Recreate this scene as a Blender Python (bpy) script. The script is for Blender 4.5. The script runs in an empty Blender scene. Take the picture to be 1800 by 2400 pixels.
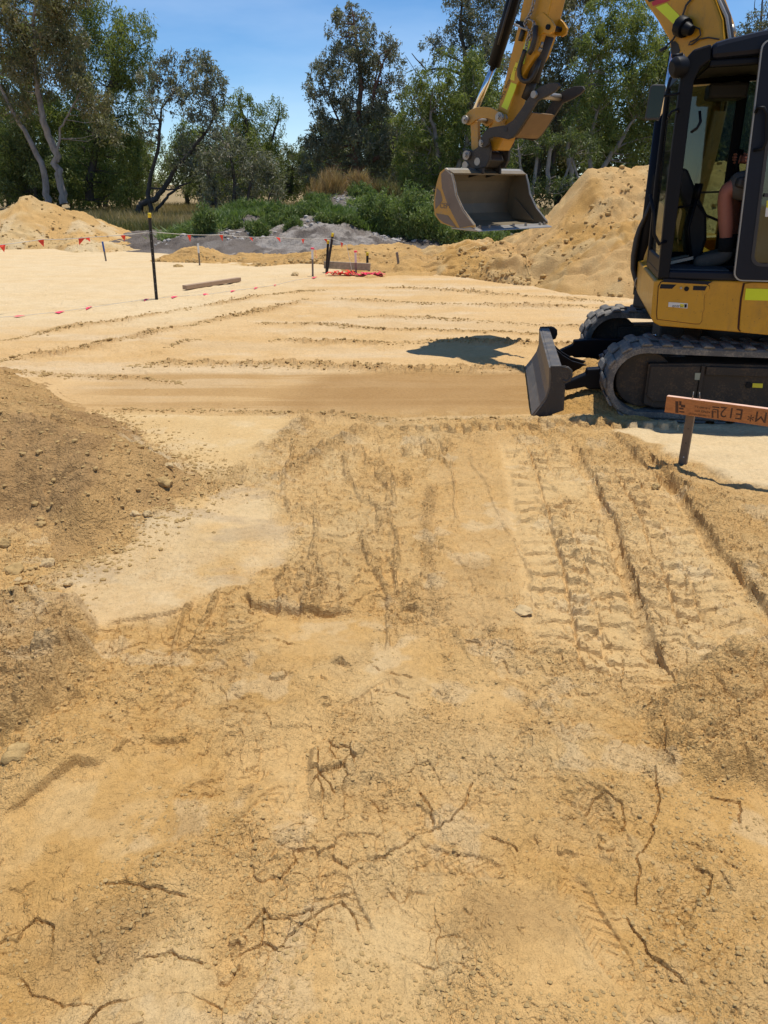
import bpy, bmesh, math, random
import numpy as np
from mathutils import Vector, Matrix
random.seed(7)
RS = np.random.RandomState(11)

# ------------------------------------------------------------------ camera, world, sun, exposure
SC = bpy.context.scene
COL = SC.collection
CAM_H = 1.6
PITCH = math.atan(770 / 1800.0)
cam_d = bpy.data.cameras.new('camera')
cam = bpy.data.objects.new('camera', cam_d)
COL.objects.link(cam)
cam.location = (0, 0, CAM_H)
cam.rotation_euler = (math.pi / 2 - PITCH, 0, 0)
cam_d.sensor_fit = 'VERTICAL'
cam_d.sensor_height = 24.0
cam_d.lens = 18.0            # 1800 px focal length on a 2400 px tall frame
cam_d.clip_start = 0.05
cam_d.clip_end = 3000
SC.camera = cam

SUN_DIR = Vector((0.175, 0.10, 1.0)).normalized()
SUN_EL = math.asin(SUN_DIR.z)
SUN_AZ = math.atan2(SUN_DIR.x, SUN_DIR.y)
world = bpy.data.worlds.new('World')
SC.world = world
world.use_nodes = True
wn = world.node_tree
for n in list(wn.nodes):
    wn.nodes.remove(n)
wo = wn.nodes.new('ShaderNodeOutputWorld')
wb = wn.nodes.new('ShaderNodeBackground')
sky = wn.nodes.new('ShaderNodeTexSky')
sky.sky_type = 'NISHITA'
sky.sun_disc = False
sky.sun_elevation = SUN_EL
sky.sun_rotation = SUN_AZ
sky.air_density = 1.0
sky.dust_density = 0.0
sky.ozone_density = 3.0
sky.altitude = 2500
wb.inputs['Strength'].default_value = 0.125
hs = wn.nodes.new('ShaderNodeHueSaturation'); hs.inputs['Saturation'].default_value = 1.25
wn.links.new(sky.outputs[0], hs.inputs['Color'])
# faint high cloud veils
tcw = wn.nodes.new('ShaderNodeTexCoord'); mpw = wn.nodes.new('ShaderNodeMapping'); mpw.inputs['Scale'].default_value = (1.2, 1.2, 5.0); mpw.inputs['Rotation'].default_value = (.25, .1, .3)
nzw = wn.nodes.new('ShaderNodeTexNoise'); nzw.inputs['Scale'].default_value = 1.6; nzw.inputs['Detail'].default_value = 6; nzw.inputs['Roughness'].default_value = .55
rpw = wn.nodes.new('ShaderNodeValToRGB'); rpw.color_ramp.elements[0].position = .45; rpw.color_ramp.elements[0].color = (0, 0, 0, 1); rpw.color_ramp.elements[1].position = .85; rpw.color_ramp.elements[1].color = (.35, .35, .35, 1)
mxw = wn.nodes.new('ShaderNodeMix'); mxw.data_type = 'RGBA'; mxw.inputs[7].default_value = (6.5, 7.6, 9.0, 1)
wn.links.new(tcw.outputs['Generated'], mpw.inputs[0]); wn.links.new(mpw.outputs[0], nzw.inputs['Vector']); wn.links.new(nzw.outputs[0], rpw.inputs[0])
wn.links.new(rpw.outputs[0], mxw.inputs[0]); wn.links.new(hs.outputs[0], mxw.inputs[6]); wn.links.new(mxw.outputs[2], wb.inputs[0])
wn.links.new(wb.outputs[0], wo.inputs[0])

sl = bpy.data.lights.new('sun', 'SUN')
sl.energy = 4.2
sl.angle = math.radians(0.53)
sl.color = (1.0, 0.945, 0.85)
so = bpy.data.objects.new('sun', sl)
COL.objects.link(so)
so.rotation_euler = SUN_DIR.to_track_quat('Z', 'Y').to_euler()
so.location = (3, 3, 12)

SC.view_settings.view_transform = 'Standard'
SC.view_settings.look = 'None'
SC.view_settings.exposure = 0.15
SC.view_settings.gamma = 1.0
SC.view_settings.use_curve_mapping = False
SC.cycles.max_bounces = 6
SC.cycles.diffuse_bounces = 3
SC.cycles.glossy_bounces = 3
SC.cycles.transparent_max_bounces = 8
SC.cycles.caustics_reflective = False
SC.cycles.caustics_refractive = False

# ------------------------------------------------------------------ measuring helpers
# sight lines of the surveyed photograph, cut with real planes, give real positions in metres
SP, CP = math.sin(PITCH), math.cos(PITCH)
C0 = np.array([0, 0, CAM_H])


def ray(u, v):
    r = (u - 900) / 1800.0
    up = (1200 - v) / 1800.0
    return np.array([r, CP + up * SP, -SP + up * CP])


def G(u, v, z=0.0):
    d = ray(u, v)
    return C0 + d * ((z - CAM_H) / d[2])


def YP(u, v, y):
    d = ray(u, v)
    return C0 + d * (y / d[1])


class Frame:
    """upright working frame: a along X, n along N, z up"""
    def __init__(s, o, X, N):
        s.o = np.array(o, float); s.X = np.array(X, float); s.N = np.array(N, float)

    def w(s, a, n, z):
        q = s.o + s.X * a + s.N * n
        return (q[0], q[1], z)

    def at(s, u, v, n=0.0):
        d = ray(u, v)
        t = (s.N @ s.o + n) / (s.N @ d[:2])
        q = C0 + d * t
        return (float(s.X @ (q[:2] - s.o)), float(q[2]))

    def poly(s, pts, n=0.0):
        return [s.at(u, v, n) for u, v in pts]

    def v3(s, a, n, z):
        return Vector((s.X[0] * a + s.N[0] * n, s.X[1] * a + s.N[1] * n, z))


def frame_from_angle(o, deg):
    a = math.radians(deg)
    return Frame(o, (math.cos(a), math.sin(a)), (math.sin(a), -math.cos(a)))


HF = frame_from_angle((1.88, 5.57), -13)        # upper structure: n = 0 is its near side, +n towards the camera
UF = frame_from_angle((1.888, 5.477), -8)       # undercarriage
ba = math.radians(47)
BF = Frame((2.46, 6.99), (-math.cos(ba), math.sin(ba)), (math.sin(ba), math.cos(ba)))   # boom plane, n = across

# ------------------------------------------------------------------ mesh building helpers


class MB:
    def __init__(s):
        s.v = []; s.f = []; s.s = []

    def add(s, vs, fs, smooth=False):
        b = len(s.v)
        s.v.extend([tuple(map(float, p)) for p in vs])
        for f in fs:
            s.f.append(tuple(b + i for i in f)); s.s.append(smooth)
        return s

    def box(s, c, sz, X=(1, 0, 0), Y=(0, 1, 0), Z=(0, 0, 1)):
        c = np.array(c, float); X = np.array(X, float) * sz[0] / 2; Y = np.array(Y, float) * sz[1] / 2; Z = np.array(Z, float) * sz[2] / 2
        vs = [c + i * X + j * Y + k * Z for i in (-1, 1) for j in (-1, 1) for k in (-1, 1)]
        return s.add(vs, [(0, 1, 3, 2), (4, 6, 7, 5), (0, 4, 5, 1), (2, 3, 7, 6), (0, 2, 6, 4), (1, 5, 7, 3)])

    def prism(s, fr, poly, n0, n1, smooth=False):
        k = len(poly)
        vs = [fr.w(a, n0, z) for a, z in poly] + [fr.w(a, n1, z) for a, z in poly]
        s.add(vs, [tuple(range(k)), tuple(range(2 * k - 1, k - 1, -1))])
        b = len(s.v) - 2 * k
        for i in range(k):
            j = (i + 1) % k
            s.f.append((b + i, b + j, b + k + j, b + k + i)); s.s.append(smooth)
        return s

    def tube(s, pts, r, sides=8, caps=True, smooth=True):
        pts = [np.array(p, float) for p in pts]
        n = len(pts)
        rr = r if hasattr(r, '__len__') else [r] * n
        up = None
        vs = []
        for i, p in enumerate(pts):
            t = pts[min(i + 1, n - 1)] - pts[max(i - 1, 0)]
            t = t / (np.linalg.norm(t) + 1e-9)
            if up is None:
                a = np.array([0, 0, 1.0]) if abs(t[2]) < .9 else np.array([1.0, 0, 0])
                up = np.cross(t, a); up /= np.linalg.norm(up)
            else:
                up = up - t * (up @ t); up /= (np.linalg.norm(up) + 1e-9)
            b = np.cross(t, up)
            for k in range(sides):
                an = 2 * math.pi * k / sides
                vs.append(p + rr[i] * (math.cos(an) * up + math.sin(an) * b))
        fs = []
        for i in range(n - 1):
            for k in range(sides):
                k2 = (k + 1) % sides
                fs.append((i * sides + k, i * sides + k2, (i + 1) * sides + k2, (i + 1) * sides + k))
        s.add(vs, fs, smooth)
        if caps:
            b = len(s.v) - n * sides
            s.f.append(tuple(b + k for k in range(sides - 1, -1, -1))); s.s.append(False)
            s.f.append(tuple(b + (n - 1) * sides + k for k in range(sides))); s.s.append(False)
        return s

    def strip(s, fr, line, n0, n1, th, smooth=True):
        """a bent plate: polyline (a,z) swept from n0 to n1 with thickness th"""
        L = [np.array(p, float) for p in line]
        out = []
        for i, p in enumerate(L):
            t = L[min(i + 1, len(L) - 1)] - L[max(i - 1, 0)]
            t /= np.linalg.norm(t)
            out.append(p + np.array([-t[1], t[0]]) * th)
        poly = [tuple(p) for p in L] + [tuple(p) for p in out[::-1]]
        k = len(poly); h = len(L)
        vs = [fr.w(a, n0, z) for a, z in poly] + [fr.w(a, n1, z) for a, z in poly]
        fs = []
        for i in range(k):
            fs.append((i, (i + 1) % k, k + (i + 1) % k, k + i))
        for i in range(h - 1):
            q = (i, i + 1, k - 2 - i, k - 1 - i)
            fs.append(q[::-1]); fs.append(tuple(k + x for x in q))
        return s.add(vs, fs, False)

    def build(s, name, mat, parent=None, bevel=0.0, seg=2, label=None, origin=None):
        off = np.array(origin if origin is not None else (0, 0, 0), float)
        if parent is not None and origin is None:
            w = Vector((0, 0, 0)); q = parent
            while q is not None:
                w += q.location; q = q.parent
            off = np.array(w)
        me = bpy.data.meshes.new(name)
        v = np.array(s.v, float).reshape(-1, 3) - off
        me.from_pydata([tuple(p) for p in v], [], s.f)
        me.polygons.foreach_set('use_smooth', s.s)
        bm = bmesh.new(); bm.from_mesh(me)
        bmesh.ops.recalc_face_normals(bm, faces=bm.faces)
        bm.to_mesh(me); bm.free()
        me.update()
        if mat is not None:
            me.materials.append(mat)
        o = bpy.data.objects.new(name, me)
        COL.objects.link(o)
        if parent is not None:
            o.parent = parent
        elif origin is not None:
            o.location = tuple(off)
        if bevel > 0:
            m = o.modifiers.new('bevel', 'BEVEL')
            m.width = bevel; m.segments = seg; m.limit_method = 'ANGLE'; m.angle_limit = math.radians(35)
        if label:
            o['label'] = label
        return o


def empty(name, loc, label=None, cat=None, group=None, kind=None):
    o = bpy.data.objects.new(name, None)
    o.empty_display_size = 0.2
    COL.objects.link(o); o.location = loc
    return tag(o, label, cat, group, kind)


def tag(o, label=None, cat=None, group=None, kind=None):
    if label: o['label'] = label
    if cat: o['category'] = cat
    if group: o['group'] = group
    if kind: o['kind'] = kind
    return o


def np_mesh(name, V, F, mat, colors=None, smooth=True, k=4):
    """fast mesh from numpy arrays; F is (m,k)"""
    me = bpy.data.meshes.new(name)
    me.vertices.add(len(V)); me.vertices.foreach_set('co', np.ascontiguousarray(V, np.float32).ravel())
    me.loops.add(F.size); me.loops.foreach_set('vertex_index', np.ascontiguousarray(F, np.int32).ravel())
    me.polygons.add(len(F)); me.polygons.foreach_set('loop_start', np.arange(0, F.size, k, dtype=np.int32))
    me.polygons.foreach_set('loop_total', np.full(len(F), k, np.int32))
    me.polygons.foreach_set('use_smooth', np.full(len(F), smooth))
    me.update(calc_edges=True)
    if colors is not None:
        at = me.color_attributes.new('Col', 'FLOAT_COLOR', 'POINT')
        c4 = np.ones((len(V), 4), np.float32); c4[:, :3] = colors
        at.data.foreach_set('color', c4.ravel())
    me.materials.append(mat)
    return me


# ------------------------------------------------------------------ numpy noise
def h2(ix, iy, seed=0):
    a = (ix.astype(np.int64) * 374761393 + iy.astype(np.int64) * 668265263 + seed * 144665) & 0xffffffff
    a = ((a ^ (a >> 13)) * 1274126177) & 0xffffffff
    a = ((a ^ (a >> 16)) * 2246822519) & 0xffffffff
    return ((a ^ (a >> 15)) & 0xffffff) / float(0xffffff)


def vn(x, y, seed=0):
    x0 = np.floor(x); y0 = np.floor(y)
    fx = x - x0; fy = y - y0
    fx = fx * fx * fx * (fx * (fx * 6 - 15) + 10); fy = fy * fy * fy * (fy * (fy * 6 - 15) + 10)
    a = h2(x0, y0, seed); b = h2(x0 + 1, y0, seed); c = h2(x0, y0 + 1, seed); d = h2(x0 + 1, y0 + 1, seed)
    return (a * (1 - fx) + b * fx) * (1 - fy) + (c * (1 - fx) + d * fx) * fy * 1.0


def fbm(x, y, oct=4, seed=0, gain=.5):
    s = 0; a = 1.0; t = 0
    for i in range(oct):
        s = s + a * vn(x, y, seed + i * 17); t += a
        x, y = (x * 1.62 - y * 1.25) + 13.7, (x * 1.25 + y * 1.62) - 7.1
        a *= gain
    return s / t


def worley(x, y, seed=0):
    x0 = np.floor(x); y0 = np.floor(y)
    f1 = np.full(x.shape, 9.0); f2 = np.full(x.shape, 9.0); idn = np.zeros(x.shape)
    for i in (-1, 0, 1):
        for j in (-1, 0, 1):
            cx = x0 + i; cy = y0 + j
            px = cx + h2(cx, cy, seed); py = cy + h2(cx, cy, seed + 5)
            d = np.hypot(px - x, py - y)
            r = h2(cx, cy, seed + 9)
            m = d < f1
            f2 = np.where(m, f1, np.minimum(f2, d))
            idn = np.where(m, r, idn)
            f1 = np.where(m, d, f1)
    return f1, f2, idn


def clodf(x, y, cell, dens, seed=0, size=.52, k=7.0):
    """angular lumps: height field; dens in 0..1 = chance of a lump per cell"""
    x = x + (vn(x / cell * 2.3, y / cell * 2.3, seed + 60) - .5) * cell * .7
    y = y + (vn(x / cell * 2.3 + 9, y / cell * 2.3, seed + 61) - .5) * cell * .7
    f1, f2, r = worley(x / cell, y / cell, seed)
    rad = size * (.45 + .55 * ((r * 7.13) % 1.0))
    q = np.clip((1.15 - (f1 / rad) ** 2) * (2.6 if k > 5 else 1.0), 0, 1) ** (1.0 if k > 5 else .6) * np.clip((f2 - f1) * k, 0, 1)
    til = 1 + .5 * np.sin(x / cell * 3.1 + r * 40) * np.cos(y / cell * 2.7 + r * 90)
    return q * rad * cell * .72 * (r < dens) * til * (.55 + .6 * ((r * 31.7) % 1.0))


def sstep(a, b, x):
    t = np.clip((x - a) / (b - a), 0, 1)
    return t * t * (3 - 2 * t)


def seg_dist(px, py, P):
    """distance to a polyline, side sign, distance along"""
    best = np.full(px.shape, 1e9); sgn = np.zeros(px.shape); along = np.zeros(px.shape)
    acc = 0
    for i in range(len(P) - 1):
        ax, ay = P[i]; bx, by = P[i + 1]
        dx, dy = bx - ax, by - ay; L = math.hypot(dx, dy) + 1e-9
        t = np.clip(((px - ax) * dx + (py - ay) * dy) / (L * L), 0, 1)
        qx = px - (ax + t * dx); qy = py - (ay + t * dy)
        d = np.hypot(qx, qy)
        m = d < best
        best = np.where(m, d, best)
        sgn = np.where(m, np.sign(dx * qy - dy * qx), sgn)
        along = np.where(m, acc + t * L, along)
        acc += L
    return best, sgn, along


def poly_sd(px, py, P):
    """signed distance, + inside"""
    d, _, _ = seg_dist(px, py, list(P) + [P[0]])
    ins = np.zeros(px.shape, bool)
    n = len(P)
    for i in range(n):
        x1, y1 = P[i]; x2, y2 = P[(i + 1) % n]
        c = ((y1 > py) != (y2 > py)) & (px < (x2 - x1) * (py - y1) / (y2 - y1 + 1e-12) + x1)
        ins ^= c
    return np.where(ins, d, -d)


def gp(pts):
    return [tuple(G(u, v)[:2]) for u, v in pts]


# ------------------------------------------------------------------ materials
def new_mat(name):
    m = bpy.data.materials.new(name); m.use_nodes = True
    nt = m.node_tree
    return m, nt, nt.nodes['Principled BSDF']


def N(nt, t, **kw):
    n = nt.nodes.new(t)
    for k, v in kw.items():
        if k in ('operation', 'blend_type', 'data_type', 'feature', 'attribute_name', 'noise_dimensions', 'layer_name', 'wave_type', 'bands_direction'):
            setattr(n, k, v)
        else:
            n.inputs[k].default_value = v
    return n


def ramp(nt, src, stops):
    r = nt.nodes.new('ShaderNodeValToRGB')
    el = r.color_ramp.elements
    while len(el) < len(stops):
        el.new(.5)
    for e, (p, c) in zip(el, stops):
        e.position = p; e.color = (c[0], c[1], c[2], 1) if hasattr(c, '__len__') else (c, c, c, 1)
    nt.links.new(src, r.inputs[0])
    return r


def mixc(nt, fac, a, b, mode='MIX'):
    m = nt.nodes.new('ShaderNodeMix'); m.data_type = 'RGBA'; m.blend_type = mode
    for sock, val in ((m.inputs[0], fac), (m.inputs[6], a), (m.inputs[7], b)):
        if isinstance(val, bpy.types.NodeSocket):
            nt.links.new(val, sock)
        elif hasattr(val, '__len__'):
            sock.default_value = (val[0], val[1], val[2], 1)
        else:
            sock.default_value = val
    return m.outputs[2]


def geo_pos(nt):
    return nt.nodes.new('ShaderNodeNewGeometry').outputs['Position']


def noise(nt, vec, scale, detail=4, rough=.55, dist=0):
    n = N(nt, 'ShaderNodeTexNoise', Scale=scale, Detail=detail, Roughness=rough, Distortion=dist)
    nt.links.new(vec, n.inputs['Vector'])
    return n.outputs[0]


def bump(nt, bs, h, dist, strength=1.0, prev=None):
    b = N(nt, 'ShaderNodeBump', Strength=strength, Distance=dist)
    nt.links.new(h, b.inputs['Height'])
    if prev is not None:
        nt.links.new(prev, b.inputs['Normal'])
    nt.links.new(b.outputs[0], bs.inputs['Normal'])
    return b.outputs[0]


def sand_material(name, gran=1.0, masks=False):
    m, nt, bs = new_mat(name)
    at = N(nt, 'ShaderNodeAttribute', attribute_name='Col')
    pos = geo_pos(nt)
    a = noise(nt, pos, 38, 6, .65)
    b = noise(nt, pos, 260, 4, .7)
    c = noise(nt, pos, 3.1, 5, .6)
    ra = ramp(nt, a, [(.3, .86), (.52, 1.0), (.75, 1.09)])
    rb = ramp(nt, b, [(.26, .66), (.46, 1.0), (.8, 1.16)])
    rc = ramp(nt, c, [(.3, (.95, .92, .88)), (.7, (1.05, 1.05, 1.06))])
    c1 = mixc(nt, 1.0, at.outputs['Color'], ra.outputs[0], 'MULTIPLY')
    c2 = mixc(nt, 1.0, c1, rb.outputs[0], 'MULTIPLY')
    c3 = mixc(nt, 1.0, c2, rc.outputs[0], 'MULTIPLY')
    nt.links.new(c3, bs.inputs['Base Color'])
    bs.inputs['Roughness'].default_value = .92
    bs.inputs['Specular IOR Level'].default_value = .12
    p = bump(nt, bs, a, .010 * gran, .9)
    p = bump(nt, bs, b, .0028 * gran, .9, p)
    if masks:
        ra_ = N(nt, 'ShaderNodeAttribute', attribute_name='Rough')
        sp = nt.nodes.new('ShaderNodeSeparateColor'); nt.links.new(ra_.outputs['Color'], sp.inputs[0])
        crumb, crust = sp.outputs[0], sp.outputs[1]
    else:
        crumb = crust = None

    def mth(op, x, y=None):
        q = nt.nodes.new('ShaderNodeMath'); q.operation = op
        for i_, v_ in enumerate((x, y)):
            if v_ is None: continue
            if isinstance(v_, (int, float)): q.inputs[i_].default_value = v_
            else: nt.links.new(v_, q.inputs[i_])
        return q.outputs[0]
    # broken crust: steep little steps
    for sc_, k_, dist_, pw in ((4.3, 15, .062, 9), (13, 11, .022, 7)):
        n_ = noise(nt, pos, sc_, 6, .62, .35)
        mm = mth('MULTIPLY', n_, k_); fl = mth('FLOOR', mm); fr = mth('POWER', mth('FRACT', mm), pw)
        hh_ = mth('DIVIDE', mth('ADD', fl, fr), k_)
        hh_ = mth('SUBTRACT', hh_, n_)
        if crust is not None: hh_ = mth('MULTIPLY', hh_, crust)
        p = bump(nt, bs, hh_, dist_ * (1.0 if masks else .6), 1.0, p)
    # crumbs
    wv = mixc(nt, .012, pos, N(nt, 'ShaderNodeTexNoise', Scale=60.0, Detail=2.0).outputs[1])
    for sc_, dist_ in ((75 / gran, .0058 * gran), (190 / gran, .0026 * gran)):
        vo = N(nt, 'ShaderNodeTexVoronoi', Scale=sc_, Randomness=1.0); nt.links.new(wv, vo.inputs['Vector'])
        hh_ = mth('SUBTRACT', 1.0, vo.outputs['Distance'])
        if crumb is not None: hh_ = mth('MULTIPLY', hh_, crumb)
        p = bump(nt, bs, hh_, dist_, 1.0, p)
    return m


def simple_mat(name, col, rough=.5, metal=0.0, dust=0.0, dustcol=(.42, .31, .17), scale=6.0, spec=.5, bumpd=0.0, var=.12, coat=0.0, lowdust=0.0):
    m, nt, bs = new_mat(name)
    pos = geo_pos(nt)
    n1 = noise(nt, pos, scale, 6, .65)
    n2 = noise(nt, pos, scale * 9, 4, .6)
    r = ramp(nt, n1, [(.3, (1 - var,) * 3), (.7, (1 + var,) * 3)])
    base = mixc(nt, 1.0, (col[0], col[1], col[2]), r.outputs[0], 'MULTIPLY')
    rgh = None
    if dust > 0:
        mk = mixc(nt, .5, n1, n2)
        d = ramp(nt, mk, [(.58 - .14 * dust, (0, 0, 0)), (.80 - .16 * dust, (dust,) * 3)])
        # a thin even film as well
        fac = nt.nodes.new('ShaderNodeMath'); fac.operation = 'MAXIMUM'; fac.inputs[1].default_value = dust * .12
        nt.links.new(d.outputs[0], fac.inputs[0])
        base = mixc(nt, fac.outputs[0], base, dustcol)
        mr = nt.nodes.new('ShaderNodeMapRange'); mr.inputs[3].default_value = rough; mr.inputs[4].default_value = .9
        nt.links.new(fac.outputs[0], mr.inputs[0]); nt.links.new(mr.outputs[0], bs.inputs['Roughness'])
    else:
        bs.inputs['Roughness'].default_value = rough
    nt.links.new(base, bs.inputs['Base Color'])
    bs.inputs['Metallic'].default_value = metal
    bs.inputs['Specular IOR Level'].default_value = spec
    bs.inputs['Coat Weight'].default_value = coat
    if bumpd > 0:
        bump(nt, bs, n2, bumpd, .8)
    return m


def leaf_material(name, c1, c2, transl=.3, var=True):
    m, nt, bs = new_mat(name)
    at = N(nt, 'ShaderNodeAttribute', attribute_name='Col')
    sep = nt.nodes.new('ShaderNodeSeparateColor'); nt.links.new(at.outputs['Color'], sep.inputs[0])
    base = mixc(nt, sep.outputs[0], c1, c2)
    base = mixc(nt, sep.outputs[1], base, (c2[0] * 1.25, c2[1] * 1.02, c2[2] * 1.1))
    nt.links.new(base, bs.inputs['Base Color'])
    bs.inputs['Roughness'].default_value = .55
    bs.inputs['Specular IOR Level'].default_value = .35
    tr = nt.nodes.new('ShaderNodeBsdfTranslucent')
    tc = mixc(nt, 1.0, base, (1.25, 1.35, .75), 'MULTIPLY')
    nt.links.new(tc, tr.inputs[0])
    mx = nt.nodes.new('ShaderNodeMixShader'); mx.inputs[0].default_value = transl
    out = nt.nodes['Material Output']
    nt.links.new(bs.outputs[0], mx.inputs[1]); nt.links.new(tr.outputs[0], mx.inputs[2]); nt.links.new(mx.outputs[0], out.inputs[0])
    return m


M = {}
M['sand'] = sand_material('sand', 1.0, True)
M['pile_sand'] = sand_material('pile_sand', 1.25)
M['yellow'] = simple_mat('machine_yellow_paint', (.52, .265, .012), .40, dust=.45, spec=.4, coat=.1, scale=4, dustcol=(.34, .21, .07))
def add_grime(m, col, amt, sc):
    nt = m.node_tree; bs = nt.nodes['Principled BSDF']
    src = bs.inputs['Base Color'].links[0].from_socket
    pos = geo_pos(nt); mp = nt.nodes.new('ShaderNodeMapping'); mp.inputs['Scale'].default_value = (1, 1, .3)
    nt.links.new(pos, mp.inputs[0])
    n_ = noise(nt, mp.outputs[0], sc, 8, .72, .4)
    r_ = ramp(nt, n_, [(.52, (0, 0, 0)), (.72, (amt,) * 3)])
    n2_ = noise(nt, pos, sc * 14, 3, .6)
    r2_ = ramp(nt, n2_, [(.66, (0, 0, 0)), (.70, (amt * 1.2,) * 3)])
    c_ = mixc(nt, r_.outputs[0], src, col); c_ = mixc(nt, r2_.outputs[0], c_, (col[0] * .5, col[1] * .5, col[2] * .5))
    nt.links.new(c_, bs.inputs['Base Color'])


add_grime(M['yellow'], (.20, .115, .035), .55, 6.0)
M['yellow_dirty'] = simple_mat('worn_yellow_paint', (.50, .27, .035), .55, dust=.95, scale=7, dustcol=(.34, .25, .14), bumpd=.001)
M['black'] = simple_mat('black_steel_paint', (.006, .007, .010), .5, scale=7, spec=.16)
M['black_dirty'] = simple_mat('dusty_black_steel', (.022, .021, .021), .6, dust=.5, scale=9, dustcol=(.22, .16, .09), bumpd=.001)
M['navy'] = simple_mat('dark_blue_black_paint', (.005, .008, .018), .42, scale=6, spec=.22)
M['rubber'] = simple_mat('dusty_rubber', (.085, .083, .080), .8, dust=.85, scale=9, dustcol=(.36, .31, .24), bumpd=.003)
M['trackplate'] = simple_mat('grimy_track_frame_paint', (.020, .017, .014), .7, dust=.75, scale=8, dustcol=(.15, .095, .05), bumpd=.002)
M['hose'] = simple_mat('black_hose_rubber', (.016, .016, .018), .5, dust=.25, scale=20)
M['chrome'] = simple_mat('chromed_rod', (.75, .76, .78), .16, metal=1.0)
M['steel'] = simple_mat('bare_worn_steel', (.34, .32, .29), .45, metal=.7, dust=.4, scale=14)
M['blade_steel'] = simple_mat('scraped_blade_steel', (.12, .115, .11), .42, metal=.5, dust=.85, scale=9, dustcol=(.27, .22, .16))
M['bucket_in'] = simple_mat('sand_polished_bucket_inside', (.17, .135, .085), .5, metal=.15, dust=.5, scale=5, dustcol=(.30, .23, .13))
M['glass_door'] = None
M['seat'] = simple_mat('black_seat_fabric', (.013, .013, .014), .9)
M['plastic'] = simple_mat('dark_grey_plastic', (.03, .03, .033), .6)
M['floor_mat'] = simple_mat('cab_floor_mat', (.045, .05, .062), .75, dust=.3)
M['reflect'] = simple_mat('lime_reflective_tape', (.62, .72, .01), .35, var=.03)
M['tape_yellow'] = simple_mat('yellow_warning_label', (.68, .60, .03), .5, var=.05)
M['red'] = simple_mat('red_decal', (.45, .03, .04), .45, var=.05)
M['white'] = simple_mat('white_label', (.62, .62, .60), .5, var=.05)
M['ink'] = simple_mat('black_print', (.02, .02, .02), .6)
M['orange_flag'] = simple_mat('fluorescent_orange_plastic', (.85, .055, .02), .5, var=.08)
M['pink_flag'] = simple_mat('fluorescent_pink_ribbon', (.85, .06, .12), .5, var=.08)
M['string'] = simple_mat('white_twine', (.55, .52, .45), .8)
M['cap_yellow'] = simple_mat('yellow_plastic_cap', (.70, .52, .02), .45)
M['picket'] = simple_mat('black_star_picket_steel', (.018, .016, .016), .55, dust=.15, scale=30)
M['stake_steel'] = simple_mat('grey_brown_weathered_stake', (.16, .115, .075), .75, dust=.2, scale=30)
M['grey_wood'] = simple_mat('weathered_grey_timber', (.23, .19, .15), .85, scale=20, var=.25)
M['blue_paint'] = simple_mat('blue_survey_paint', (.03, .10, .35), .6)
M['white_paint'] = simple_mat('white_survey_paint', (.75, .75, .72), .6)
M['skin'] = simple_mat('sunburnt_skin', (.46, .17, .12), .55, var=.06)
M['shirt'] = simple_mat('dark_navy_work_shirt', (.012, .015, .022), .9)
M['shorts'] = simple_mat('grey_work_shorts', (.10, .10, .105), .9, scale=30)
M['boot'] = simple_mat('dusty_grey_work_boot', (.09, .085, .08), .85, dust=.4, scale=25)
M['sock'] = simple_mat('black_sock', (.008, .008, .009), .95)
M['hat'] = simple_mat('navy_cap', (.014, .016, .03), .9)
M['rope'] = simple_mat('galvanised_chain', (.38, .36, .33), .5, metal=.6, dust=.4)
M['mirror'] = simple_mat('mirror_face', (.02, .028, .015), .10, spec=.3)
M['hiwhite'] = simple_mat('grey_roof_lining', (.10, .10, .10), .8)
M['bare_patch'] = simple_mat('scraped_bare_patch', (.16, .125, .10), .6, dust=.4)
M['red_hitch'] = simple_mat('red_hitch_paint', (.35, .03, .02), .6, dust=.4)


def wood_mat(name, c1, c2, sc=1.0):
    m, nt, bs = new_mat(name)
    tc = nt.nodes.new('ShaderNodeTexCoord')
    mp = nt.nodes.new('ShaderNodeMapping'); mp.inputs['Scale'].default_value = (2.0 * sc, 30 * sc, 60 * sc)
    nt.links.new(tc.outputs['Object'], mp.inputs[0])
    n = noise(nt, mp.outputs[0], 1.6, 6, .6, .6)
    r = ramp(nt, n, [(.25, c1), (.55, c2), (.8, tuple(x * 1.15 for x in c2))])
    nt.links.new(r.outputs[0], bs.inputs['Base Color'])
    bs.inputs['Roughness'].default_value = .72
    bump(nt, bs, n, .0012, .6)
    return m


M['lvl'] = wood_mat('orange_treated_timber', (.36, .13, .035), (.52, .20, .055))
M['lvl_top'] = wood_mat('pink_sawn_timber_edge', (.62, .36, .25), (.74, .47, .35))
M['pale_wood'] = simple_mat('weathered_pale_timber', (.38, .31, .22), .85, scale=20, var=.25)
M['old_wood'] = wood_mat('brown_old_timber', (.24, .15, .09), (.40, .27, .17))


def bark_mat(name, c1, c2, sc=6.0):
    m, nt, bs = new_mat(name)
    pos = geo_pos(nt)
    mp = nt.nodes.new('ShaderNodeMapping'); mp.inputs['Scale'].default_value = (1, 1, .35)
    nt.links.new(pos, mp.inputs[0])
    n = noise(nt, mp.outputs[0], sc, 6, .65)
    r = ramp(nt, n, [(.3, c1), (.6, c2)])
    nt.links.new(r.outputs[0], bs.inputs['Base Color'])
    bs.inputs['Roughness'].default_value = .85
    bump(nt, bs, n, .03, .8)
    return m


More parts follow.
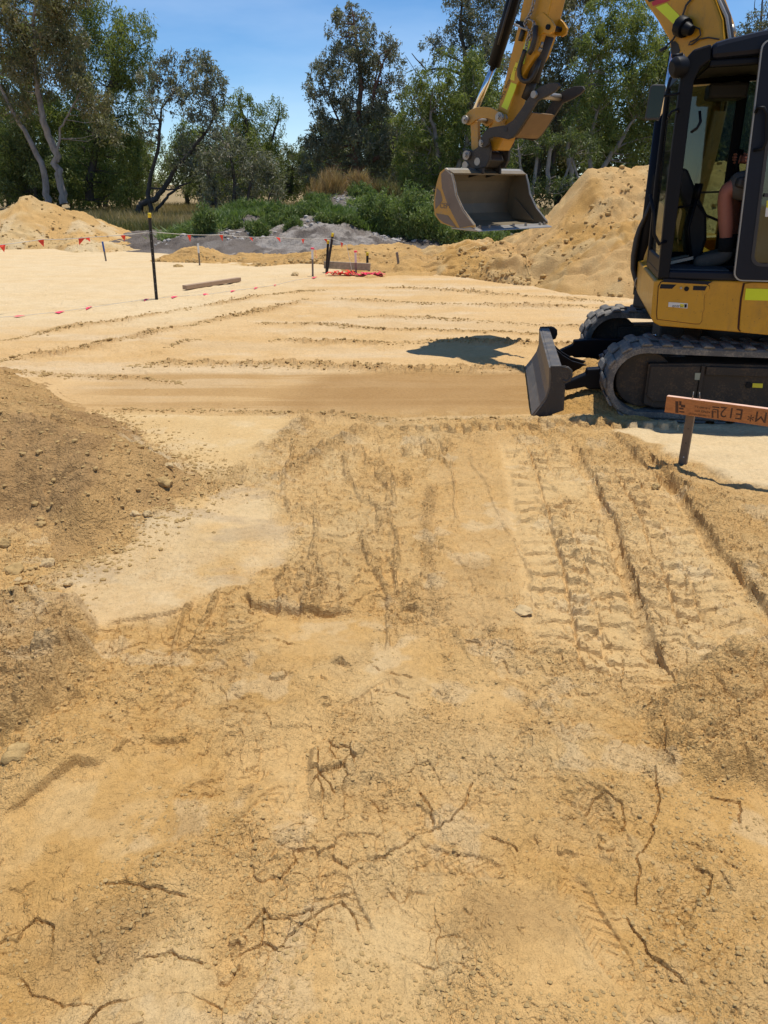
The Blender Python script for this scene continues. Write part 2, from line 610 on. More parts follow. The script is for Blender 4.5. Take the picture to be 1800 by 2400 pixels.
M['bark_pale'] = bark_mat('pale_gum_bark', (.16, .13, .11), (.34, .29, .25))
M['bark_dark'] = bark_mat('dark_bark', (.035, .028, .024), (.085, .07, .06))
M['bark_red'] = bark_mat('reddish_bark', (.10, .045, .03), (.20, .10, .07))
M['leaf_grey'] = leaf_material('grey_gum_leaves', (.125, .132, .08), (.25, .245, .17), .28)
M['leaf_brown'] = leaf_material('olive_brown_gum_leaves', (.125, .13, .058), (.25, .22, .12), .32)
M['leaf_green'] = leaf_material('fine_green_foliage', (.12, .15, .038), (.24, .27, .08), .42)
M['leaf_dark'] = leaf_material('dark_green_foliage', (.08, .10, .032), (.16, .185, .065), .34)
M['weed'] = leaf_material('weed_leaves', (.10, .15, .04), (.21, .26, .09), .36)
M['dry'] = leaf_material('dry_grass', (.26, .17, .07), (.50, .34, .17), .3)
M['grass_mix'] = leaf_material('half_dry_paddock_grass', (.10, .11, .035), (.36, .27, .13), .3)
M['grey_soil'] = sand_material('grey_topsoil', 3.0)


def glass_mat(name, tint, refl=.10):
    m, nt, bs = new_mat(name)
    out = nt.nodes['Material Output']
    tr = nt.nodes.new('ShaderNodeBsdfTransparent'); tr.inputs[0].default_value = (*tint, 1)
    gl = nt.nodes.new('ShaderNodeBsdfGlossy'); gl.inputs['Roughness'].default_value = .03
    gl.inputs[0].default_value = (.55, .6, .6, 1)
    lw = nt.nodes.new('ShaderNodeFresnel'); lw.inputs[0].default_value = 1.5
    ad = nt.nodes.new('ShaderNodeMath'); ad.operation = 'ADD'; ad.inputs[1].default_value = refl
    nt.links.new(lw.outputs[0], ad.inputs[0])
    mx = nt.nodes.new('ShaderNodeMixShader')
    nt.links.new(ad.outputs[0], mx.inputs[0]); nt.links.new(tr.outputs[0], mx.inputs[1]); nt.links.new(gl.outputs[0], mx.inputs[2])
    # grimy film
    df = nt.nodes.new('ShaderNodeBsdfDiffuse'); df.inputs[0].default_value = (.35, .33, .26, 1)
    pos = geo_pos(nt)
    mp = nt.nodes.new('ShaderNodeMapping'); mp.inputs['Scale'].default_value = (1, 1, .25)
    nt.links.new(pos, mp.inputs[0])
    n = noise(nt, mp.outputs[0], 9, 6, .7)
    r = ramp(nt, n, [(.45, (0, 0, 0)), (.8, (.09, .09, .09))])
    mx2 = nt.nodes.new('ShaderNodeMixShader')
    nt.links.new(r.outputs[0], mx2.inputs[0]); nt.links.new(mx.outputs[0], mx2.inputs[1]); nt.links.new(df.outputs[0], mx2.inputs[2])
    nt.links.new(mx2.outputs[0], out.inputs[0])
    return m


M['glass'] = glass_mat('grimy_cab_glass', (.42, .50, .42), .06)
M['glass_tint'] = glass_mat('tinted_door_glass', (.24, .29, .32), .08)

# ------------------------------------------------------------------ the ground
PAL = np.array([.60, .425, .205]); MID = np.array([.585, .365, .142]); ORA = np.array([.52, .305, .100])
BRN = np.array([.46, .285, .115]); GRY = np.array([.44, .325, .19]); WHT = np.array([.66, .515, .305])

Z_RIGHT_PALE = gp([(1425, 1012), (1560, 985), (1990, 995), (2100, 1180), (1800, 1138), (1720, 1122), (1620, 1085), (1540, 1050)])
Z_LEFT_TRI = gp([(225, 962), (640, 965), (700, 985), (600, 1060), (520, 1110), (440, 1085), (330, 1020)])
Z_SCRAPE = gp([(400, 1195), (560, 1140), (650, 1165), (680, 1260), (650, 1330), (480, 1400), (380, 1450), (220, 1480), (120, 1440), (200, 1330), (280, 1290)])
Z_STRIP = gp([(1100, 1015), (1190, 1010), (1245, 1150), (1290, 1330), (1330, 1480), (1180, 1500), (1030, 1440), (1012, 1300), (1012, 1120)])
Z_HEAPR = gp([(1555, 1620), (1620, 1590), (1800, 1500), (1990, 1600), (1990, 1860), (1800, 1840), (1700, 1800), (1580, 1770), (1550, 1700)])
Z_HEAPL = gp([(-120, 1440), (60, 1450), (160, 1450), (205, 1480), (210, 1540), (150, 1640), (60, 1700), (-120, 1760)])
Z_RIDGEL = gp([(-100, 1900), (60, 1850), (230, 1770), (250, 1700), (430, 1600), (300, 1540), (180, 1560), (-100, 1650)])
Z_SLAB = gp([(735, 1760), (790, 1735), (850, 1760), (820, 1830), (780, 1880), (725, 1870)])
Z_SMOOTH = [gp(p) for p in (
    [(1760, 1850), (1990, 1870), (1990, 2100), (1800, 2060), (1640, 1990), (1560, 1930)],
    [(0, 1900), (240, 1800), (450, 1790), (420, 1960), (200, 2060), (-60, 2080)],
    [(640, 1740), (740, 1725), (730, 1890), (640, 1900), (560, 1850)],
    [(620, 1440), (800, 1430), (900, 1450), (820, 1520), (700, 1560), (600, 1520)],
    [(850, 1520), (960, 1490), (1000, 1600), (920, 1700), (840, 1640)],
    [(1100, 1590), (1180, 1580), (1260, 1640), (1180, 1680), (1090, 1650)],
    [(850, 2080), (1000, 2120), (1000, 2420), (760, 2440), (640, 2300), (780, 2180)],
    [(280, 2240), (460, 2200), (520, 2420), (300, 2440)],
    [(1300, 2100), (1480, 2130), (1460, 2300), (1500, 2440), (1100, 2440), (1150, 2200)])]
FARR = [  # clod windrows on the graded sand: points, height, width, seed
    ([(290, 857), (480, 853), (700, 857), (900, 862), (1300, 864)], .055, .12, 1),
    ([(630, 797), (760, 799), (900, 803), (1080, 800), (1240, 806), (1400, 808)], .045, .10, 2),
    ([(600, 758), (760, 761), (900, 772), (1100, 778), (1290, 782)], .028, .07, 3),
    ([(840, 744), (980, 746), (1100, 752), (1260, 762), (1420, 765)], .045, .10, 4),
    ([(780, 700), (900, 706), (1000, 712), (1180, 718), (1400, 722)], .05, .12, 5),
    ([(900, 672), (1040, 680), (1160, 690), (1330, 700), (1420, 705)], .04, .12, 6),
    ([(220, 957), (420, 955), (560, 958), (720, 965), (900, 980), (1060, 982), (1250, 981)], .035, .07, 7),
    ([(0, 866), (120, 876), (330, 880), (430, 895)], .02, .07, 8),
    ([(0, 800), (160, 770), (420, 725), (640, 690), (760, 678)], .03, .12, 9),
    ([(0, 845), (200, 812), (420, 770), (600, 735), (720, 700)], .03, .12, 10),
    ([(390, 815), (430, 800), (470, 795)], .06, .14, 11),
    ([(540, 745), (580, 737), (620, 722)], .05, .12, 12)]
DIAG = [([(725, 962), (690, 1000), (630, 1040), (560, 1085), (500, 1115)], .075, .10, 21),
        ([(880, 985), (800, 1030), (720, 1075), (650, 1120), (600, 1160)], .08, .11, 22),
        ([(1015, 1120), (1000, 1220), (1012, 1320), (1020, 1420), (1045, 1470)], .03, .05, 23),
        ([(900, 1500), (840, 1560), (800, 1600), (770, 1640)], .045, .05, 24),
        ([(1110, 1590), (1180, 1600), (1240, 1640), (1300, 1660)], .035, .03, 25),
        ([(620, 1830), (580, 1860), (545, 1890)], .03, .025, 26)]
RUTS = [([(1362, 1060), (1395, 1130), (1440, 1225), (1500, 1390), (1545, 1530)], .034, .10, 31),
        ([(1535, 1080), (1580, 1130), (1625, 1200), (1690, 1300), (1760, 1400), (1860, 1540)], .040, .11, 32),
        ([(1445, 1035), (1500, 1075), (1545, 1110), (1600, 1140)], .035, .08, 33)]
TEETH = [[(1255, 1040), (1275, 1100), (1303, 1190), (1332, 1290), (1362, 1400), (1392, 1545)],
         [(1455, 1100), (1500, 1170), (1545, 1265), (1592, 1370), (1640, 1500)]]
CRACKS = [[(575, 2161), (616, 2120), (632, 2135), (667, 2150), (700, 2140), (732, 2129)],
          [(564, 2210), (608, 2194), (651, 2209), (689, 2177), (727, 2156), (760, 2125), (795, 2101), (830, 2134), (841, 2177)],
          [(616, 2120), (612, 2160), (608, 2194)],
          [(1453, 1527), (1462, 1560), (1451, 1608)], [(1556, 1706), (1559, 1771), (1578, 1801)],
          [(1537, 1815), (1546, 1880), (1532, 1961), (1497, 2015), (1489, 2124)],
          [(1377, 1900), (1390, 1868), (1421, 1860), (1459, 1885), (1464, 1945)],
          [(1632, 2043), (1660, 2070), (1657, 2108), (1622, 2121)],
          [(1665, 1872), (1730, 1882), (1730, 1934)], [(880, 2010), (930, 1985), (960, 1960), (1000, 1940), (1050, 1925), (1080, 1880), (1110, 1825)],
          [(985, 1855), (1015, 1900), (1012, 1930)], [(250, 2070), (330, 2075), (430, 2100)], [(340, 2230), (400, 2220), (415, 2240), (470, 2245)],
          [(875, 1560), (890, 1568), (905, 1566)], [(915, 1575), (950, 1585), (965, 1590)], [(1600, 1350), (1612, 1385), (1640, 1400)],
          [(1680, 1140), (1700, 1160), (1706, 1168)], [(1620, 1110), (1618, 1150), (1600, 1165)], [(640, 1500), (690, 1510)], [(1150, 1960), (1210, 1990), (1215, 2000)],
          [(880, 1615), (905, 1620), (960, 1635)], [(0, 2190), (80, 2150), (130, 2165), (120, 2200)], [(1470, 2160), (1520, 2240), (1600, 2300)]]
LEDGES = [([(572, 1404), (590, 1428), (640, 1428), (720, 1424), (830, 1420)], .036, .12),
          ([(250, 1468), (360, 1448), (450, 1425)], .014, .06), ([(780, 1560), (800, 1556), (822, 1562)], .05, .05),
          ([(0, 1905), (90, 1865), (170, 1815), (250, 1790)], .022, .10), ([(345, 1734), (400, 1738), (445, 1736)], .02, .04),
          ([(940, 1422), (995, 1426)], .03, .04), ([(1115, 1080), (1140, 1150), (1180, 1240)], .02, .04),
          ([(1190, 1320), (1210, 1440), (1235, 1438)], .02, .03)]
FEET = [(640, 2050, -25, .29), (810, 2130, 20, .3), (1420, 1930, 10, .28), (1600, 2080, -30, .3), (1280, 1720, -60, .27), (330, 1610, -70, .26),
        (1390, 2180, 15, .3), (380, 1660, -35, .28), (730, 1370, 75, .26), (200, 1560, 60, .28), (1060, 2020, 70, .27), (500, 1560, 40, .27)]
FEETW = []
for (u_, v_, an_, ln_) in FEET:
    q_ = G(u_, v_); FEETW.append((q_[0], q_[1], math.radians(an_ + 90), ln_))
_r = np.random.RandomState(5)
for i in range(12):
    FEETW.append((_r.uniform(-1.5, 2.0), _r.uniform(1.1, 4.6), _r.uniform(0, 6.28), _r.uniform(.26, .3)))
RCR = []
for i in range(9):
    x, y = _r.uniform(-1.7, 2.0), 1.0 + 4.0 * _r.rand() ** 1.3
    a = _r.uniform(0, 6.28); P = [(x, y)]
    for k in range(_r.randint(2, 6)):
        a += _r.normal(0, .7); l = _r.uniform(.03, .10)
        x += l * math.cos(a); y += l * math.sin(a); P.append((x, y))
    RCR.append(P)

for L_ in (FARR, DIAG, RUTS):
    for i, t_ in enumerate(L_):
        L_[i] = (gp(t_[0]),) + tuple(t_[1:])
TEETH = [gp(t) for t in TEETH]
CRACKS = [gp(t) for t in CRACKS]
LEDGES = [(gp(t[0]), t[1], t[2]) for t in LEDGES]
BACK_Y = 5.62


def local(x, y, P, pad):
    """indices of points near a polyline's box"""
    xs = [p[0] for p in P]; ys = [p[1] for p in P]
    return np.nonzero((x > min(xs) - pad) & (x < max(xs) + pad) & (y > min(ys) - pad) & (y < max(ys) + pad))[0]


def terrain(x, y, want_col=True, fine=True):
    shp = x.shape
    x = x.ravel().astype(float); y = y.ravel().astype(float)
    n = len(x)
    near = sstep(6.0, 5.3, y)                    # churned foreground
    far = 1 - near
    rough = near.copy()
    smooth = np.zeros(n)

    def zone(P, soft, pad=.3):
        o = np.zeros(n); i = local(x, y, P, pad)
        if len(i):
            wob = (fbm(x[i] * 6, y[i] * 6, 3, 77) - .5) * soft * 3.0
            o[i] = sstep(-soft, soft, poly_sd(x[i], y[i], P) + wob)
        return o
    z_pale = zone(Z_RIGHT_PALE, .05); z_tri = zone(Z_LEFT_TRI, .07); z_scr = zone(Z_SCRAPE, .06)
    z_str = zone(Z_STRIP, .11) * .7; z_hr = zone(Z_HEAPR, .06); z_hl = zone(Z_HEAPL, .05); z_rl = zone(Z_RIDGEL, .06); z_sl = zone(Z_SLAB, .015)
    z_sm = np.zeros(n)
    for P in Z_SMOOTH:
        z_sm = np.maximum(z_sm, zone(P, .07))
    calm = np.clip(z_pale + z_tri + z_scr * .95 + z_str * .85 + z_sm * .8, 0, 1)
    n1 = fbm(x * .9, y * .9, 3, 1); n2 = fbm(x * 3.3, y * 3.3, 4, 2); n3 = fbm(x * 11, y * 11, 4, 3)
    R = near * (1 - calm)
    h = (n1 - .5) * (.05 * near + .03) + (n2 - .5) * (.085 * R + .006) + (n3 - .5) * (.016 * R + .002 + .003 * near)
    # patches of crumbs
    pm = sstep(.47, .62, fbm(x * 2.1 + 5, y * 2.1, 5, 8, .6)) * R * (.45 + .55 * sstep(.35, .6, fbm(x * 9, y * 9, 3, 12)))
    pm = pm * (.35 + .65 * sstep(1.3, 2.6, y))
    pm = np.clip(pm + z_rl * .35 + z_hr * .5 + z_hl * .5, 0, 1)
    # crust plates: terraced noise gives little broken edges
    i = np.nonzero((R > .02) & (np.abs(x) < 4))[0]
    if len(i) and fine:
        xi, yi = x[i], y[i]
        t = fbm(xi * 4.2 + 3, yi * 4.2, 5, 40, .56) * 7.0
        fl = np.floor(t); fr = t - fl
        h[i] += ((fl + sstep(.955, 1.0, fr)) * .012 - t * .0100) * (R[i] * .85 + .15 * near[i]) * (.35 + .65 * sstep(1.4, 3.0, yi)) * sstep(.30, .45, fbm(xi * 1.3, yi * 1.3, 2, 66))
        t2 = fbm(xi * 11 + 9, yi * 11, 4, 42, .55) * 6
        fl2 = np.floor(t2); h[i] += (fl2 + sstep(.93, 1, t2 - fl2) - t2) * .006 * R[i] * (.35 + .65 * sstep(1.4, 3.0, yi)) * sstep(.45, .55, fbm(xi * 2, yi * 2, 2, 67))
        h[i] += (np.abs(fbm(xi * 38, yi * 38, 3, 47) - .5)) * -.008 * (R[i] * .9 + .1) * near[i]
    # crumbs and lumps
    if fine:
        i = np.nonzero((pm > .01) & (np.abs(x) < 4) & (y < 6))[0]
        if len(i):
            xi, yi = x[i] + (n3[i] - .5) * .03, y[i] + (n2[i] - .5) * .03
            cl = np.maximum(clodf(xi, yi, .040, .35, 51) * .8, clodf(xi, yi, .019, .85, 52) * .9)
            h[i] += cl * pm[i] * (1 - .0)
            h[i] += clodf(xi, yi, .014, .8, 53) * .6 * pm[i] * (y[i] < 3)
        i = np.nonzero((near > .01) & (np.abs(x) < 4))[0]
        if len(i):
            h[i] += (clodf(x[i], y[i], .055, .10, 54, .40) * .8 + clodf(x[i], y[i], .024, .22, 55, .45) * .7) * (1 - .75 * calm[i]) * near[i]
        i = np.nonzero((far > .5) & (y < 16) & (np.abs(x) < 9))[0]
        if len(i):
            h[i] += clodf(x[i], y[i], .16, .05, 56, .22) * .6 - clodf(x[i], y[i] * .8, .30, .25, 57, .42) * .12 * (1 - sstep(5.5, 5.8, y[i]) * sstep(7.1, 6.9, y[i]))
            tt_ = fbm(x[i] * 1.2, y[i] * 3.5, 5, 58, .58) * 6; h[i] += (np.floor(tt_) + sstep(.8, 1, tt_ - np.floor(tt_)) - tt_) * .011 * (1 - sstep(5.6, 5.7, y[i]) * sstep(7.1, 7.0, y[i])) * sstep(-6, -3, x[i] - (y[i] - 9) * .3)
    # heaps of blocky lumps
    for z, hh, sd in ((z_hr, .10, 61), (z_hl, .17, 62), (z_rl, .035, 63)):
        i = np.nonzero(z > .01)[0]
        if len(i):
            xi, yi = x[i] + (n3[i] - .5) * .08, y[i] + (n3[i] - .5) * .06
            f1, f2, rr = worley(xi / .13, yi / .13, sd)
            blk = np.clip((f2 - f1) * 2.2, 0, 1)
            h[i] += z[i] * hh * (.45 + .35 * rr * np.sqrt(blk) + .35 * (fbm(xi * 7, yi * 7, 4, sd) - .2))
            h[i] += z[i] * clodf(xi, yi, .07, .8, sd + 3) * min(1, hh * 6) * .6
    # windrows
    cm = np.zeros(n)                    # cloddy mask used for colour
    for (P, hh, ww, sd) in FARR + DIAG:
        if sd < 13: ww = ww * 1.45
        i = local(x, y, P, ww * 3)
        if not len(i):
            continue
        xi, yi = x[i], y[i]
        d, sg, al = seg_dist(xi, yi + (fbm(xi * 1.5, yi * 0 + sd, 3, sd) - .5) * ww * 1.6, P)
        tot = sum(math.hypot(P[k + 1][0] - P[k][0], P[k + 1][1] - P[k][1]) for k in range(len(P) - 1))
        env = sstep(0, ww * 3, al) * sstep(0, ww * 3, tot - al) * (.25 + .9 * sstep(.25, .6, fbm(al * 1.1, al * 0, 3, sd + 4)))
        m = np.exp(-(d / (ww * .62)) ** 2) * env
        cell = ww * .5
        h[i] += m * hh * .5 + m * (clodf(xi, yi, cell, .85, sd) * .9 + clodf(xi, yi, cell * .45, .8, sd + 30) * .7)
        cm[i] = np.maximum(cm[i], np.clip(m * 1.3, 0, 1))
    # ruts: raised lumpy bank with a steep left edge
    for (P, hh, ww, sd) in RUTS:
        i = local(x, y, P, ww * 4)
        if not len(i):
            continue
        xi, yi = x[i], y[i]
        d, sg, al = seg_dist(xi + (fbm(xi * 9, yi * 9, 3, sd) - .5) * .035, yi, P)
        s = d * -sg                       # + to the right of the line (towards +x)
        s = -s if P[0][1] < P[-1][1] else s
        s = d * np.where(xi > np.interp(yi, [p[1] for p in P[::-1]], [p[0] for p in P[::-1]]), 1, -1)
        bank = sstep(-.008, .012, s) * np.exp(-np.clip(s, 0, 9) / (ww * 1.3))
        bank *= .45 + .8 * fbm(al * 5, al * 0, 3, sd)
        h[i] += bank * hh + bank * (clodf(xi, yi, .05, .85, sd) + clodf(xi, yi, .024, .8, sd + 2)) * .85
        h[i] -= .02 * np.exp(-((s + .03) / .03) ** 2)
        cm[i] = np.maximum(cm[i], bank * .8)
    # crawler prints with cleat bars and a row of teeth
    trk = np.zeros(n)
    for k, P in enumerate(TEETH):
        i = local(x, y, P, .35)
        if not len(i):
            continue
        xi, yi = x[i], y[i]
        xc = np.interp(yi, [p[1] for p in P[::-1]], [p[0] for p in P[::-1]])
        s = xi - xc
        inb = sstep(.26, .22, np.abs(s + .01)) * sstep(P[-1][1] - .45, P[-1][1] + .15, yi + (fbm(xi * 3, yi * 3, 3, 95) - .5) * .6) * sstep(P[0][1] + .2, P[0][1] - .05, yi)
        wear = .30 + .70 * sstep(.32, .5, fbm(xi * 4, yi * 4, 3, 90 + k))
        wv = yi + .02 * np.sin(s * 9) + (n3[i] - .5) * .006
        ph = (wv / .125) % 1.0
        bar = sstep(0, .06, ph) * sstep(.85, .35, ph)
        ph2 = (wv / .125 + .5) % 1.0
        teeth = sstep(.046, .038, np.abs(s)) * sstep(.0, .08, ph2) * sstep(.60, .50, ph2)
        side = sstep(.05, .06, np.abs(s)) * sstep(.22, .19, np.abs(s))
        h[i] -= inb * .012
        h[i] += inb * wear * (bar * side * .016 + teeth * .024)
        h[i] -= inb * sstep(.012, .004, np.abs(s + .054)) * .010
        trk[i] = np.maximum(trk[i], inb)
    # the crenellated edge of a track print in front of the machine
    y0 = 5.30
    i = np.nonzero((np.abs(y - y0) < .30) & (x > -.2) & (x < 2.1))[0]
    if len(i):
        xi, yi = x[i], y[i] - (y0 - .10 * (x[i] - .2) * 0)
        ph = (xi / .115 + .1 * np.sin(xi * 3)) % 1.0
        mer = sstep(0, .12, ph) * sstep(.62, .5, ph)
        amp = sstep(-.2, .3, xi) * (.6 + .7 * fbm(xi * 3, yi * 3, 2, 91))
        st = sstep(-.075, -.055, yi) * sstep(.05, .03, yi)
        h[i] += amp * (st * .035 * mer + sstep(.02, .05, yi) * sstep(.26, .10, yi) * .030)
    # ledges: ground behind the line stands higher
    for (P, hh, ww) in LEDGES:
        i = local(x, y, P, ww * 2.5)
        if not len(i):
            continue
        xi, yi = x[i], y[i]
        o = np.argsort([p[0] for p in P]); px = [P[k][0] for k in o]; py = [P[k][1] for k in o]
        s = yi - np.interp(xi, px, py) + (fbm(xi * 14, yi * 14, 3, 14) - .5) * .03
        e = sstep(px[0] - .02, px[0] + .05, xi) * sstep(px[-1] + .02, px[-1] - .06, xi)
        h[i] += e * hh * (sstep(-.006, .012, s) * np.exp(-np.clip(s, 0, 9) / ww) - .35 * sstep(-ww, 0, s) * (s < 0))
    # cracks
    if fine:
        for k, P in enumerate(CRACKS + RCR):
            i = local(x, y, P, .03)
            if not len(i):
                continue
            xi, yi = x[i], y[i]
            wd = .0034 if k < len(CRACKS) else .0026
            d, sg, al = seg_dist(xi + (fbm(xi * 22, yi * 22, 3, 71) - .5) * .022, yi + (fbm(xi * 22, yi * 22, 3, 72) - .5) * .022, P)
            h[i] -= (.011 if k < len(CRACKS) else .007) * sstep(wd, wd * .2, d)
            h[i] += (.004 if k < len(CRACKS) else .003) * np.exp(-d / .03) * (sg > 0)
        i = np.nonzero(z_sl > .01)[0]
        if len(i):
            f1, f2, rr = worley(x[i] / .045 + (n3[i] - .5), y[i] / .075 + (n3[i] - .5), 81)
            h[i] += z_sl[i] * (.016 + rr * .016 - .014 * sstep(.10, .0, f2 - f1))
        # lifted crust plates with connected breaks
        pmk = sstep(.60, .66, fbm(x * 2.3 + 31, y * 2.3, 4, 83)) * R
        i = np.nonzero((pmk > .02) & (np.abs(x) < 4))[0]
        if len(i):
            xi = x[i] + (fbm(x[i] * 9, y[i] * 9, 3, 84) - .5) * .09; yi = y[i] + (fbm(x[i] * 9 + 5, y[i] * 9, 3, 85) - .5) * .09
            f1, f2, rr = worley(xi / .085, yi / .085, 86)
            tl = (np.sin(rr * 50) * (xi % .5) + np.cos(rr * 70) * (yi % .5)) * .03
            keepc = (rr * 17.3 % 1.0) > .35
            h[i] += pmk[i] * (rr * .009 + tl * .25 - .004 * sstep(.08, .0, f2 - f1) * keepc)
        # lengthwise ridges left by the blade and tracks
        rid = 1 - np.abs(2 * fbm(x * 5.2 + y * .35, y * 1.15, 4, 87) - 1)
        rm = sstep(2.1, 2.8, y) * sstep(5.4, 4.9, y) * sstep(-1.6, -1.1, x) * sstep(1.1, .8, x) * R
        rv = sstep(.84, .97, rid) * rm
        i = np.nonzero(rv > .01)[0]
        if len(i):
            h[i] += rv[i] * (.016 + clodf(x[i], y[i], .045, .75, 88) * .8 + clodf(x[i], y[i], .022, .8, 89) * .8)
            cm[i] = np.maximum(cm[i], rv[i] * .5)
        # scaly scrape marks
        i = np.nonzero(z_scr > .05)[0]
        if len(i):
            t = fbm(x[i] * 7, y[i] * 26, 4, 43, .6) * 7
            m = sstep(.5, .6, fbm(x[i] * 2.2, y[i] * 2.2, 3, 44)) * z_scr[i]
            fl = np.floor(t); h[i] += (fl + sstep(.8, 1, t - fl) - t) * .006 * m
        i = np.nonzero(z_pale > .05)[0]
        if len(i):
            h[i] += z_pale[i] * (.022 * (fbm(x[i] * 6, y[i] * 11, 3, 46) - .5) + .030 * (np.abs(((y[i] + .05 * np.sin(x[i] * 5)) / .24) % 1 - .5)))
        for (fx, fy, an, ln) in FEETW:
            i = np.nonzero((np.abs(x - fx) < .25) & (np.abs(y - fy) < .25))[0]
            if not len(i):
                continue
            ca, sa = math.cos(an), math.sin(an)
            p = (x[i] - fx) * ca + (y[i] - fy) * sa; q = -(x[i] - fx) * sa + (y[i] - fy) * ca
            wdt = .047 - .010 * np.cos(p / ln * 2 * math.pi * .9)
            e = np.hypot(p / (ln / 2), q / wdt)
            e = e + (n3[i] - .5) * .35
            mk = sstep(1.05, .95, e)
            chev = ((p + np.abs(q) * .8) / .03) % 1.0
            worn = 1.25 * sstep(.36, .54, fbm(x[i] * 13 + fx * 7, y[i] * 13, 3, 19))
            h[i] += (-mk * .006 + mk * .0035 * sstep(0, .15, chev) * sstep(.6, .45, chev) + .004 * np.exp(-((e - 1.15) / .14) ** 2)) * worn
    # the levelled lane behind
    yl0, yl1 = 5.62, 7.0
    lane = sstep(yl0 - .03, yl0 + .05, y) * sstep(yl1 + .10, yl1, y) * sstep(-3.6, -2.6, x) * (x < 4)
    h -= lane * (.018 - .012 * (fbm(x * .6, y * 11, 4, 33) - .5))
    h += far * (1 - lane) * (fbm(x * .45, y * 3.2, 4, 35) - .5) * .035 * sstep(16, 10, y)
    # old wheel tracks on the far left
    i = np.nonzero((y > 7) & (y < 14) & (x < 0))[0]
    if len(i) and fine:
        c = (y[i] + x[i] * -.55)
        m = sstep(.35, .6, fbm(x[i] * .8, y[i] * .8, 2, 37))
        h[i] += m * .012 * np.sin(c / .23 * 6.28) * sstep(.3, .7, vn(x[i] * 6, y[i] * 6, 38))
    col = None
    if want_col:
        a = fbm(x * 1.1 + 4, y * 1.1, 4, 101); b = fbm(x * 3.7, y * 3.7, 5, 102); c = fbm(x * .5, y * .5, 3, 103)
        e = fbm(x * 14, y * 14, 3, 105)

        def mx(A, B, t):
            return A + (B - A) * t[:, None]
        colr = np.tile(MID, (n, 1))
        dist = sstep(1.0, 3.6, y)
        colr = mx(colr, PAL, np.clip(.12 + .55 * sstep(.42, .62, b) + .25 * dist, 0, 1) * near)
        colr = mx(colr, ORA, np.clip(sstep(.46, .66, a) * (.95 - .55 * dist), 0, 1) * near * (.5 + .5 * sstep(.3, .6, e)))
        colr = mx(colr, BRN, .40 * sstep(.52, .70, c * .5 + b * .5) * near)
        colr = mx(colr, MID * 1.0, pm * .6)
        # smooth sand behind
        fc = np.tile(np.array([.59, .432, .245]), (n, 1))
        fc = mx(fc, MID, .55 * sstep(.40, .62, fbm(x * .6, y * 2.4, 4, 104)))
        st = sstep(.42, .58, fbm(x * .5, y * 9, 4, 107))
        fc = mx(fc, np.array([.44, .275, .115]), np.clip(lane * (.50 + .50 * st), 0, 1) * sstep(-2.9, -2.2, x))
        fresh = lane * sstep(-.98, -.60, x + (y - 6.2) * -.22)
        fc = mx(fc, np.array([.36, .215, .085]), fresh * .95 * (.85 + .15 * st))
        fc = mx(fc, MID * .9, .35 * sstep(.50, .62, fbm(x * 1.3, y * 2.2, 5, 109)) * (1 - lane))
        left = sstep(-1.2, -3.2, x - (y - 9) * .15) * sstep(8.5, 10.5, y)
        fc = mx(fc, WHT, left * .65)
        colr = mx(colr, fc, far)
        colr = mx(colr, BRN * 1.05, cm * .60)
        colr = mx(colr, WHT * .97, z_pale * .85)
        colr = mx(colr, PAL, z_tri * .7)
        sc_p = sstep(.40, .6, fbm(x * 2.6, y * 1.5, 3, 111))
        colr = mx(colr, WHT * np.array([.96, .97, 1.0]), z_scr * sc_p * .42)
        colr = mx(colr, GRY, z_scr * sstep(.5, .65, fbm(x * 3, y * 7, 4, 112)) * .6)
        colr = mx(colr, BRN * 1.12, z_str * .35 + z_str * .4 * sstep(.45, .6, b))
        colr = mx(colr, np.array([.46, .30, .14]), z_hl * .5)
        colr = mx(colr, MID * .95, z_hr * .6)
        colr = mx(colr, PAL * 1.03, trk * .45)
        colr = mx(colr, WHT * .95, .35 * sstep(.62, .72, fbm(x * 5, y * 5, 4, 113)) * near)
        # damp marks
        for (u_, v_, r_) in ((1290, 2160, .09), (1140, 2170, .10), (430, 1935, .06), (1160, 1400, .05), (1190, 1155, .03), (840, 1290, .12), (300, 2180, .12), (210, 2200, .12), (1120, 1340, .16)):
            q = G(u_, v_)
            d = np.hypot(x - q[0], (y - q[1])) / r_ + (b - .5) * 1.6
            colr = mx(colr, BRN * .82, sstep(1.2, .2, d) * .5)
        # paddock beyond the works
        pd = sstep(26, 32, y + (a - .5) * 8) + sstep(12, 18, -y) * 0
        dry = np.tile(np.array([.30, .22, .11]), (n, 1))
        dry = mx(dry, np.array([.07, .085, .03]), sstep(.45, .6, fbm(x * .16, y * .16, 4, 120)) * sstep(55, 46, y))
        gr = sstep(20.5, 23, y)[:] * sstep(-9, -6, x - (y - 22) * .5)
        colr = mx(colr, np.array([.17, .145, .115]), gr * .85)
        colr = mx(colr, dry, np.clip(pd, 0, 1))
        col = colr
    if want_col:
        rgh = np.stack([np.clip((pm * .9 + cm * .8) * (1 - .6 * trk) + .22 * near * (1 - calm) + .04, 0, 1), np.clip(near * (1 - .7 * calm) * (1 - .55 * trk) + .25 * far * (1 - lane) * sstep(-6, -2, x), 0, 1), 0 * x], -1)
        terrain.rough = rgh.reshape(shp + (3,))
    # keep heights bounded far away
    h = h * sstep(60, 20, np.abs(x)) * sstep(120, 30, y)
    return h.reshape(shp), (col.reshape(shp + (3,)) if col is not None else None)


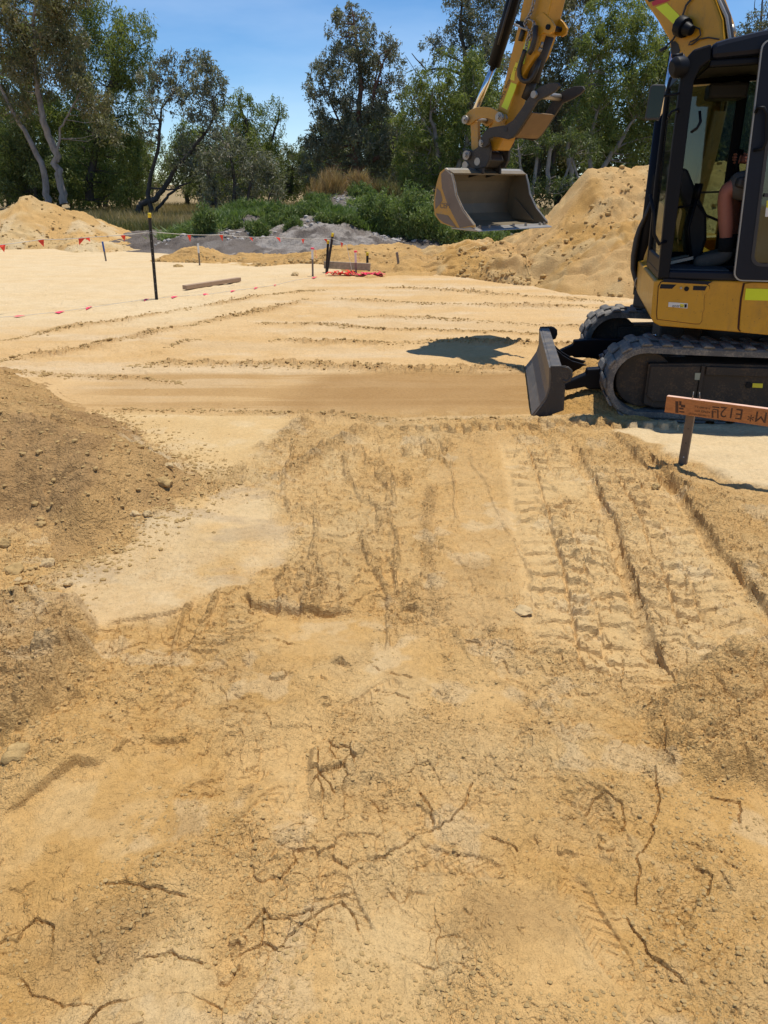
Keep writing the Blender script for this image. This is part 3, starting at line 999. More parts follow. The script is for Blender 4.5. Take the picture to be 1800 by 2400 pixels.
vs_ = np.arange(2480, 560, -2.25)
ys_ = np.array([G(900, v)[1] for v in vs_])
ys_ = np.concatenate([[-60, -25, -12, -6, -3, -1.4, -.4, .2, .6, .85], ys_[ys_ > .95], np.linspace(ys_[-1] * 1.03, 60, 46), [66, 75, 90, 115, 150, 210, 300, 450, 700, 1100]])
tt = np.linspace(-1.08, 1.08, 790)
ext = np.array([.04, .10, .2, .35, .6, 1, 1.6, 2.6, 4.5, 8, 14, 25, 45, 90, 200, 500, 1000])
wy = np.where(ys_ > .9, .5 * np.maximum(ys_, .9) / np.maximum(CP + ((CP * CAM_H / np.maximum(ys_, .9) * -1 + SP) / (SP * CAM_H / np.maximum(ys_, .9) + CP)) * SP, .1), 0)
# half width of the view at each row
half = np.empty(len(ys_))
for i, yy in enumerate(ys_):
    y_ = max(yy, 1.0)
    up = (y_ * SP - CAM_H * CP) / (y_ * CP + CAM_H * SP)
    half[i] = .5 * y_ / (CP + up * SP)
XX = np.empty((len(ys_), len(tt) + 2 * len(ext)))
for i in range(len(ys_)):
    w_ = half[i]
    XX[i] = np.concatenate([-(w_ * 1.08 + ext[::-1]), tt * w_, w_ * 1.08 + ext])
YY = np.repeat(ys_[:, None], XX.shape[1], 1)
HH, CC = terrain(XX, YY)
nr, nc = XX.shape
V = np.stack([XX, YY, HH], -1).reshape(-1, 3)
idx = np.arange(nr * nc).reshape(nr, nc)
F = np.stack([idx[:-1, :-1], idx[:-1, 1:], idx[1:, 1:], idx[1:, :-1]], -1).reshape(-1, 4)
gm = np_mesh('ground', V, F, M['sand'], CC.reshape(-1, 3), False)
_at = gm.color_attributes.new('Rough', 'FLOAT_COLOR', 'POINT'); _c = np.ones((len(V), 4), np.float32); _c[:, :3] = terrain.rough.reshape(-1, 3); _at.data.foreach_set('color', _c.ravel())
gm.color_attributes.active_color_index = 0
go = bpy.data.objects.new('ground', gm); COL.objects.link(go)
go['kind'] = 'structure'


def hz(x, y):
    i = int(min(max(np.searchsorted(ys_, y), 1), nr - 1)); i = i if ys_[i] - y < y - ys_[i - 1] else i - 1
    j = int(min(max(np.searchsorted(XX[i], x), 1), nc - 1)); f = (x - XX[i, j - 1]) / (XX[i, j] - XX[i, j - 1])
    return float(HH[i, j - 1] * (1 - f) + HH[i, j] * f)


# ------------------------------------------------------------------ heaps
PILES = {}


def make_pile(name, label, crest, yc, toe, back, res, colf, hfn, mat, seed, kind=None, cat='heap', group=None, prof=1.0, resy=None, slump=0):
    Y_ = lambda q: q.ravel()
    """heap with crest line (pixels seen against what is behind) at distance yc and toe line on the ground"""
    cw = sorted([tuple(YP(u, v, yc)[[0, 2]]) for u, v in crest])
    tw = sorted([tuple(G(u, v)[:2]) for u, v in toe])
    x0, x1 = cw[0][0], cw[-1][0]
    nx = int((x1 - x0) / res); xs = np.linspace(x0, x1, nx)
    cz = np.interp(xs, [p[0] for p in cw], [p[1] for p in cw])
    ty = np.interp(xs, [p[0] for p in tw], [p[1] for p in tw])
    ny = int((yc + back - ty.min()) / (resy or res))
    sv = np.linspace(0, 1, ny)
    f = (yc - ty.mean()) / (yc + back - ty.mean())
    X = np.repeat(xs[None, :], ny, 0)
    front = ty[None, :] + (yc - ty[None, :]) * np.clip(sv / f, 0, 1)[:, None]
    Yv = np.where((sv <= f)[:, None], front, yc + back * ((sv - f) / (1 - f))[:, None])
    t = np.where((sv <= f)[:, None], np.clip(sv / f, 0, 1)[:, None] + 0 * X, 1 - ((sv - f) / (1 - f))[:, None] + 0 * X)
    pr = t ** prof
    pr = pr * (1 - .10 * np.sin(t * math.pi))
    Z = cz[None, :] * pr
    ed = np.clip(np.minimum(X - x0, x1 - X) / (res * 6), 0, 1)
    Z = Z + hfn(X, Yv, t) * np.clip(t * 5, 0, 1) * ed * np.clip(1.6 - t, .55, 1)
    if slump:
        f1, f2, rr = worley(X.ravel() / .75 + fbm(X.ravel(), Y_(Yv), 3, 7) * 1.5, Y_(Yv) / .55, seed + 70)
        pl = (sstep(.0, .22, f2 - f1) * (rr - .35)).reshape(X.shape)
        Z = Z + pl * slump * np.clip(t * 4, 0, 1) * np.clip(1.25 - t, 0, 1) * ed
    Z = Z - .05 * (1 - np.clip(t * 12, 0, 1)) - .04 * (1 - ed)
    Z = np.maximum(Z, -.08)
    C = colf(X, Yv, t)
    V = np.stack([X, Yv, Z], -1).reshape(-1, 3)
    o3 = np.array([float(xs.mean()), float(ty.mean()), 0.0])
    idx = np.arange(ny * nx).reshape(ny, nx)
    F = np.stack([idx[:-1, :-1], idx[:-1, 1:], idx[1:, 1:], idx[1:, :-1]], -1).reshape(-1, 4)
    me = np_mesh(name, V - o3, F, mat, C.reshape(-1, 3))
    o = bpy.data.objects.new(name, me); COL.objects.link(o); o.location = o3
    tag(o, label, cat, group, kind)
    PILES.setdefault(name, []).append((X, Yv, Z))
    return o


def rocky(sc, amp, cell, seed, camp=.8):
    def f(X, Y, t):
        x, y = X.ravel(), Y.ravel()
        h = (fbm(x * sc, y * sc, 5, seed, .58) - .5) * amp * 2
        tr = fbm(x * sc * 1.4, y * sc * 1.4, 4, seed + 3) * 6
        fl = np.floor(tr); h += (fl + sstep(.75, 1, tr - fl) - tr) * amp * .40
        xx = x + (fbm(x * 6, y * 6, 2, 3) - .5) * cell
        m = sstep(.40, .58, fbm(x * sc * .8, y * sc * .8, 3, seed + 6))
        h += (clodf(xx, y, cell * .8, .45, seed + 1, k=3.0) * camp * .38 + clodf(xx, y, cell * .36, .7, seed + 2, k=3.0) * camp) * (.15 + .75 * m)
        return h.reshape(X.shape)
    return f


def colmix(A, B, Cc, sc, seed):
    def f(X, Y, t):
        x, y = X.ravel(), Y.ravel()
        a = sstep(.40, .60, fbm(x * sc, y * sc, 4, seed))[:, None]; b = sstep(.5, .66, fbm(x * sc * 2.2, y * sc * 2.2, 4, seed + 4))[:, None]
        c = A + (B - A) * a; c = c + (Cc - c) * b * .7
        return c.reshape(X.shape + (3,))
    return f


SILR = [(960, 636), (1010, 622), (1060, 602), (1100, 590), (1117, 579), (1180, 566), (1203, 575), (1219, 566), (1250, 541), (1280, 508), (1302, 483), (1330, 453), (1366, 414), (1377, 400), (1397, 389), (1422, 385),
        (1472, 386), (1488, 383), (1524, 375), (1600, 372), (1680, 375), (1760, 385), (1850, 410), (1950, 450), (2100, 540)]
make_pile('sand_pile', 'tall orange sand pile rising behind the excavator and bucket', SILR, 16.0,
          [(960, 640), (1060, 648), (1100, 652), (1239, 672), (1336, 690), (1502, 700), (1700, 705), (2100, 700)], 4.5, .036,
          colmix(MID * 1.0 + .02, ORA * 1.0, PAL, .8, 201), rocky(.75, .24, .14, 202, 1.0), M['pile_sand'], 1, cat='sand pile', prof=.82, slump=.26)
SILL = [(-200, 560), (-110, 530), (-50, 505), (0, 492), (22, 483), (43, 469), (45, 458), (69, 454), (80, 460), (94, 470), (127, 476), (155, 487), (195, 493), (217, 505), (239, 523), (268, 543),
        (289, 552), (325, 550), (347, 559), (365, 574), (387, 592)]
make_pile('sand_pile', 'pale yellow sand pile at the left edge in front of the gum trees', SILL, 23.5,
          [(-200, 588), (0, 586), (127, 583), (217, 606), (253, 614), (311, 606), (387, 595)], 3.5, .05,
          colmix(PAL, MID * 1.02, WHT, .7, 211), rocky(.8, .16, .16, 212, .8), M['pile_sand'], 2, cat='sand pile', prof=.9)
SILB = [(340, 613), (380, 600), (416, 588), (452, 581), (495, 592), (524, 604), (600, 602), (655, 594), (700, 592), (753, 587), (789, 577), (843, 573), (898, 577), (934, 572), (963, 577), (988, 586),
        (1035, 594), (1079, 588), (1120, 586), (1180, 590)]
make_pile('sand_bank', 'low cloddy sand bank running across behind the survey pegs', SILB, 18.2,
          [(340, 614), (380, 614), (500, 618), (600, 626), (700, 618), (753, 620), (862, 655), (934, 645), (1006, 650), (1100, 650), (1180, 650)], 1.4, .03,
          colmix(ORA * .5 + MID * .5, MID, BRN, .9, 221), rocky(1.6, .12, .12, 222, 1.1), M['pile_sand'], 3, cat='sand bank', prof=.8, slump=.14)

DARKSOIL = np.array([.105, .088, .075]); GSOIL = np.array([.20, .17, .145]); PSOIL = np.array([.38, .34, .30])
make_pile('soil_mound', 'grey topsoil mound left of the weeds, below the forked tree', [(270, 560), (293, 542), (311, 539), (398, 535), (463, 522), (495, 505), (535, 487), (572, 481), (619, 480), (650, 490), (700, 510), (770, 555)],
          25.5, [(270, 590), (400, 598), (770, 598)], 3, .07, colmix(GSOIL, DARKSOIL * 1.4, PSOIL * .7, .9, 231), rocky(.9, .2, .22, 232, 1.0), M['grey_soil'], 4, cat='soil mound', prof=.75)
make_pile('soil_mound', 'high dark grey topsoil mound topped with brown dry grass', [(630, 540), (665, 500), (692, 481), (724, 459), (765, 440), (800, 434), (840, 440), (880, 452), (920, 462), (970, 466), (1024, 476), (1100, 506), (1180, 530), (1270, 560)],
          27.5, [(630, 590), (900, 590), (1270, 590)], 3, .07, colmix(GSOIL * .9, DARKSOIL, PSOIL * .8, .9, 241), rocky(.9, .22, .22, 242, 1.0), M['grey_soil'], 5, cat='soil mound', prof=.75)
make_pile('soil_mound', 'low topsoil mound strewn with white debris behind the sand bank', [(480, 588), (560, 560), (640, 530), (700, 505), (760, 490), (820, 498), (880, 525), (930, 548), (1000, 568), (1120, 585)],
          23.0, [(480, 600), (800, 604), (1120, 600)], 2.2, .05, colmix(GSOIL * 1.1, PSOIL * .95, DARKSOIL, 1.5, 251), rocky(1.2, .2, .16, 252, 1.2), M['grey_soil'], 6, cat='soil mound', prof=.7)

# near spoil heap on the left: dome with its own fine grid
def spoil_heap():
    prof_px = [(0, 893), (60, 905), (140, 928), (230, 960), (300, 1000), (400, 1055), (470, 1090), (540, 1120)]
    toe = gp([(462, 1122), (455, 1155), (420, 1190), (350, 1230), (250, 1290), (130, 1300), (60, 1260), (0, 1240), (-200, 1240), (-520, 1250)])
    # far boundary seen over the crest; build radial height: crest from sight lines at assumed depth line
    xs = np.linspace(-5.2, -.95, 430); ys = np.linspace(2.9, 7.6, 400)
    X, Y = np.meshgrid(xs, ys)
    foot = toe + [(-5.6, 4.2), (-5.6, 7.2), (-3.6, 7.3), (-2.7, 6.35), (-2.1, 5.6), (-1.62, 5.0), (-1.36, 4.68), (-1.22, 4.42)]
    sd = poly_sd(X.ravel(), Y.ravel(), foot).reshape(X.shape)
    wob = (fbm(X * 1.6, Y * 1.6, 3, 300) - .5) * .35
    d = np.clip(sd + wob * .5, 0, 9)
    Z = .95 * (1 - np.exp(-d * .62)) * 1.0 * sstep(0, .25, d)
    hf = rocky(2.2, .06, .060, 301, 1.1)
    t = np.clip(d * 4, 0, 1)
    Z = Z + (hf(X, Y, t) + clodf(X, Y, .15, .10, 333, .42) * .8) * np.clip(d * 5, 0, 1) + (d > 0) * .0
    Z = np.where(sd + wob * .5 > -.02, Z + hfield(X, Y), -.12)
    a = sstep(.42, .62, fbm(X * 1.5, Y * 1.5, 4, 305))[..., None]
    c = np.array([.40, .245, .105]) + (MID * 1.0 - np.array([.40, .245, .105])) * a * .5
    w = sstep(.16, .03, np.abs(X + 1.45 + (Y - 4.6) * .75)) * sstep(.42, .55, fbm(X * 5, Y * 5, 3, 307)) * sstep(5.4, 5.0, Y) * sstep(4.2, 4.4, Y)
    c = c + (WHT * .95 - c) * (w * .75)[..., None]
    V = np.stack([X, Y, Z], -1).reshape(-1, 3)
    idx = np.arange(X.size).reshape(X.shape)
    F = np.stack([idx[:-1, :-1], idx[:-1, 1:], idx[1:, 1:], idx[1:, :-1]], -1).reshape(-1, 4)
    zz = V[F][:, :, 2]
    F = F[(zz > -.1).any(1)]
    o3 = np.array([-3, 4.6, 0.])
    me = np_mesh('spoil_heap', V - o3, F, M['pile_sand'], c.reshape(-1, 3))
    o = bpy.data.objects.new('spoil_heap', me); COL.objects.link(o); o.location = o3
    tag(o, 'brown heap of crumbly damp sand at the near left edge', 'spoil heap')
    return X, Y, Z


def hfield(X, Y):
    h, _ = terrain(X, Y, False, False)
    return h


SPX, SPY, SPZ = spoil_heap()

# loose pile pushed up behind the dozer blade
def heap_blade():
    xs = np.linspace(1.15, 2.3, 150); ys = np.linspace(5.30, 7.1, 180)
    X, Y = np.meshgrid(xs, ys)
    fr = [(1.28, 5.50), (1.95, 5.42), (2.2, 5.6), (2.15, 6.6), (1.75, 6.95), (1.62, 6.9), (1.42, 6.4), (1.36, 5.9)]
    sd = poly_sd(X.ravel(), Y.ravel(), fr).reshape(X.shape) + (fbm(X * 5, Y * 5, 3, 350) - .5) * .12
    d = np.clip(sd, 0, 9)
    Z = .27 * (1 - np.exp(-d * 6)) * (.42 + .58 * sstep(5.65, 6.1, Y)) + (rocky(4, .03, .06, 351, 1.0)(X, Y, d)) * np.clip(d * 9, 0, 1)
    Z = np.where(sd > -.02, Z, -.1)
    # hollow under the front of the track
    Z = np.where((X > 1.72) & (Y < 5.75), np.minimum(Z, .05 + .05 * fbm(X * 9, Y * 9, 2, 5)), Z)
    c = colmix(MID, ORA, BRN, 3, 355)(X, Y, d)
    V = np.stack([X, Y, Z], -1).reshape(-1, 3)
    idx = np.arange(X.size).reshape(X.shape)
    F = np.stack([idx[:-1, :-1], idx[:-1, 1:], idx[1:, 1:], idx[1:, :-1]], -1).reshape(-1, 4)
    F = F[(V[F][:, :, 2] > -.08).any(1)]
    o3 = np.array([1.7, 6.0, 0.])
    me = np_mesh('sand_heap', V - o3, F, M['pile_sand'], c.reshape(-1, 3))
    o = bpy.data.objects.new('sand_heap', me); COL.objects.link(o); o.location = o3
    tag(o, 'loose sand heaped between the dozer blade and the near crawler track', 'sand heap')


heap_blade()

# ------------------------------------------------------------------ excavator
exo = UF.w(1.1, -1.0, 0)
EX = empty('excavator', exo, 'yellow mini excavator with black cab, open door and raised wide bucket', 'excavator')


def arc(cx, cy, r, a0, a1, n):
    return [(cx + r * math.cos(math.radians(a0 + (a1 - a0) * i / n)), cy + r * math.sin(math.radians(a0 + (a1 - a0) * i / n))) for i in range(n + 1)]


# --- crawler tracks
R_ = .268
TL = 2.50
CX0, CX1 = -.275 + R_ + .0, -.275 + TL - R_
CZ = .272


def track_loop(r):
    dz = 0
    pts = arc(CX0, CZ, r, 90, 270, 14) + [(CX0 + (CX1 - CX0) * k / 5, CZ - r) for k in range(1, 5)] + arc(CX1, CZ, r, -90, 90, 14) + \
        [(CX1 - (CX1 - CX0) * k / 8, CZ + r - .012 * math.sin(math.pi * k / 8)) for k in range(1, 8)]
    return pts


def loop_param(pts, n):
    P = pts + [pts[0]]
    L = [0]
    for i in range(len(P) - 1):
        L.append(L[-1] + math.dist(P[i], P[i + 1]))
    out = []
    for k in range(n):
        s = L[-1] * k / n
        i = max(j for j in range(len(L)) if L[j] <= s + 1e-9); i = min(i, len(P) - 2)
        t = (s - L[i]) / (L[i + 1] - L[i])
        a = [P[i][q] + (P[i + 1][q] - P[i][q]) * t for q in (0, 1)]
        d = (P[i + 1][0] - P[i][0], P[i + 1][1] - P[i][1]); l = math.hypot(*d)
        out.append((a, (d[0] / l, d[1] / l)))
    return out


lug_me = None
lug_bars = None


def make_lug_mesh():
    b = MB()
    # x along the belt, y across, z outwards
    def blk(y0, y1, w0, w1, h, sk):
        vs = [(-w0, y0, 0), (w0, y0, 0), (w0 + sk, y1, 0), (-w0 + sk, y1, 0), (-w1, y0, h * .92), (w1, y0, h), (w1 * .8 + sk, y1, h), (-w1 * .8 + sk, y1, h)]
        b.add(vs, [(0, 3, 2, 1), (4, 5, 6, 7), (0, 1, 5, 4), (1, 2, 6, 5), (2, 3, 7, 6), (3, 0, 4, 7)])
    blk(-.02, .205, .044, .032, .019, .01)
    me = bpy.data.meshes.new('lug'); me.from_pydata(b.v, [], b.f); me.update()
    bm = bmesh.new(); bm.from_mesh(me)
    bmesh.ops.bevel(bm, geom=[e for e in bm.edges if e.calc_length() > .03], offset=.007, segments=1, affect='EDGES')
    bmesh.ops.recalc_face_normals(bm, faces=bm.faces); bm.to_mesh(me); bm.free()
    me.materials.append(M['rubber'])
    return me


def make_track(n_out, sgn):
    """n_out: frame coordinate of the outer side"""
    inner = n_out - .40
    outp, inp = track_loop(R_), track_loop(R_ - .052)
    b = MB()
    k = len(outp)
    rows = []
    for (loop, nn) in ((outp, n_out - .012), (outp, inner + .012), (inp, inner), (inp, n_out)):
        rows.append([UF.w(a, nn, z) for a, z in loop])
    mid = [UF.w(a, n_out, z) for a, z in track_loop(R_ - .014)]
    mid2 = [UF.w(a, inner, z) for a, z in track_loop(R_ - .014)]
    rows = [rows[0], rows[1], mid2, rows[2], rows[3], mid]
    vs = [p for r in rows for p in r]
    fs = []
    m = len(rows)
    for q in range(m):
        q2 = (q + 1) % m
        for i in range(k):
            j = (i + 1) % k
            fs.append((q * k + i, q * k + j, q2 * k + j, q2 * k + i))
    b.add(vs, fs, False)
    tr = b.build('rubber_track', M['rubber'], EX)
    off = Vector(tr.parent.location)
    nl = 40
    for s_, y_side in ((1, 0), (-1, .5)):
        L = loop_param(outp, nl)
        for i in range(nl):
            (a, z), (dx, dz) = loop_param(outp, nl * 2)[(2 * i + (1 if s_ < 0 else 0)) % (nl * 2)]
            if s_ < 0 and n_out > -1 and z < .1:
                continue
            X = UF.v3(dx, 0, dz); Yv = UF.v3(0, s_, 0); Z = X.cross(Yv)
            nrm = UF.v3(-dz * -1, 0, -dx * 1)          # outward
            cen = Vector(UF.w(a, n_out - .2, z))
            c0 = Vector(UF.w((CX0 + CX1) / 2 if CX0 < a < CX1 else (CX0 if a <= CX0 else CX1), n_out - .2, CZ))
            if Z.dot(cen - c0) < 0:
                Z = -Z
            o = bpy.data.objects.new('lug', lug_me); COL.objects.link(o); o.parent = tr
            Mx = Matrix((X, Yv, Z)).transposed().to_4x4()
            Mx.translation = cen - off
            o.matrix_local = Mx
    # side frame
    f = MB()
    s0, s1 = n_out - .06, n_out - .30
    f.prism(UF, [(.02, .10), (.02, .40), (.40, .415), (2.0, .415), (2.05, .36), (2.05, .14), (1.95, .10), (.10, .075)], s0, s1)
    fo = f.build('track_frame', M['trackplate'], EX, bevel=.008)
    p = MB()
    p.prism(UF, [(.035, .17), (.035, .385), (.38, .395), (.38, .125), (.085, .125)], s0 + .012, s0 + .001)
    p.prism(UF, [(.42, .335), (.42, .395), (1.98, .395), (1.98, .335)], s0 + .022, s0 + .001)
    p.prism(UF, [(.385, .10), (.385, .40), (.41, .40), (.41, .10)], s0 + .02, s0 + .001)
    p.build('cover_plate', M['trackplate'], fo, bevel=.004)
    for q in range(5):
        a = .32 + .4 * q
        r = MB().tube([UF.w(a, s0 - .02, .075), UF.w(a, s1 + .02, .075)], .055, 16)
        r.build('track_roller', M['black_dirty'], EX)
    w = MB().tube([UF.w(CX0 + .02, s0 - .05, CZ), UF.w(CX0 + .02, s1, CZ)], .205, 28)
    w.build('idler_wheel', M['trackplate'], EX, bevel=.01)
    w = MB()
    pts = []
    for i in range(9):
        an = 2 * math.pi * i / 42; rr = .215 if (i // 1) % 2 else .18
        pts.append((CX1 + rr * math.cos(an), CZ + rr * math.sin(an)))
    w.prism(UF, pts, s0 - .08, s1 + .08)
    w.tube([UF.w(CX1, s0 + .02, CZ), UF.w(CX1, s1, CZ)], .12, 24)
    w.build('drive_sprocket', M['black_dirty'], EX)
    return fo, s0


lug_me = make_lug_mesh()
f_near, s0n = make_track(0.0, 1)
make_track(-1.58, -1)
# small labels on the near frame
def quad_uf(px, n, nm, mat, par, th=.002, fr=None):
    fr = fr or UF
    b = MB(); b.prism(fr, fr.poly(px, n), n, n + th); return b.build(nm, mat, par)


quad_uf([(1629, 874), (1647, 874), (1646, 891), (1628, 890)], s0n + .014, 'square_label', simple_mat('dusty_green_label', (.30, .32, .24), .7), f_near)
quad_uf([(1764, 898), (1788, 899), (1787, 909), (1763, 908)], s0n + .004, 'yellow_label', M['tape_yellow'], f_near)
hb = MB().tube([UF.w(*[UF.at(1754, 902, s0n)[0], s0n + .004, UF.at(1754, 902, s0n)[1]]), UF.w(UF.at(1754, 902, s0n)[0], s0n + .012, UF.at(1754, 902, s0n)[1])], .022, 16)
hb.build('grease_port', M['black'], f_near)

# --- centre frame and slew ring
b = MB(); b.box(UF.w(1.0, -.99, .33), (1.3, 1.1, .20), UF.v3(1, 0, 0), UF.v3(0, 1, 0)); b.build('carbody', M['black_dirty'], EX, bevel=.02)
b = MB()
for a_ in (.45, 1.55):
    b.box(UF.w(a_, -.99, .30), (.22, 1.5, .14), UF.v3(1, 0, 0), UF.v3(0, 1, 0))
b.build('axle_beam', M['black_dirty'], EX, bevel=.02)
b = MB().tube([UF.w(1.05, -.97, .42), UF.w(1.05, -.97, .66)], .46, 36); b.build('slew_ring', M['black_dirty'], EX)
b = MB(); b.box(UF.w(.32, -.99, .45), (.20, .30, .26), UF.v3(1, 0, 0), UF.v3(0, 1, 0)); b.build('cylinder_bracket', M['black_dirty'], EX, bevel=.02)

# --- dozer blade
nb = .035
prof = [(-.672, .372), (-.668, .30), (-.665, .22), (-.682, .15), (-.725, .075), (-.775, .004)]
b = MB(); b.strip(UF, prof, nb, nb - 1.66, -.018)
bl = b.build('dozer_blade', M['blade_steel'], EX)
b = MB(); b.strip(UF, [(-.700, .125), (-.735, .075), (-.786, .0)], nb + .004, nb - 1.664, .014); b.build('cutting_edge', M['steel'], bl)
b = MB()
b.prism(UF, [(-.672, .376), (-.60, .376), (-.60, .36), (-.655, .36)], nb, nb - 1.66)
b.prism(UF, [(-.60, .376), (-.60, .24), (-.612, .24), (-.612, .36)], nb - .014, nb - 1.646)
b.prism(UF, [(-.60, .25), (-.60, .236), (-.655, .2), (-.655, .215)], nb - .014, nb - 1.646)
b.build('top_beam', M['blade_steel'], bl)
endp = [(-.684, .385), (-.671, .311), (-.670, .222), (-.690, .135), (-.734, .069), (-.779, .001), (-.70, .001), (-.56, .06), (-.565, .24), (-.575, .263), (-.548, .29), (-.535, .34), (-.548, .375), (-.575, .39)]
for nn in (nb + .001, nb - 1.66 - .015):
    b = MB(); b.prism(UF, endp, nn, nn + .014); e_ = b.build('end_plate', M['black_dirty'], bl, bevel=.003)
    # lifting eye: ring standing behind the plate
    b = MB()
    ring = [UF.w(a, nn + .007, z) for a, z in [(-.60, .375), (-.56, .375), (-.535, .355), (-.53, .32), (-.54, .285), (-.57, .275), (-.585, .29)]]
    b.tube(ring, .012, 8); b.build('lifting_eye', M['black_dirty'], bl)
# push arms and blade linkage
ARMP = UF.poly([(1318, 904), (1340, 892), (1374, 877), (1376, 866), (1438, 862)], -.26) + [(.30, .33), (.30, .17)] + UF.poly([(1438, 912), (1376, 912), (1372, 907), (1326, 916)], -.26)
for nn in (-.26, -1.42):
    b = MB(); b.prism(UF, ARMP, nn - .09, nn)
    b.build('push_arm', M['black'], EX, bevel=.01)
b = MB(); b.prism(UF, [(-.60, .345), (-.52, .28), (-.44, .235), (-.30, .20), (-.16, .215), (-.12, .16), (-.30, .13), (-.60, .12)], -1.05, -1.02); b.prism(UF, [(-.60, .345), (-.52, .28), (-.44, .235), (-.30, .20), (-.16, .215), (-.12, .16), (-.30, .13), (-.60, .12)], -.90, -.87)
b.build('blade_gusset', M['black'], EX, bevel=.004)
cyl_a = UF.w(-.20, -.96, .235); cyl_b = UF.w(.20, -.96, .425); cyl_c = UF.w(.33, -.96, .475)
b = MB().tube([cyl_a, UF.w(-.16, -.96, .254)], .045, 14).tube([UF.w(-.16, -.96, .254), cyl_b], [.062, .062], 8, smooth=False); cb = b.build('blade_cylinder', M['navy'], EX, bevel=.006)
b = MB().tube([cyl_b, cyl_c], .026, 14); b.build('piston_rod', M['chrome'], cb)

# --- upper structure
BODY = HF.poly([(1533, 662), (1529, 700), (1526, 742), (1531, 756), (1547, 765), (1640, 772), (1735, 780), (1800, 783)]) + \
    [(1.2, .64), (1.75, .66), (1.95, .72), (1.98, .95), (1.98, .99), (1.3, .992), (.05, .982), (.012, .975)]
b = MB(); b.prism(HF, BODY, -.012, -1.94); body = b.build('body_shell', M['yellow'], EX, bevel=.03, seg=3)
b = MB(); b.prism(HF, [(.66, .99), (1.98, .99), (2.0, 1.2), (1.95, 1.32), (1.85, 1.36), (.66, 1.36)], -1.06, -1.93); b.build('engine_cover', M['yellow'], EX, bevel=.05, seg=3)
b = MB(); b.prism(HF, [(1.42, .99), (1.98, .99), (2.0, 1.25), (1.95, 1.5), (1.42, 1.55)], -.02, -1.055); b.build('engine_hood', M['yellow'], EX, bevel=.05, seg=3)
b = MB(); b.prism(HF, [(.12, .99), (.66, .99), (.66, 1.20), (.30, 1.18), (.14, 1.12)], -1.56, -1.92); b.build('tank_cover', M['yellow'], EX, bevel=.04, seg=3)
door_px = [(1550, 662), (1558, 660), (1655, 666), (1663, 671), (1663, 678), (1652, 690), (1650, 705), (1650, 726), (1646, 735), (1645, 752), (1640, 759), (1628, 759), (1541, 748), (1540, 735), (1544, 672)]
seam = simple_mat('dark_panel_gap', (.05, .015, .01), .8)
b = MB(); c_ = HF.poly(door_px); cm_ = np.mean(c_, 0)
b.prism(HF, [tuple(cm_ + (np.array(p) - cm_) * np.array([1.022, 1.03])) for p in c_], -.0115, -.0095); b.build('door_seal', seam, body)
b = MB(); b.prism(HF, c_, -.011, -.002)
sd = b.build('side_door', M['yellow'], body, bevel=.003)
b = MB(); b.prism(HF, HF.poly([(1746, 664), (1739, 700), (1735, 740), (1733, 770), (1737, 779), (1800, 785)]) + [(1.9, .66), (1.93, .94), (1.3, .985), (.64, .982)], -.010, .006)
rp = b.build('rear_panel', M['yellow'], body, bevel=.006)
b = MB(); b.prism(HF, HF.poly([(1742, 664), (1735, 700), (1731, 740), (1729, 770), (1733, 777), (1740, 777), (1738, 740), (1743, 700), (1750, 664)]), -.0118, -.0085); b.build('panel_gap', seam, body)
b = MB(); b.prism(HF, HF.poly([(1554, 653), (1670, 660), (1658, 667), (1555, 661)], 0), -.010, .003); b.build('trim_strip', M['navy'], body)
for px in ([(1549, 666), (1585, 667), (1575, 677), (1546, 676)], [(1625, 670), (1657, 671), (1652, 681), (1624, 680)]):
    b = MB(); b.prism(HF, HF.poly(px), -.004, .0005); b.build('trim_inset', M['navy'], sd)
for (u, v, r, mt) in ((1609, 677, .016, 'black'), (1596, 675, .008, 'steel')):
    a, z = HF.at(u, v, 0); b = MB().tube([HF.w(a, -.004, z), HF.w(a, .004, z)], r, 18); b.build('lock', M[mt], sd)
lab = [(1567, 708), (1612, 711), (1611, 723), (1566, 719)]
b = MB(); b.prism(HF, HF.poly(lab), -.004, .0006); lb = b.build('maker_label', M['white'], sd)


def text_obj(name, s, mat, size, origin, X, Y, parent, ext=.0006, sx=1.0, align='LEFT'):
    """flat print: X = reading direction, Y = letter-up direction"""
    cu = bpy.data.curves.new(name, 'FONT'); cu.body = s; cu.size = size; cu.extrude = ext; cu.align_x = align; cu.resolution_u = 2
    tmp = bpy.data.objects.new(name, cu)
    me = bpy.data.meshes.new_from_object(tmp)
    bpy.data.objects.remove(tmp); bpy.data.curves.remove(cu)
    me.materials.clear(); me.materials.append(mat)
    o = bpy.data.objects.new(name, me); COL.objects.link(o)
    X = Vector(X).normalized(); Y = Vector(Y); Y = (Y - X * Y.dot(X)).normalized(); Z = X.cross(Y)
    w = Vector((0, 0, 0)); q = parent
    while q is not None:
        w += q.location; q = q.parent
    Mx = Matrix((X * sx, Y, Z)).transposed().to_4x4(); Mx.translation = Vector(origin) - w
    o.parent = parent; o.matrix_local = Mx
    return o


def hw(u, v, n=0):
    a, z = HF.at(u, v, n); return HF.w(a, n, z)


b = MB(); b.prism(HF, HF.poly([(1594, 712), (1603, 713), (1603, 721), (1594, 720)]), 0, .0012); b.build('label_colour', M['tape_yellow'], lb)
b = MB(); b.prism(HF, HF.poly([(1604, 713), (1610, 713), (1609, 721), (1604, 721)]), 0, .0012); b.build('label_block', M['black'], lb)
text_obj('label_text', 'entrac', M['ink'], .030, hw(1575, 720, .0014), HF.v3(1, 0, 0), (0, 0, 1), lb, .0003)
b = MB(); b.prism(HF, HF.poly([(1748, 676), (1850, 678), (1848, 706), (1745, 703)], .006), .0062, .0085); b.build('reflective_strip', M['reflect'], rp, bevel=.001)

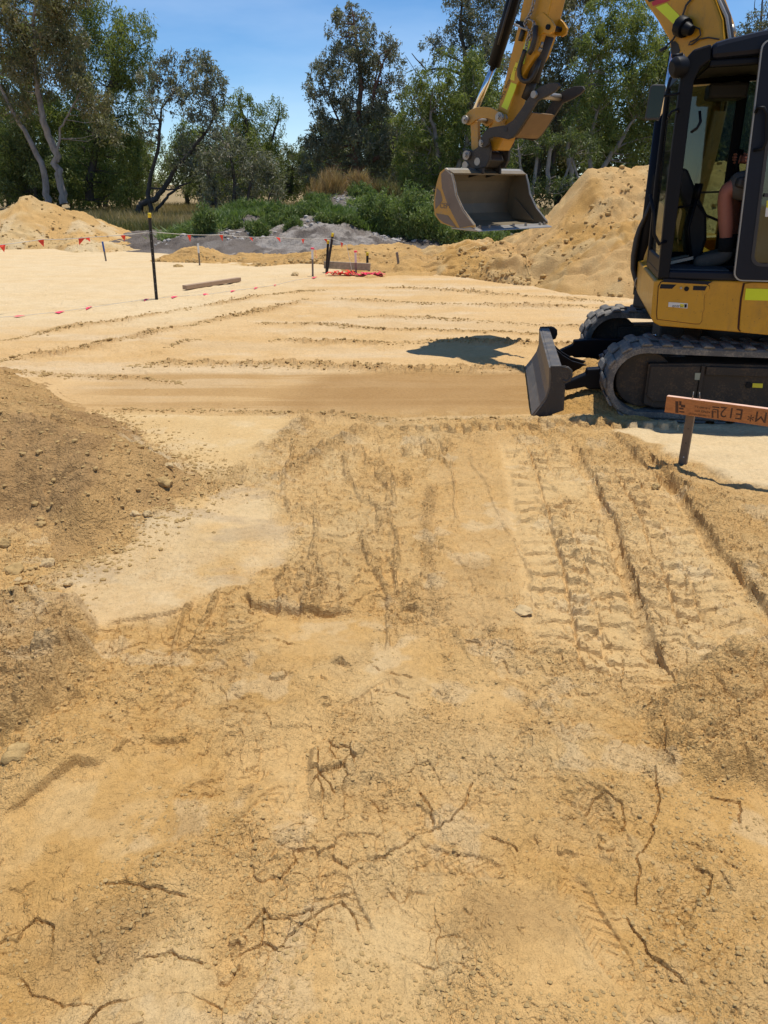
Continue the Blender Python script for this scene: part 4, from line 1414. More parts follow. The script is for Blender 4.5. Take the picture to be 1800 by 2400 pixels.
# --- cab
CD = -1.0
fr_parts = []


def cabpart(nm, poly, n0, n1, mat, par=None, bev=.012):
    b = MB(); b.prism(HF, poly, n0, n1); return b.build(nm, M[mat], par or EX, bevel=bev)


cabpart('cab_floor', [(.03, .985), (1.38, .985), (1.38, 1.035), (.03, 1.035)], -.01, CD + .01, 'black', bev=.006)
b = MB(); b.prism(HF, [(.10, 1.036), (.5, 1.036), (.5, 1.052), (.10, 1.052)], -.07, CD + .08); b.build('floor_mat', M['floor_mat'], EX, bevel=.004)
for nn in (0.0, CD + .07):
    cabpart('front_pillar', [(.030, .99), (.103, .99), (.098, 1.6), (.088, 2.20), (.115, 2.27), (.17, 2.31), (.16, 2.40), (.06, 2.372), (.018, 2.32), (.004, 2.22), (.010, 1.6)], nn, nn - .07, 'black')
    cabpart('rear_pillar', [(1.28, 1.03), (1.37, 1.03), (1.34, 2.40), (1.25, 2.40)], nn - .002, nn - .07, 'black')
cabpart('mid_pillar', [(.53, 1.03), (.60, 1.03), (.58, 2.38), (.51, 2.38)], -.002, -.06, 'black')
cabpart('mid_pillar', [(.53, 1.03), (.60, 1.03), (.58, 2.38), (.51, 2.38)], CD + .06, CD + .002, 'black')
roof = [(.172, 2.312), (.44, 2.33), (.9, 2.345), (1.36, 2.34), (1.40, 2.40), (1.37, 2.47), (1.0, 2.505), (.62, 2.49), (.44, 2.462), (.25, 2.425), (.162, 2.402)]
cabpart('roof', roof, .012, CD - .012, 'navy', bev=.03)
b = MB(); b.prism(HF, [(.20, 2.300), (.50, 2.316), (1.2, 2.325), (1.2, 2.334), (.50, 2.326), (.20, 2.31)], -.10, CD + .10); b.build('roof_lining', M['hiwhite'], EX)
cabpart('header_rail', [(.17, 2.27), (1.3, 2.31), (1.3, 2.345), (.17, 2.315)], -.012, -.07, 'black')
cabpart('header_rail', [(.17, 2.27), (1.3, 2.31), (1.3, 2.345), (.17, 2.315)], CD + .07, CD + .012, 'black')
cabpart('front_header', [(.02, 2.24), (.09, 2.22), (.16, 2.31), (.12, 2.375), (.04, 2.34)], -.07, CD + .07, 'black')
cabpart('front_sill', [(.032, .99), (.10, .99), (.10, 1.12), (.032, 1.12)], -.07, CD + .07, 'black')
cabpart('side_sill', [(.10, .99), (1.3, .99), (1.3, 1.045), (.10, 1.045)], -.004, -.05, 'navy')
cabpart('rear_wall', [(1.30, 1.03), (1.345, 1.03), (1.33, 1.55), (1.29, 1.55)], -.07, CD + .07, 'black')
cabpart('right_wall', [(.10, 1.03), (1.28, 1.03), (1.28, 1.18), (.60, 1.18), (.55, 1.10), (.10, 1.10)], CD + .05, CD + .015, 'black')
# glazing
b = MB(); b.prism(HF, [(.045, 1.10), (.052, 1.10), (.030, 2.25), (.023, 2.25)], -.06, CD + .06); b.build('windscreen', M['glass'], EX)
b = MB(); b.prism(HF, [(.095, 1.09), (.535, 1.10), (.515, 2.28), (.10, 2.25)], CD + .030, CD + .035); b.build('side_window', M['glass'], EX)
b = MB(); b.prism(HF, [(.59, 1.18), (1.28, 1.18), (1.26, 2.30), (.57, 2.28)], CD + .030, CD + .035); b.build('side_window', M['glass'], EX)
b = MB(); b.prism(HF, [(1.30, 1.55), (1.306, 1.55), (1.29, 2.33), (1.284, 2.33)], -.07, CD + .07); b.build('rear_window', M['glass_tint'], EX)
b = MB(); b.prism(HF, [(.098, 1.52), (.53, 1.535), (.53, 1.548), (.098, 1.533)], CD + .036, CD + .05); b.build('window_rail', M['plastic'], EX)


# --- the door, folded back against the side
def rrect(x0, z0, x1, z1, r, n=5, lean=0.0):
    pts = arc(x0 + r, z0 + r, r, 180, 270, n) + arc(x1 - r, z0 + r, r, 270, 360, n) + arc(x1 - r, z1 - r, r, 0, 90, n) + arc(x0 + r, z1 - r, r, 90, 180, n)
    return [(a - (z - 1.0) * lean, z) for a, z in pts]


def ring_prism(mb, fr, outer, inner, n0, n1):
    k = len(outer)
    vs = [fr.w(a, n0, z) for a, z in outer] + [fr.w(a, n0, z) for a, z in inner] + [fr.w(a, n1, z) for a, z in outer] + [fr.w(a, n1, z) for a, z in inner]
    fs = []
    for i in range(k):
        j = (i + 1) % k
        fs += [(i, j, k + j, k + i), (2 * k + i, 3 * k + i, 3 * k + j, 2 * k + j), (i, 2 * k + i, 2 * k + j, j), (k + i, k + j, 3 * k + j, 3 * k + i)]
    mb.add(vs, fs)


dlean = .050
D_OUT = rrect(.520, 1.0, 1.20, 2.40, .05, lean=dlean)
D_IN = rrect(.615, 1.10, 1.12, 2.30, .06, lean=dlean)
b = MB(); ring_prism(b, HF, D_OUT, D_IN, .018, .055)
dr = b.build('cab_door', M['navy'], EX, bevel=.006)
b = MB(); ring_prism(b, HF, rrect(.512, .992, 1.208, 2.408, .056, lean=dlean), rrect(.522, 1.002, 1.198, 2.398, .048, lean=dlean), .024, .05)
b.build('door_seal', simple_mat('grey_aluminium_edge', (.30, .30, .29), .4, metal=.3), dr)
b = MB(); ring_prism(b, HF, rrect(.605, 1.09, 1.13, 2.31, .065, lean=dlean), rrect(.625, 1.11, 1.11, 2.29, .05, lean=dlean), .055, .060); b.build('glass_gasket', M['plastic'], dr)
b = MB(); b.prism(HF, D_IN, .034, .040); b.build('door_glass', M['glass_tint'], dr)
b = MB(); b.box(HF.w(.86, .050, 1.53), (.50, .03, .022), HF.v3(1, 0, 0), HF.v3(0, 1, 0)); b.build('glass_rail', M['plastic'], dr)
b = MB().tube([hw(1772, 262, .06), hw(1776, 252, .10), hw(1790, 252, .10), hw(1798, 268, .10), hw(1796, 330, .10), hw(1788, 348, .10), hw(1768, 352, .06)], .011, 10); b.build('grab_handle', M['black'], dr)
for px, mt in (([(1797, 470), (1806, 470), (1805, 487), (1796, 487)], 'tape_yellow'), ([(1795, 487), (1805, 487), (1804, 508), (1793, 508)], 'white')):
    b = MB(); b.prism(HF, HF.poly(px, .04), .0402, .042); b.build('door_label', M[mt], dr)

# --- cab furniture
b = MB(); b.box(HF.w(.92, -.52, 1.22), (.42, .42, .36), HF.v3(1, 0, 0), HF.v3(0, 1, 0)); b.build('seat_base', M['plastic'], EX, bevel=.03)
b = MB(); b.prism(HF, [(.66, 1.42), (.68, 1.50), (1.05, 1.50), (1.12, 1.42), (1.1, 1.40), (.68, 1.40)], -.29, -.75); b.build('seat_cushion', M['seat'], EX, bevel=.03)
b = MB(); b.prism(HF, [(1.06, 1.46), (1.03, 1.6), (1.10, 2.02), (1.14, 2.10), (1.20, 2.08), (1.19, 1.9), (1.15, 1.5)], -.27, -.77); b.build('seat_back', M['seat'], EX, bevel=.03)
b = MB(); b.prism(HF, [(.60, 1.03), (.60, 1.50), (.52, 1.60), (.55, 1.66), (.80, 1.62), (1.05, 1.62), (1.05, 1.03)], CD + .30, CD + .07); b.build('control_console', M['plastic'], EX, bevel=.02)
b = MB(); b.prism(HF, [(.70, 1.52), (.46, 1.58), (.47, 1.64), (.72, 1.66), (.95, 1.62), (.95, 1.5)], -.10, -.22); b.build('left_console', M['plastic'], EX, bevel=.02)
b = MB().tube([HF.w(.55, -.16, 1.63), HF.w(.53, -.16, 1.70), HF.w(.54, -.16, 1.80)], [.022, .018, .026], 10); b.build('joystick', M['black'], EX)
b = MB().tube([HF.w(.58, CD + .20, 1.63), HF.w(.56, CD + .20, 1.72), HF.w(.57, CD + .20, 1.83)], [.022, .018, .026], 10); b.build('joystick', M['black'], EX)
for nn in (-.45, -.60):
    b = MB().tube([HF.w(.30, nn, 1.05), HF.w(.24, nn, 1.30), HF.w(.27, nn, 1.52)], .012, 8).tube([HF.w(.27, nn, 1.50), HF.w(.28, nn, 1.60)], .02, 8); b.build('travel_lever', M['black'], EX)
    b = MB(); b.box(HF.w(.22, nn, 1.08), (.16, .09, .02), HF.v3(1, 0, .25), HF.v3(0, 1, 0), HF.v3(-.25, 0, 1)); b.build('pedal', M['steel'], EX)
b = MB(); b.prism(HF, HF.poly([(1585, 395), (1610, 395), (1640, 470), (1655, 500), (1655, 560), (1640, 610), (1610, 615), (1600, 560), (1612, 500), (1590, 450)], CD + .2), CD + .24, CD + .09); b.build('instrument_column', M['plastic'], EX, bevel=.02)
b = MB(); b.box(HF.w(.40, -.75, 2.20), (.26, .24, .10), HF.v3(1, 0, 0), HF.v3(0, 1, 0)); b.build('radio_housing', M['plastic'], EX, bevel=.02)
b = MB().tube([hw(1560, 490, -.5), hw(1635, 480, -.5), hw(1655, 505, -.5), hw(1708, 527, -.4)], .009, 8); b.build('seat_lever', M['black'], EX)
# grab rail, mirror, lamp on the front pillar
b = MB().tube([hw(1590, 262, .0), hw(1588, 256, .03), hw(1574, 262, .05), hw(1566, 276, .05)], .008, 8); b.build('mirror_hook', M['black'], EX)
b = MB().tube([hw(1640, 262, -.05), hw(1642, 285, .015), hw(1634, 300, .02), hw(1620, 310, .0)], .009, 8); b.build('grab_rail', M['black'], EX)
b = MB().tube([hw(1524, 455, .02), hw(1532, 500, .04), hw(1533, 550, .05), hw(1545, 572, .05), hw(1560, 566, .0)], .012, 8); b.build('front_grab_rail', M['black'], EX)
mr = MB(); c = [HF.at(u, v, .03) for u, v in [(1530, 198), (1556, 199), (1561, 203), (1545, 282), (1513, 282), (1511, 277), (1524, 203)]]
mr.prism(HF, c, .03, .055); mo = mr.build('side_mirror', M['plastic'], EX, bevel=.008)
cmn = np.mean(c, 0)
b = MB(); b.prism(HF, [tuple(cmn + (np.array(p) - cmn) * .88) for p in c], .0555, .0575); b.build('mirror_glass', M['mirror'], mo)
b = MB().tube([hw(1553, 225, .035), hw(1575, 222, .02), hw(1600, 217, -.02)], .007, 8); b.build('mirror_arm', M['black'], mo)
la = hw(1592, 162, .02)
b = MB().tube([hw(1574, 160, .04), hw(1582, 158, .03), hw(1600, 157, .0), hw(1606, 157, -.02)], [.040, .062, .062, .035], 14); b.build('work_lamp', M['black'], EX, bevel=.006)
b = MB().tube([hw(1575, 132, -.02), hw(1600, 128, -.03)], .012, 8).tube([hw(1600, 128, -.03), hw(1608, 160, -.03)], .012, 8); b.build('lamp_bracket', M['black'], EX)

# --- front swing post, boom, arm
def bprism(nm, px, n0, n1, mat, ref=None, par=None, bev=.012, lab=None):
    b = MB(); b.prism(BF, BF.poly(px, n0 if ref is None else ref), n0, n1)
    return b.build(nm, M[mat], par or EX, bevel=bev, label=lab)


def bw(u, v, n=0.0):
    a, z = BF.at(u, v, n); return BF.w(a, n, z)


brk = bprism('swing_post', [(1537, 547), (1523, 553), (1516, 575), (1507, 600), (1497, 640), (1493, 672), (1500, 700), (1516, 722), (1518, 735), (1640, 735), (1640, 600), (1580, 560)], -.17, .13, 'yellow', bev=.03)
b = MB().tube([bw(1540, 556, -.20), bw(1540, 556, .0)], .035, 20); b.build('pivot_pin', simple_mat('cream_pin_cover', (.62, .50, .34), .5), brk)
b = MB(); b.box(BF.w(-.05, 0, .66), (.5, .30, .16), BF.v3(1, 0, 0), BF.v3(0, 1, 0)); b.build('swing_bracket', M['black_dirty'], EX, bevel=.02)
BOOM_PX = [(1532, 560), (1549, 480), (1564, 420), (1583, 270), (1583, 145), (1571, 120), (1566, 92), (1540, 48), (1508, 0), (1470, -55), (1420, -120), (1366, -170), (1340, -200), (1352, -226), (1400, -232),
           (1480, -200), (1560, -140), (1628, -75), (1668, -15), (1690, 45), (1697, 105), (1688, 170), (1672, 260), (1650, 360), (1622, 460), (1600, 560), (1575, 590), (1545, 590)]
boom = bprism('boom', BOOM_PX, -.12, .12, 'yellow', bev=.02)
quadb = lambda nm, px, n, mat, par, th=.002: (lambda b: b.build(nm, M[mat], par))(MB().prism(BF, BF.poly(px, n), n, n - th))
quadb('reflective_tape', [(1537, 17), (1563, 7), (1592, 36), (1612, 62), (1614, 84), (1592, 72), (1580, 58)], -.121, 'reflect', boom)
quadb('red_stripe', [(1527, 6), (1531, 14), (1568, 2), (1575, -8), (1560, -14)], -.121, 'red', boom)
quadb('black_decal', [(1514, -6), (1521, 5), (1560, -6), (1548, -22), (1520, -18)], -.121, 'ink', boom)
text_obj('model_number', '305', M['white'], .16, bw(1512, -2, -.1235), Vector(bw(1560, -14, -.1235)) - Vector(bw(1512, -2, -.1235)), (0, 0, 1), boom, .0005)
quadb('slot_recess', [(1573, 98), (1582, 96), (1590, 103), (1594, 118), (1590, 130), (1582, 133), (1573, 125)], -.1215, 'ink', boom, .003)
b = MB().tube([bw(1600, 75, -.122), bw(1601, 76, -.16)], .02, 10).tube([bw(1593, 60, -.16), bw(1607, 66, -.18)], [.075, .070], 12).tube([bw(1606, 66, -.18), bw(1622, 72, -.19)], [.05, .035], 12)
b.build('boom_lamp', M['black'], EX, bevel=.008)
b = MB().tube([bw(1625, -8, -.135), bw(1608, 12, -.14), bw(1598, 42, -.15), bw(1590, 70, -.15), bw(1578, 92, -.15), bw(1560, 110, -.17), bw(1546, 118, -.19), bw(1549, 120, -.2), bw(1564, 112, -.17)], .0075, 6)
b.build('lamp_cable', M['hose'], EX)
b = MB().tube([bw(1622, 60, -.135), bw(1640, 68, -.14), bw(1642, 82, -.14), bw(1632, 92, -.14), bw(1618, 98, -.14), bw(1614, 105, -.14), bw(1622, 104, -.14), bw(1638, 92, -.14), bw(1660, 88, -.14), bw(1685, 92, -.14)], .006, 6)
b.build('loose_wire', M['hose'], EX)
# boom cylinder
b = MB().tube([bw(1500, 690, -.03), bw(1552, 285, -.03)], .062, 18); bc = b.build('boom_cylinder', M['black'], EX)
b = MB().tube([bw(1552, 285, -.03), bw(1582, 118, -.03)], .032, 16); b.build('piston_rod', M['chrome'], bc)
b = MB(); b.prism(BF, BF.poly([(1562, 118), (1574, 135), (1562, 200), (1556, 280), (1548, 300), (1545, 260), (1556, 160)], 0), .04, .10); b.build('cylinder_guard', M['black'], EX, bevel=.006)
b = MB(); b.prism(BF, BF.poly([(1524, 408), (1546, 408), (1540, 455), (1522, 458)], -.09), -.09, -.05); b.build('cylinder_clamp', M['black'], bc, bevel=.006)
# hoses in front of the post
for k, pts in enumerate(([(1528, 470), (1514, 505), (1500, 535), (1493, 560), (1486, 600), (1484, 630), (1490, 655), (1500, 676)],
                         [(1532, 480), (1508, 540), (1498, 570), (1490, 605), (1488, 640), (1495, 665)])):
    b = MB().tube([bw(u, v, -.10 + .05 * k) for u, v in pts], [.016, .018, .022, .028, .028, .024, .022, .016][:len(pts)], 10); b.build('hydraulic_hose', M['hose'], EX)
b = MB().tube([bw(1500, 645, -.13), bw(1490, 655, -.14), bw(1488, 668, -.14), bw(1494, 678, -.13)], .006, 6); b.build('wire_loop', M['rope'], EX)
# pipes and hoses over the boom back
for k, (off, mt, r) in enumerate(((-.10, 'steel', .013), (-.05, 'hose', .022), (.0, 'hose', .024), (.05, 'hose', .022), (.10, 'steel', .013))):
    pts = [(1560, -150), (1625, -85), (1668, -25), (1697, 40), (1706, 100), (1700, 170), (1685, 260)]
    b = MB().tube([bw(u + 6 + (3 if 0 < k < 4 else 0), v, off) for u, v in pts], r, 8); b.build('boom_pipe' if mt == 'steel' else 'hydraulic_hose', M[mt], EX)
b = MB()
b.tube([bw(1712, 62, .02), bw(1717, 80, .02)], .03, 10); b.build('hose_coupling', M['steel'], EX)

ARM_PX = [(1335, -255), (1290, -190), (1262, -120), (1240, -55), (1222, 20), (1217, 48), (1193, 147), (1169, 246), (1150, 300), (1133, 322), (1129, 334), (1135, 347), (1148, 353), (1165, 352), (1176, 330), (1193, 262),
          (1212, 198), (1236, 160), (1258, 127), (1272, 84), (1283, 40), (1300, -30), (1330, -100), (1362, -170), (1372, -205)]
arm = bprism('dipper_arm', ARM_PX, -.10, .10, 'yellow', bev=.01)
bprism('thumb_lug', [(1255, 40), (1272, 28), (1290, 45), (1299, 60), (1296, 74), (1286, 80), (1274, 77), (1262, 84)], -.11, -.08, 'yellow', par=arm, bev=.004)
bprism('thumb_lug', [(1255, 40), (1272, 28), (1290, 45), (1299, 60), (1296, 74), (1286, 80), (1274, 77), (1262, 84)], .08, .11, 'yellow', ref=-.11, par=arm, bev=.004)
b = MB().tube([bw(1283, 63, -.13), BF.w(*(lambda q: (q[0], .13, q[1]))(BF.at(1283, 63, -.11)))], .022, 8); b.build('pivot_pin', M['black'], arm)
quadb('reflective_tape', [(1198, 193), (1211, 198), (1209, 206), (1189, 258), (1175, 250), (1180, 240)], -.101, 'reflect', arm)
quadb('reflective_tape', [(1233, 92), (1244, 97), (1240, 112), (1233, 128), (1229, 150), (1224, 150), (1220, 146), (1226, 128), (1213, 150), (1224, 122)], -.101, 'reflect', arm)
quadb('warning_label', [(1209, 146), (1215, 148), (1207, 172), (1206, 190), (1196, 186), (1198, 176)], -.101, 'tape_yellow', arm)
text_obj('load_marking', 'WLL 900KG', M['ink'], .045, bw(1176, 236, -.1025), Vector(bw(1191, 202, -.1025)) - Vector(bw(1176, 236, -.1025)), BF.v3(.8, 0, .3), arm, .0004)
b = MB().tube([bw(1207, 158, -.103), bw(1213, 164, -.103), bw(1206, 166, -.103), bw(1207, 158, -.103)], .002, 4, smooth=False); b.build('warning_mark', M['ink'], arm)
# arm fittings: clamp, chain, hose loop
b = MB(); b.prism(BF, BF.poly([(1216, 49), (1228, 51), (1236, 56), (1229, 66), (1212, 56)], -.10), -.10, -.135); b.build('hose_clamp', M['black'], arm, bevel=.004)
b = MB().tube([bw(1205, 57, -.17), bw(1237, 71, -.15)], .010, 8); b.build('steel_pin', M['steel'], arm)
b = MB().tube([bw(1227, 68, -.12), bw(1219, 96, -.12)], .022, 10); b.build('pipe_stub', M['plastic'], arm)
chain = [(1254, -10), (1250, 10), (1246, 25), (1240, 38), (1234, 46), (1230, 56), (1234, 66), (1241, 72), (1240, 84), (1236, 95), (1234, 106), (1232, 118)]
chain2 = [(1240, 45), (1250, 50), (1252, 58), (1249, 68), (1245, 78), (1240, 90)]
for ch in (chain, chain2):
    for i in range(len(ch) - 1):
        for s_ in (0, .5):
            p0 = Vector(bw(ch[i][0], ch[i][1], -.145)); p1 = Vector(bw(ch[i + 1][0], ch[i + 1][1], -.145))
            a_ = p0.lerp(p1, s_); c_ = p0.lerp(p1, min(1, s_ + .55)); d_ = (c_ - a_)
            sidev = (BF.v3(1, 0, .3) if (i * 2 + int(s_ * 2)) % 2 else BF.v3(.0, 1, 0)).normalized() * .013
            MB().tube([a_ - sidev * .2, a_ + sidev, c_ + sidev, c_ + d_ * .1, c_ - sidev, a_ - sidev, a_ - sidev * .2], .0062, 5).build('chain_link', M['rope'], arm)
hl = [(1256, 60), (1253, 92), (1247, 115), (1240, 125)]
b = MB().tube([bw(u, v, -.15) for u, v in hl], .023, 10); b.build('hydraulic_hose', M['hose'], arm)
hl = [(1230, 118), (1227, 128), (1221, 145), (1217, 162), (1217, 176), (1222, 187), (1231, 191), (1241, 189), (1249, 180), (1256, 165), (1264, 140)]
b = MB().tube([bw(u, v, -.16 + .01 * i) for i, (u, v) in enumerate(hl)], .021, 10); b.build('hydraulic_hose', M['hose'], arm)
b = MB().tube([bw(1284, 84, .0), bw(1264, 140, .0), bw(1248, 190, .0)], .060, 16).tube([bw(1248, 190, 0), bw(1232, 232, .0)], .045, 14); b.build('thumb_cylinder', M['black_dirty'], EX)
b = MB().tube([bw(1268, 112, -.085), bw(1264, 120, -.085)], .018, 8).tube([bw(1272, 98, -.09), bw(1268, 112, -.09)], .012, 8); b.build('hose_fitting', M['steel'], EX)
# bucket cylinder
b = MB().tube([bw(1238, -120, -.01), bw(1157, 155, -.01)], .060, 18).tube([bw(1248, -100, .10), bw(1170, 140, .10)], .026, 10); bk = b.build('bucket_cylinder', M['black'], EX)
b = MB().tube([bw(1157, 155, -.01), bw(1106, 276, -.01)], .030, 16); b.build('piston_rod', M['chrome'], bk)
b = MB().tube([bw(1215, -60, -.08), bw(1180, 60, -.08), bw(1168, 105, -.07)], .012, 8); b.build('grease_line', M['hose'], EX)
# side links
LINK = [(1091, 278), (1094, 268), (1104, 258), (1118, 252), (1136, 250), (1152, 252), (1168, 260), (1184, 270), (1186, 280), (1180, 290), (1168, 288), (1158, 281), (1146, 277), (1132, 276), (1118, 280), (1108, 288), (1098, 293), (1092, 288)]
pinA = BF.at(1098, 281, -.14); pinB = BF.at(1178, 275, -.14); pinC = BF.at(1101, 364, -.14); pinD = BF.at(1138, 335, -.14)
for nn in (-.155, .125):
    b = MB(); b.prism(BF, BF.poly(LINK, -.14), nn, nn + .030); b.build('side_link', M['yellow_dirty'], EX, bevel=.004)
    b = MB(); b.prism(BF, BF.poly([(1099, 284), (1116, 284), (1118, 352), (1102, 354)], -.14), nn + .035, nn + .075); b.build('bucket_link', M['yellow_dirty'], EX, bevel=.004)
for (a, z), r, nm in ((pinA, .030, 'link_pin'), (pinB, .034, 'link_pin'), (pinC, .034, 'hitch_pin'), (pinD, .030, 'hitch_pin')):
    b = MB().tube([BF.w(a, -.21, z), BF.w(a, .21, z)], r * .8, 16).tube([BF.w(a, -.20, z), BF.w(a, -.175, z)], r * 1.25, 16).tube([BF.w(a, -.222, z), BF.w(a, -.208, z)], r * .55, 6); b.build(nm, M['steel'], EX)
# quick hitch
HIT = [(1092, 358), (1098, 350), (1112, 354), (1124, 344), (1130, 328), (1142, 326), (1150, 334), (1152, 352), (1150, 375), (1142, 392), (1118, 396), (1104, 385), (1092, 374)]
for nn in (-.165, .125):
    b = MB(); b.prism(BF, BF.poly(HIT, -.14), nn, nn + .035); b.build('hitch_plate', M['black_dirty'], EX, bevel=.006)
b = MB(); b.prism(BF, BF.poly([(1100, 372), (1110, 360), (1146, 352), (1160, 360), (1166, 376), (1150, 392), (1120, 394)], 0), -.12, .12); hc = b.build('quick_hitch', M['black_dirty'], EX, bevel=.01)
b = MB(); b.prism(BF, BF.poly([(1146, 366), (1160, 366), (1160, 374), (1146, 374)], .02), -.06, .10); b.build('safety_lock', M['red_hitch'], hc)
# bucket ears and cross pins
for nn in (-.155, .11):
    EAR = [(2.17, 1.70), (2.16, 1.78), (2.19, 1.83), (2.235, 1.85), (2.27, 1.82), (2.275, 1.70)] if False else [(2.00, 1.69), (2.005, 1.80), (2.03, 1.85), (2.075, 1.865), (2.12, 1.84), (2.25, 1.82), (2.285, 1.78), (2.26, 1.64), (2.16, 1.66)]
    b = MB(); b.prism(BF, EAR, nn, nn + .03); b.build('bucket_ear', M['black_dirty'], EX, bevel=.006)
for (a, z) in ((2.07, 1.80), (2.23, 1.77)):
    b = MB().tube([BF.w(a, -.17, z), BF.w(a, .15, z)], .036, 16); b.build('bucket_pin', M['steel'], EX)
# thumb
TH = [(1127, 334), (1129, 322), (1138, 308), (1148, 300), (1162, 297), (1186, 294), (1204, 282), (1222, 258), (1236, 236), (1250, 216), (1268, 203), (1290, 194), (1310, 194), (1314, 202), (1304, 214), (1284, 226), (1262, 236), (1246, 262),
      (1228, 290), (1212, 314), (1203, 323), (1192, 327), (1172, 322), (1158, 321), (1148, 326), (1147, 338), (1138, 346), (1130, 343)]
for nn in (-.205, .175):
    b = MB(); b.prism(BF, BF.poly(TH, -.19), nn, nn + .028); b.build('thumb_plate', M['black_dirty'], EX, bevel=.006)
THB = BF.poly([(1196, 322), (1206, 321), (1214, 314), (1230, 290), (1246, 264), (1238, 262), (1222, 286), (1205, 308)], -.19)
b = MB(); b.prism(BF, THB, -.175, .173); b.build('thumb_web', simple_mat('rusty_brown_plate', (.20, .12, .05), .7, dust=.4), EX, bevel=.006)
t1 = BF.at(1256, 222, -.19)
b = MB().tube([BF.w(t1[0], -.23, t1[1]), BF.w(t1[0], .23, t1[1])], .030, 12); b.build('thumb_pin', M['steel'], EX)
b = MB().tube([BF.w(BF.at(1186, 303, -.2)[0], -.207, BF.at(1186, 303, -.2)[1]), BF.w(BF.at(1186, 303, -.2)[0], -.2095, BF.at(1186, 303, -.2)[1])], .022, 14); b.build('bolt_hole', M['ink'], EX)

# --- bucket
HWD = .57
front = [(2.11, 1.737), (2.02, 1.682), (1.985, 1.60), (1.955, 1.50), (1.86, 1.366), (1.71, 1.237)]
back = [(2.11, 1.737), (2.18, 1.70), (2.215, 1.62), (2.24, 1.52), (2.255, 1.41), (2.235, 1.31), (2.15, 1.238), (2.0, 1.208), (1.86, 1.195), (1.70, 1.212)]
bkt = None
b = MB()
shell = [(2.02, 1.682), (2.11, 1.722), (2.17, 1.69), (2.205, 1.62), (2.23, 1.52), (2.245, 1.41), (2.225, 1.315), (2.145, 1.248), (2.0, 1.218), (1.84, 1.205), (1.72, 1.205)]
b.strip(BF, shell, -HWD, HWD, .012)
bkt = b.build('bucket', M['bucket_in'], EX)
for nn in (-HWD - .018, HWD):
    b = MB(); b.prism(BF, front + back[::-1][:-1], nn, nn + .018); b.build('side_plate', M['yellow_dirty'] if nn < 0 else M['bucket_in'], bkt, bevel=.003)
    line = front
    b = MB(); b.strip(BF, line, nn - .004, nn + .022, .010); b.build('wear_edge', M['steel'], bkt)
b = MB(); b.prism(BF, [(1.76, 1.214), (1.655, 1.186), (1.65, 1.176), (1.80, 1.180), (2.0, 1.19), (2.0, 1.203), (1.84, 1.20)], -HWD - .022, HWD + .022); b.build('cutting_edge', M['steel'], bkt, bevel=.003)
for w_ in (-.50, -.36, .02, .22, .46, .53):
    b = MB().tube([BF.w(1.715, w_, 1.20), BF.w(1.712, w_, 1.228)], .014, 6, smooth=False); b.build('bolt', M['steel'], bkt)
b = MB(); b.prism(BF, [(2.025, 1.684), (2.11, 1.740), (2.175, 1.712), (2.165, 1.700), (2.11, 1.724), (2.03, 1.678)], -HWD, HWD); b.build('top_plate', M['steel'], bkt, bevel=.002)
b = MB(); b.prism(BF, [(1.86, 1.24), (2.16, 1.25), (2.13, 1.46), (2.05, 1.40)], HWD - .03, HWD - .018); b.build('inner_gusset', M['bucket_in'], bkt)
# worn dark patches on the outside of the near plate
for px in ([(1034, 408), (1046, 396), (1056, 402), (1062, 420), (1068, 450), (1080, 480), (1098, 508), (1110, 528), (1078, 534), (1060, 500), (1046, 470), (1036, 440)], [(1024, 440), (1033, 450), (1037, 470), (1030, 480), (1021, 490), (1020, 470)],
           [(1022, 500), (1050, 505), (1064, 524), (1070, 533), (1040, 522), (1028, 512)]):
    b = MB(); b.prism(BF, BF.poly(px, -HWD - .018), -HWD - .0182, -HWD - .0205); b.build('bare_metal_patch', M['bare_patch'], bkt)
text_obj('stamped_code', 'CEM', M['bare_patch'], .07, bw(1030, 488, -HWD - .021), BF.v3(-1, 0, 0), (0, 0, 1), bkt, .001)

# ------------------------------------------------------------------ operator
HFs = lambda a, n, z: Vector(HF.w(a, n, z))


def skin_mesh(name, verts, edges, radii, mat, parent, sub=2, root=0):
    org = Vector(parent.location)
    me = bpy.data.meshes.new(name)
    me.from_pydata([tuple(Vector(v) - org) for v in verts], edges, [])
    me.materials.append(mat)
    o = bpy.data.objects.new(name, me); COL.objects.link(o); o.parent = parent
    o.modifiers.new('skin', 'SKIN')
    sv = me.skin_vertices[0].data if me.skin_vertices else None
    if sv is None:
        bm = bmesh.new(); bm.from_mesh(me); bm.verts.layers.skin.verify(); bm.to_mesh(me); bm.free(); sv = me.skin_vertices[0].data
    for i, r in enumerate(radii):
        sv[i].radius = (r, r) if not hasattr(r, '__len__') else r
        sv[i].use_root = (i == root)
    m = o.modifiers.new('sub', 'SUBSURF'); m.levels = sub; m.render_levels = sub
    # freeze to real geometry
    bpy.context.view_layer.update()
    dg = bpy.context.evaluated_depsgraph_get()
    nm = bpy.data.meshes.new_from_object(o.evaluated_get(dg))
    o.modifiers.clear(); o.data = nm
    nm.polygons.foreach_set('use_smooth', [True] * len(nm.polygons))
    if not nm.materials: nm.materials.append(mat)
    return o


PO = empty('person', HF.w(.95, -.5, 1.03), 'machine operator in dark shirt, grey shorts and dusty boots seated in the cab', 'person')
NC = -.46
# feet and knees measured through the doorway
def hq(u, v, n):
    a, z = HF.at(u, v, n); return (a, n, z)


